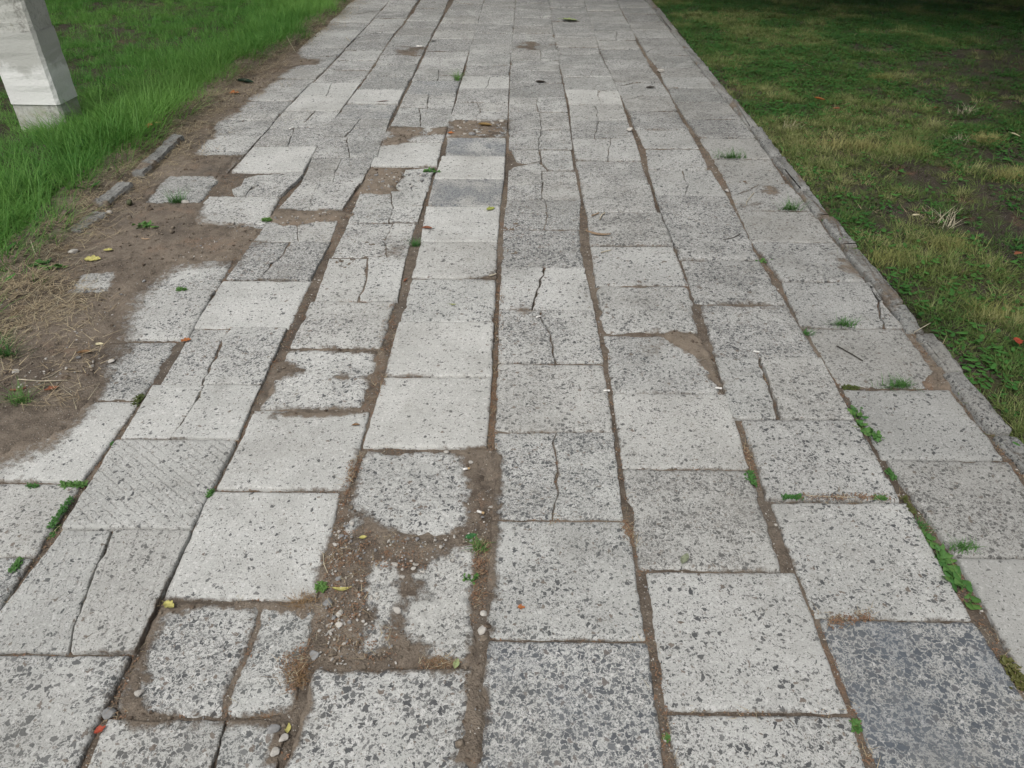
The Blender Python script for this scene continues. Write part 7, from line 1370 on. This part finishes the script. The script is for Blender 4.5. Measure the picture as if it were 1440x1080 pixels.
def paint_material():
    s = NT('whitewash'); P = s.pos(); sp = s.n('ShaderNodeSeparateXYZ'); s.l(P, sp.inputs[0])
    n1 = s.noise(P, 9, 5, .65).outputs['Fac']; n2 = s.noise(P, 70, 4, .7).outputs['Fac']
    hgt = s.math('ADD', sp.outputs[2], s.math('MULTIPLY', s.math('SUBTRACT', n1, .5), .35))
    worn = s.step(hgt, .33, .42)
    worn = s.math('MAXIMUM', worn, s.math('MULTIPLY', s.step(n2, .64, .70), .7))
    col = s.mix(worn, (.74, .745, .725), (.48, .485, .455)); s.l(col, s.b.inputs['Base Color'])
    s.l(s.bump(s.math('ADD', n2, n1), .004, .7), s.b.inputs['Normal']); return s.m
post = obj('concrete_post', None, None, (-2.822, 4.505, .01), (0, 0, math.radians(-3)))
tag(post, 'square concrete post with a worn white painted band standing in the grass', 'post')
def prism(secs, ch):
    V, F = [], []
    for z, w, d_ in secs:
        for sx, sy in ((1, 1), (-1, 1), (-1, -1), (1, -1)):
            pts = [(sx*(w-ch), sy*d_), (sx*w, sy*(d_-ch))]
            if sx*sy > 0: pts = pts[::-1]
            for p in pts[::-1] if False else pts: V.append((p[0], p[1], z))
    n_ = 8; m_ = len(secs)
    for k in range(m_-1):
        for i in range(n_): F.append((k*n_+i, k*n_+(i+1) % n_, (k+1)*n_+(i+1) % n_, (k+1)*n_+i))
    F.append(tuple(range((m_-1)*n_, m_*n_))); F.append(tuple(range(n_))[::-1]); return V, F
hw, hd = .148, .105
def wd(z): return hw-.0035*z, hd-.0035*z
V, F = prism([(z,)+wd(z) for z in [-.35]+list(np.arange(0, 1.2, .035))+list(np.arange(1.25, 8.6, .25))], .016)
def worn_edge(V): return [(a_*(1-.10*max(0, noise(np.array([c_*22+a_*40]), np.array([b_*40]), 1, 300, 3)[0]-.42)), b_*(1-.12*max(0, noise(np.array([c_*26+b_*40]), np.array([a_*40]), 1, 301, 3)[0]-.42)), c_) for a_, b_, c_ in V]
V = worn_edge(V)
obj('shaft', mesh('shaft', V, F, post_material()), post)
V, F = prism([(z, wd(z)[0]+.0045, wd(z)[1]+.0045) for z in np.arange(.165, .58, .035)], .017); V = worn_edge(V)
obj('painted_band', mesh('painted_band', V, F[:-2], paint_material()), post)['label'] = 'worn white paint band round the foot of the post'

# ------------------------------------------------------------------ trees and bushes whose shade falls into the view
M_crown = leaf_material('tree_leaves', (.03, .07, .014), (.07, .12, .03), False, .25)
M_bark = plain('bark', (.10, .08, .06), .95, .4, 25)
def tube(V, F, pts, rad, k=7):
    b = len(V)
    for i, p in enumerate(pts):
        t = Vector(pts[min(i+1, len(pts)-1)])-Vector(pts[max(i-1, 0)]); t.normalize(); u = t.orthogonal().normalized(); v = t.cross(u)
        for j in range(k):
            a_ = 6.2832*j/k; q = Vector(p)+(u*math.cos(a_)+v*math.sin(a_))*rad[i]; V.append(tuple(q))
    for i in range(len(pts)-1):
        for j in range(k): F.append((b+i*k+j, b+i*k+(j+1) % k, b+(i+1)*k+(j+1) % k, b+(i+1)*k+j))
def tree(name, x, y, trunk_h, rx_, rz_, nleaf, label, lsz=.16, cat='tree', low=0.):
    t = obj(name, None, None, (x, y, 0)); tag(t, label, cat)
    cz = trunk_h+rz_*.8
    V, F = [], []; top = (R.uniform(-.2, .2), R.uniform(-.2, .2), cz)
    tube(V, F, [(0, 0, -.1), (.02, .01, trunk_h*.5), top], [.16, .12, .06])
    ends = []
    for k in range(14):
        a_ = R.uniform(0, 6.283); el = R.uniform(-.25, 1.2); rr = R.uniform(.5, .95)
        e_ = (math.cos(a_)*math.cos(el)*rx_*rr, math.sin(a_)*math.cos(el)*rx_*rr, cz+math.sin(el)*rz_*rr); ends.append(e_)
        st = (0, 0, R.uniform(trunk_h*.6, cz)); mid = tuple((p+q)/2+R.uniform(-.15, .25) for p, q in zip(st, e_))
        tube(V, F, [st, mid, e_], [.05, .03, .008], 5)
    obj('trunk', mesh('trunk', V, F, M_bark, True), t)
    cl = [np.array(e_) for e_ in ends for _ in range(1)]
    for _ in range(46):
        v = rng.normal(0, 1, 3); v /= np.linalg.norm(v); r_ = rng.uniform(.35, 1.)**.6; cl.append(np.array((v[0]*rx_*r_, v[1]*rx_*r_, cz+v[2]*rz_*r_)))
    V, F = [], []
    for _ in range(nleaf):
        c_ = cl[int(rng.integers(len(cl)))]; p = c_+rng.normal(0, .22*rx_/2, 3)
        if p[2] < low: continue
        az = R.uniform(0, 6.283); d_ = np.array((math.cos(az), math.sin(az), R.uniform(-.7, .3))); s2 = np.cross(d_, rng.normal(0, 1, 3)); s2 /= np.linalg.norm(s2)+1e-6
        b = len(V); V += [p, p+d_*lsz*.5+s2*lsz*.3, p+d_*lsz, p+d_*lsz*.5-s2*lsz*.3]; F.append((b, b+1, b+2, b+3))
    obj('crown', mesh('crown', V, F, M_crown), t)
tree('shade_tree', 5.8, 8.3, 2.0, 3.8, 2.0, 14000, 'broad leafy tree right of the path whose shade darkens the far right lawn', .22)
tree('shade_tree', 5.0, 2.2, 3.2, 2.5, 1.9, 9000, 'leafy tree off to the right beside the near lawn', .22)
tree('shade_tree', 2.2, 10.4, 2.4, 4.4, 2.0, 17000, 'leafy tree whose crown hangs over the far end of the path', .22)
tree('shade_tree', -6.9, 10.5, 1.3, 3.0, 2.2, 12000, 'broad leafy tree behind the concrete post on the left lawn', .22)
tree('shade_tree', -4.0, 13.6, 2.2, 3.0, 2.0, 9000, 'leafy tree left of the far end of the path', .22)
tree('bush', -6.9, 10.6, .2, 1.5, .9, 5000, 'dark dense bush at the top left corner behind the post', .1, 'bush', .03)
tree('bush', 6.9, 10.4, .2, 1.3, .9, 4500, 'dark dense bush beyond the top right corner of the lawn', .1, 'bush', .03)

# ------------------------------------------------------------------ fallen leaves, stones, weeds, twigs, cigarette ends
LC = {'green': (.035, .15, .045), 'palegreen': (.35, .42, .20), 'yellow': (.52, .48, .16), 'yellowgreen': (.36, .40, .10), 'greygreen': (.27, .30, .20), 'orange': (.45, .16, .05), 'red': (.40, .075, .04), 'brown': (.26, .15, .07), 'cream': (.62, .56, .36), 'rust': (.30, .115, .06), 'tan': (.40, .29, .19), 'ochre': (.34, .23, .09), 'darkbrown': (.055, .045, .035), 'darkgreen': (.02, .05, .03)}
LM = {}
for k, c_ in LC.items():
    s = NT(k+'_leaf'); P = s.pos(); nn = s.noise(P, 150, 3).outputs['Fac']
    s.l(s.mix(s.step(nn, .35, .7), tuple(v*.85 for v in c_), tuple(v*.5 for v in c_)), s.b.inputs['Base Color']); s.b.inputs['Roughness'].default_value = .6; LM[k] = s.m
def leaf_mesh(kind, L, seed):
    rr = random.Random(seed); V, F = [], []
    asp = {'oval': .55, 'long': .24, 'lobed': .62, 'curled': .5, 'scrap': .7, 'bark': .16}[kind]
    nu, nv = 12, 4
    for i in range(nu+1):
        t = i/nu
        w = math.sin(math.pi*min(1, t*.97+.015))**.75*asp*L*.5*(1.15-.35*t)
        if kind == 'lobed': w *= .62+.45*abs(math.sin(t*9.4))
        if kind == 'scrap': w *= rr.uniform(.55, 1.25)
        if kind == 'bark': w = asp*L*.5*(.5+.6*math.sin(math.pi*t))
        for j in range(-nv, nv+1):
            v = j/nv; yy_ = w*v; x_ = (t-.5)*L
            z_ = .04*L*(4*(t-.5)**2)+w*.35*abs(v)**1.4
            if kind in ('curled', 'bark'):
                a_ = v*(1.5 if kind == 'curled' else 1.9); rad = w/1.5; yy_ = rad*math.sin(a_); z_ = rad*(1-math.cos(a_))+.09*L*(4*(t-.5)**2)
                yy_ += .22*L*(t-.5)**2 if kind == 'bark' else .12*L*math.sin(t*3)
            if kind == 'scrap': z_ += rr.uniform(0, .05)*L
            if kind == 'long': yy_ += .5*L*(t-.5)**2
            V.append((x_, yy_, z_+.001))
    m_ = 2*nv+1
    for i in range(nu):
        for j in range(m_-1): F.append((i*m_+j, (i+1)*m_+j, (i+1)*m_+j+1, i*m_+j+1))
    if kind in ('oval', 'lobed', 'long'):     # stalk
        b = len(V); r_ = L*.012
        for x_, z_ in ((-.5*L, .042*L), (-.66*L, .05*L), (-.80*L, .03*L)):
            for a_ in (0, 2.1, 4.2): V.append((x_, (.125*L if kind == 'long' else 0)+r_*math.cos(a_), z_+r_*math.sin(a_)+.001))
        for k in range(2):
            for j in range(3): F.append((b+k*3+j, b+k*3+(j+1) % 3, b+(k+1)*3+(j+1) % 3, b+(k+1)*3+j))
    return V, F
for k, (x_, y_, kind, L, ang, colr, lab) in enumerate(LEAVES):
    V, F = leaf_mesh(kind, L, k)
    o = obj('bark_strip' if kind == 'bark' else 'seed_husk' if 'husk' in lab else 'fallen_leaf', mesh('fallen_leaf', V, F, LM[colr], True), None, (x_, y_, top_z(x_, y_)+.002+(.03 if x_ > 1.45 or x_ < -2.1 else 0)), (R.gauss(0, .12), R.gauss(0, .1), math.radians(ang)))
    tag(o, lab, 'bark' if kind == 'bark' else 'husk' if 'husk' in lab else 'leaf', 'fallen leaves on the path and lawns')
for k, (x_, y_, sz, colr, lab) in enumerate(STONES):
    o = obj('pebble', pebble_mesh('pebble', 40+k, {'white': M_white, 'grey': M_grey, 'moss': M_moss}[colr], .62), None, (x_, y_, top_z(x_, y_)+sz*.18), (R.gauss(0, .2), R.gauss(0, .2), R.uniform(0, 6.28)))
    o.scale = (sz,)*3; tag(o, lab, 'stone', 'loose stones on soil and in joints')
M_paper = plain('cigarette_paper', (.72, .71, .67), .7, .1, 200); M_filter = plain('filter_tan', (.50, .36, .20), .8, .2, 200)
for x_, y_, ang, lab in BUTTS:
    far = 'scrap' in lab; L = .05 if far else .020 if y_ < 2.6 else .036; r_ = L*.17
    b = obj('paper_scrap' if far else 'cigarette_end', None, None, (x_, y_, top_z(x_, y_)+r_), (0, 0, math.radians(ang))); tag(b, lab, 'paper scrap' if far else 'cigarette end', None if far else 'cigarette ends dropped on the path')
    for nm, x0, x1, m_ in (('paper', -.5, .15, M_paper), ('filter', .15, .5, M_filter if 'sandy' in lab else M_paper)):
        V, F = [], []; tube(V, F, [(x0*L, 0, 0), ((x0+x1)/2*L, 0, .0004), (x1*L, 0, 0)], [r_*.9, r_, r_*.95], 8); F.append(tuple(range(8))[::-1]); F.append(tuple(range(16, 24)))
        obj('folded_half' if far else nm, mesh(nm, V, F, m_, True), b)
M_tw = {'dark': plain('dark_twig', (.06, .05, .04)), 'pale': plain('pale_stalk', (.50, .45, .34)), 'red': plain('red_stick', (.20, .09, .06)), 'tan': plain('tan_splinter', (.42, .32, .22))}
for pts, rad, colr, lab in TWIGS:
    c_ = np.mean(pts, 0); V, F = [], []
    tube(V, F, [(p[0]-c_[0], p[1]-c_[1], top_z(*p)+rad+.002+(.02 if 'kerb' in lab and p[0] > 1.36 else 0)) for p in pts], [rad*(1-.4*i/len(pts)) for i in range(len(pts))], 6)
    tag(obj('twig', mesh('twig', V, F, M_tw[colr], True), None, (c_[0], c_[1], 0)), lab, 'twig', 'twigs and stalks lying about')

M_w1 = leaf_material('weed_green', (.06, .165, .042), (.13, .25, .065), False, .3)
M_w2 = leaf_material('moss_dark', (.05, .075, .02), (.10, .10, .03), False, .1)
M_w3 = leaf_material('weed_dry', (.27, .18, .09), (.20, .12, .06), False, .1)
M_w4 = leaf_material('bunch_bleached', (.48, .44, .33), (.40, .35, .24), False, .2)
M_w5 = leaf_material('bunch_yellow', (.22, .24, .075), (.33, .31, .13), False, .3)
leaf_meshes = []
for k in range(4):
    V, F = [], []; leafquad(V, F, (0, 0, 0), 1., .58+.06*k, 0, .15+.1*k, .3); leaf_meshes.append(mesh('leaf', V, F, M_w1, True))
for x_, y_, kind, sz, ln, ang, lab in WEEDS:
    z_ = top_z(x_, y_); an = math.pi/2 if abs(ang) > 30 else math.radians(ang)
    dx_, dy_ = math.cos(an), math.sin(an)
    nm = {'moss': 'joint_weed', 'dark': 'moss_cushion', 'broad': 'leafy_weed', 'broadbig': 'leafy_weed', 'grassy': 'grass_tuft', 'dry': 'dry_grass_tuft', 'bleach': 'dead_grass_tuft', 'yellow': 'grass_bunch'}[kind]
    grp = {'moss': 'small weeds in the joints', 'dark': 'moss cushions in the joints', 'broad': 'leafy weeds in the path', 'broadbig': 'leafy weeds in the path', 'grassy': 'grass tufts growing in the path', 'dry': 'dry grass tufts on the path', 'bleach': 'bleached tufts on the right lawn', 'yellow': 'grass bunches on the right lawn'}[kind]
    cat = {'moss': 'weed', 'dark': 'moss', 'broad': 'weed', 'broadbig': 'weed', 'grassy': 'grass', 'dry': 'dry grass', 'bleach': 'dead grass', 'yellow': 'grass'}[kind]
    if kind in ('broad', 'broadbig'):
        t = obj(nm, None, None, (x_, y_, z_)); V, F = [], []
        nl = 20 if kind == 'broadbig' else 17; Lf = sz*(.80 if kind == 'broadbig' else .58)
        for k in range(nl):
            s1 = R.uniform(-.5, .5)*ln*1.3; s2 = R.gauss(0, .15)*ln; hz = R.uniform(.15, .8)*sz*.45
            px1, py1 = s1*dx_-s2*dy_, s1*dy_+s2*dx_
            tube(V, F, [(px1*.5, py1*.5, -.006), (px1*.8, py1*.8, hz*.7), (px1, py1, hz)], [.0012, .001, .0008], 4)
            lf = obj('leaf', leaf_meshes[k % 4], t, (px1, py1, hz), (R.gauss(0, .3), R.gauss(-.05, .3), R.uniform(0, 6.283))); lf.scale = (Lf*R.uniform(.6, 1.1),)*3
        obj('stem', mesh('stem', V, F, M_w1, True), t)
    else:
        V, F = [], []
        if kind in ('moss', 'dark'):
            for _ in range(int(90+1500*ln)):
                s1 = R.uniform(-.5, .5)*ln; s2 = R.gauss(0, .36)*sz*.7; l_ = sz*R.uniform(.22, .5)+.0015
                leafquad(V, F, (s1*dx_-s2*dy_, s1*dy_+s2*dx_, R.uniform(0, sz*.38)), l_, l_*.55, R.uniform(0, 6.283), R.uniform(-.1, .9))
            mt = M_w1 if kind == 'moss' else M_w2
        else:
            hgt, nb, w_, le, cu, mt, wid = {'grassy': (sz*1.15, int(60+700*ln), .0026, .6, .5, M_w1, .35), 'dry': (sz*.5, 130, .0013, 1.4, .6, M_w3, .55), 'bleach': (sz*.8, 46, .0036, .8, .5, M_w4, .8), 'yellow': (sz*.75, 420, .0026, .55, .5, M_w5, .62)}[kind]
            for _ in range(nb):
                s1 = R.gauss(0, .27)*ln; s2 = R.gauss(0, .27)*ln*wid if kind not in ('grassy',) else R.gauss(0, .007)
                blade(V, F, (s1*dx_-s2*dy_, s1*dy_+s2*dx_, -.003), hgt*R.uniform(.45, 1.15), w_*R.uniform(.6, 1.3), R.uniform(0, 6.283), abs(R.gauss(le, le*.5)), R.gauss(cu, .3))
        t = obj(nm, mesh(nm, V, F, mt, True), None, (x_, y_, z_))
    tag(t, lab, cat, grp)
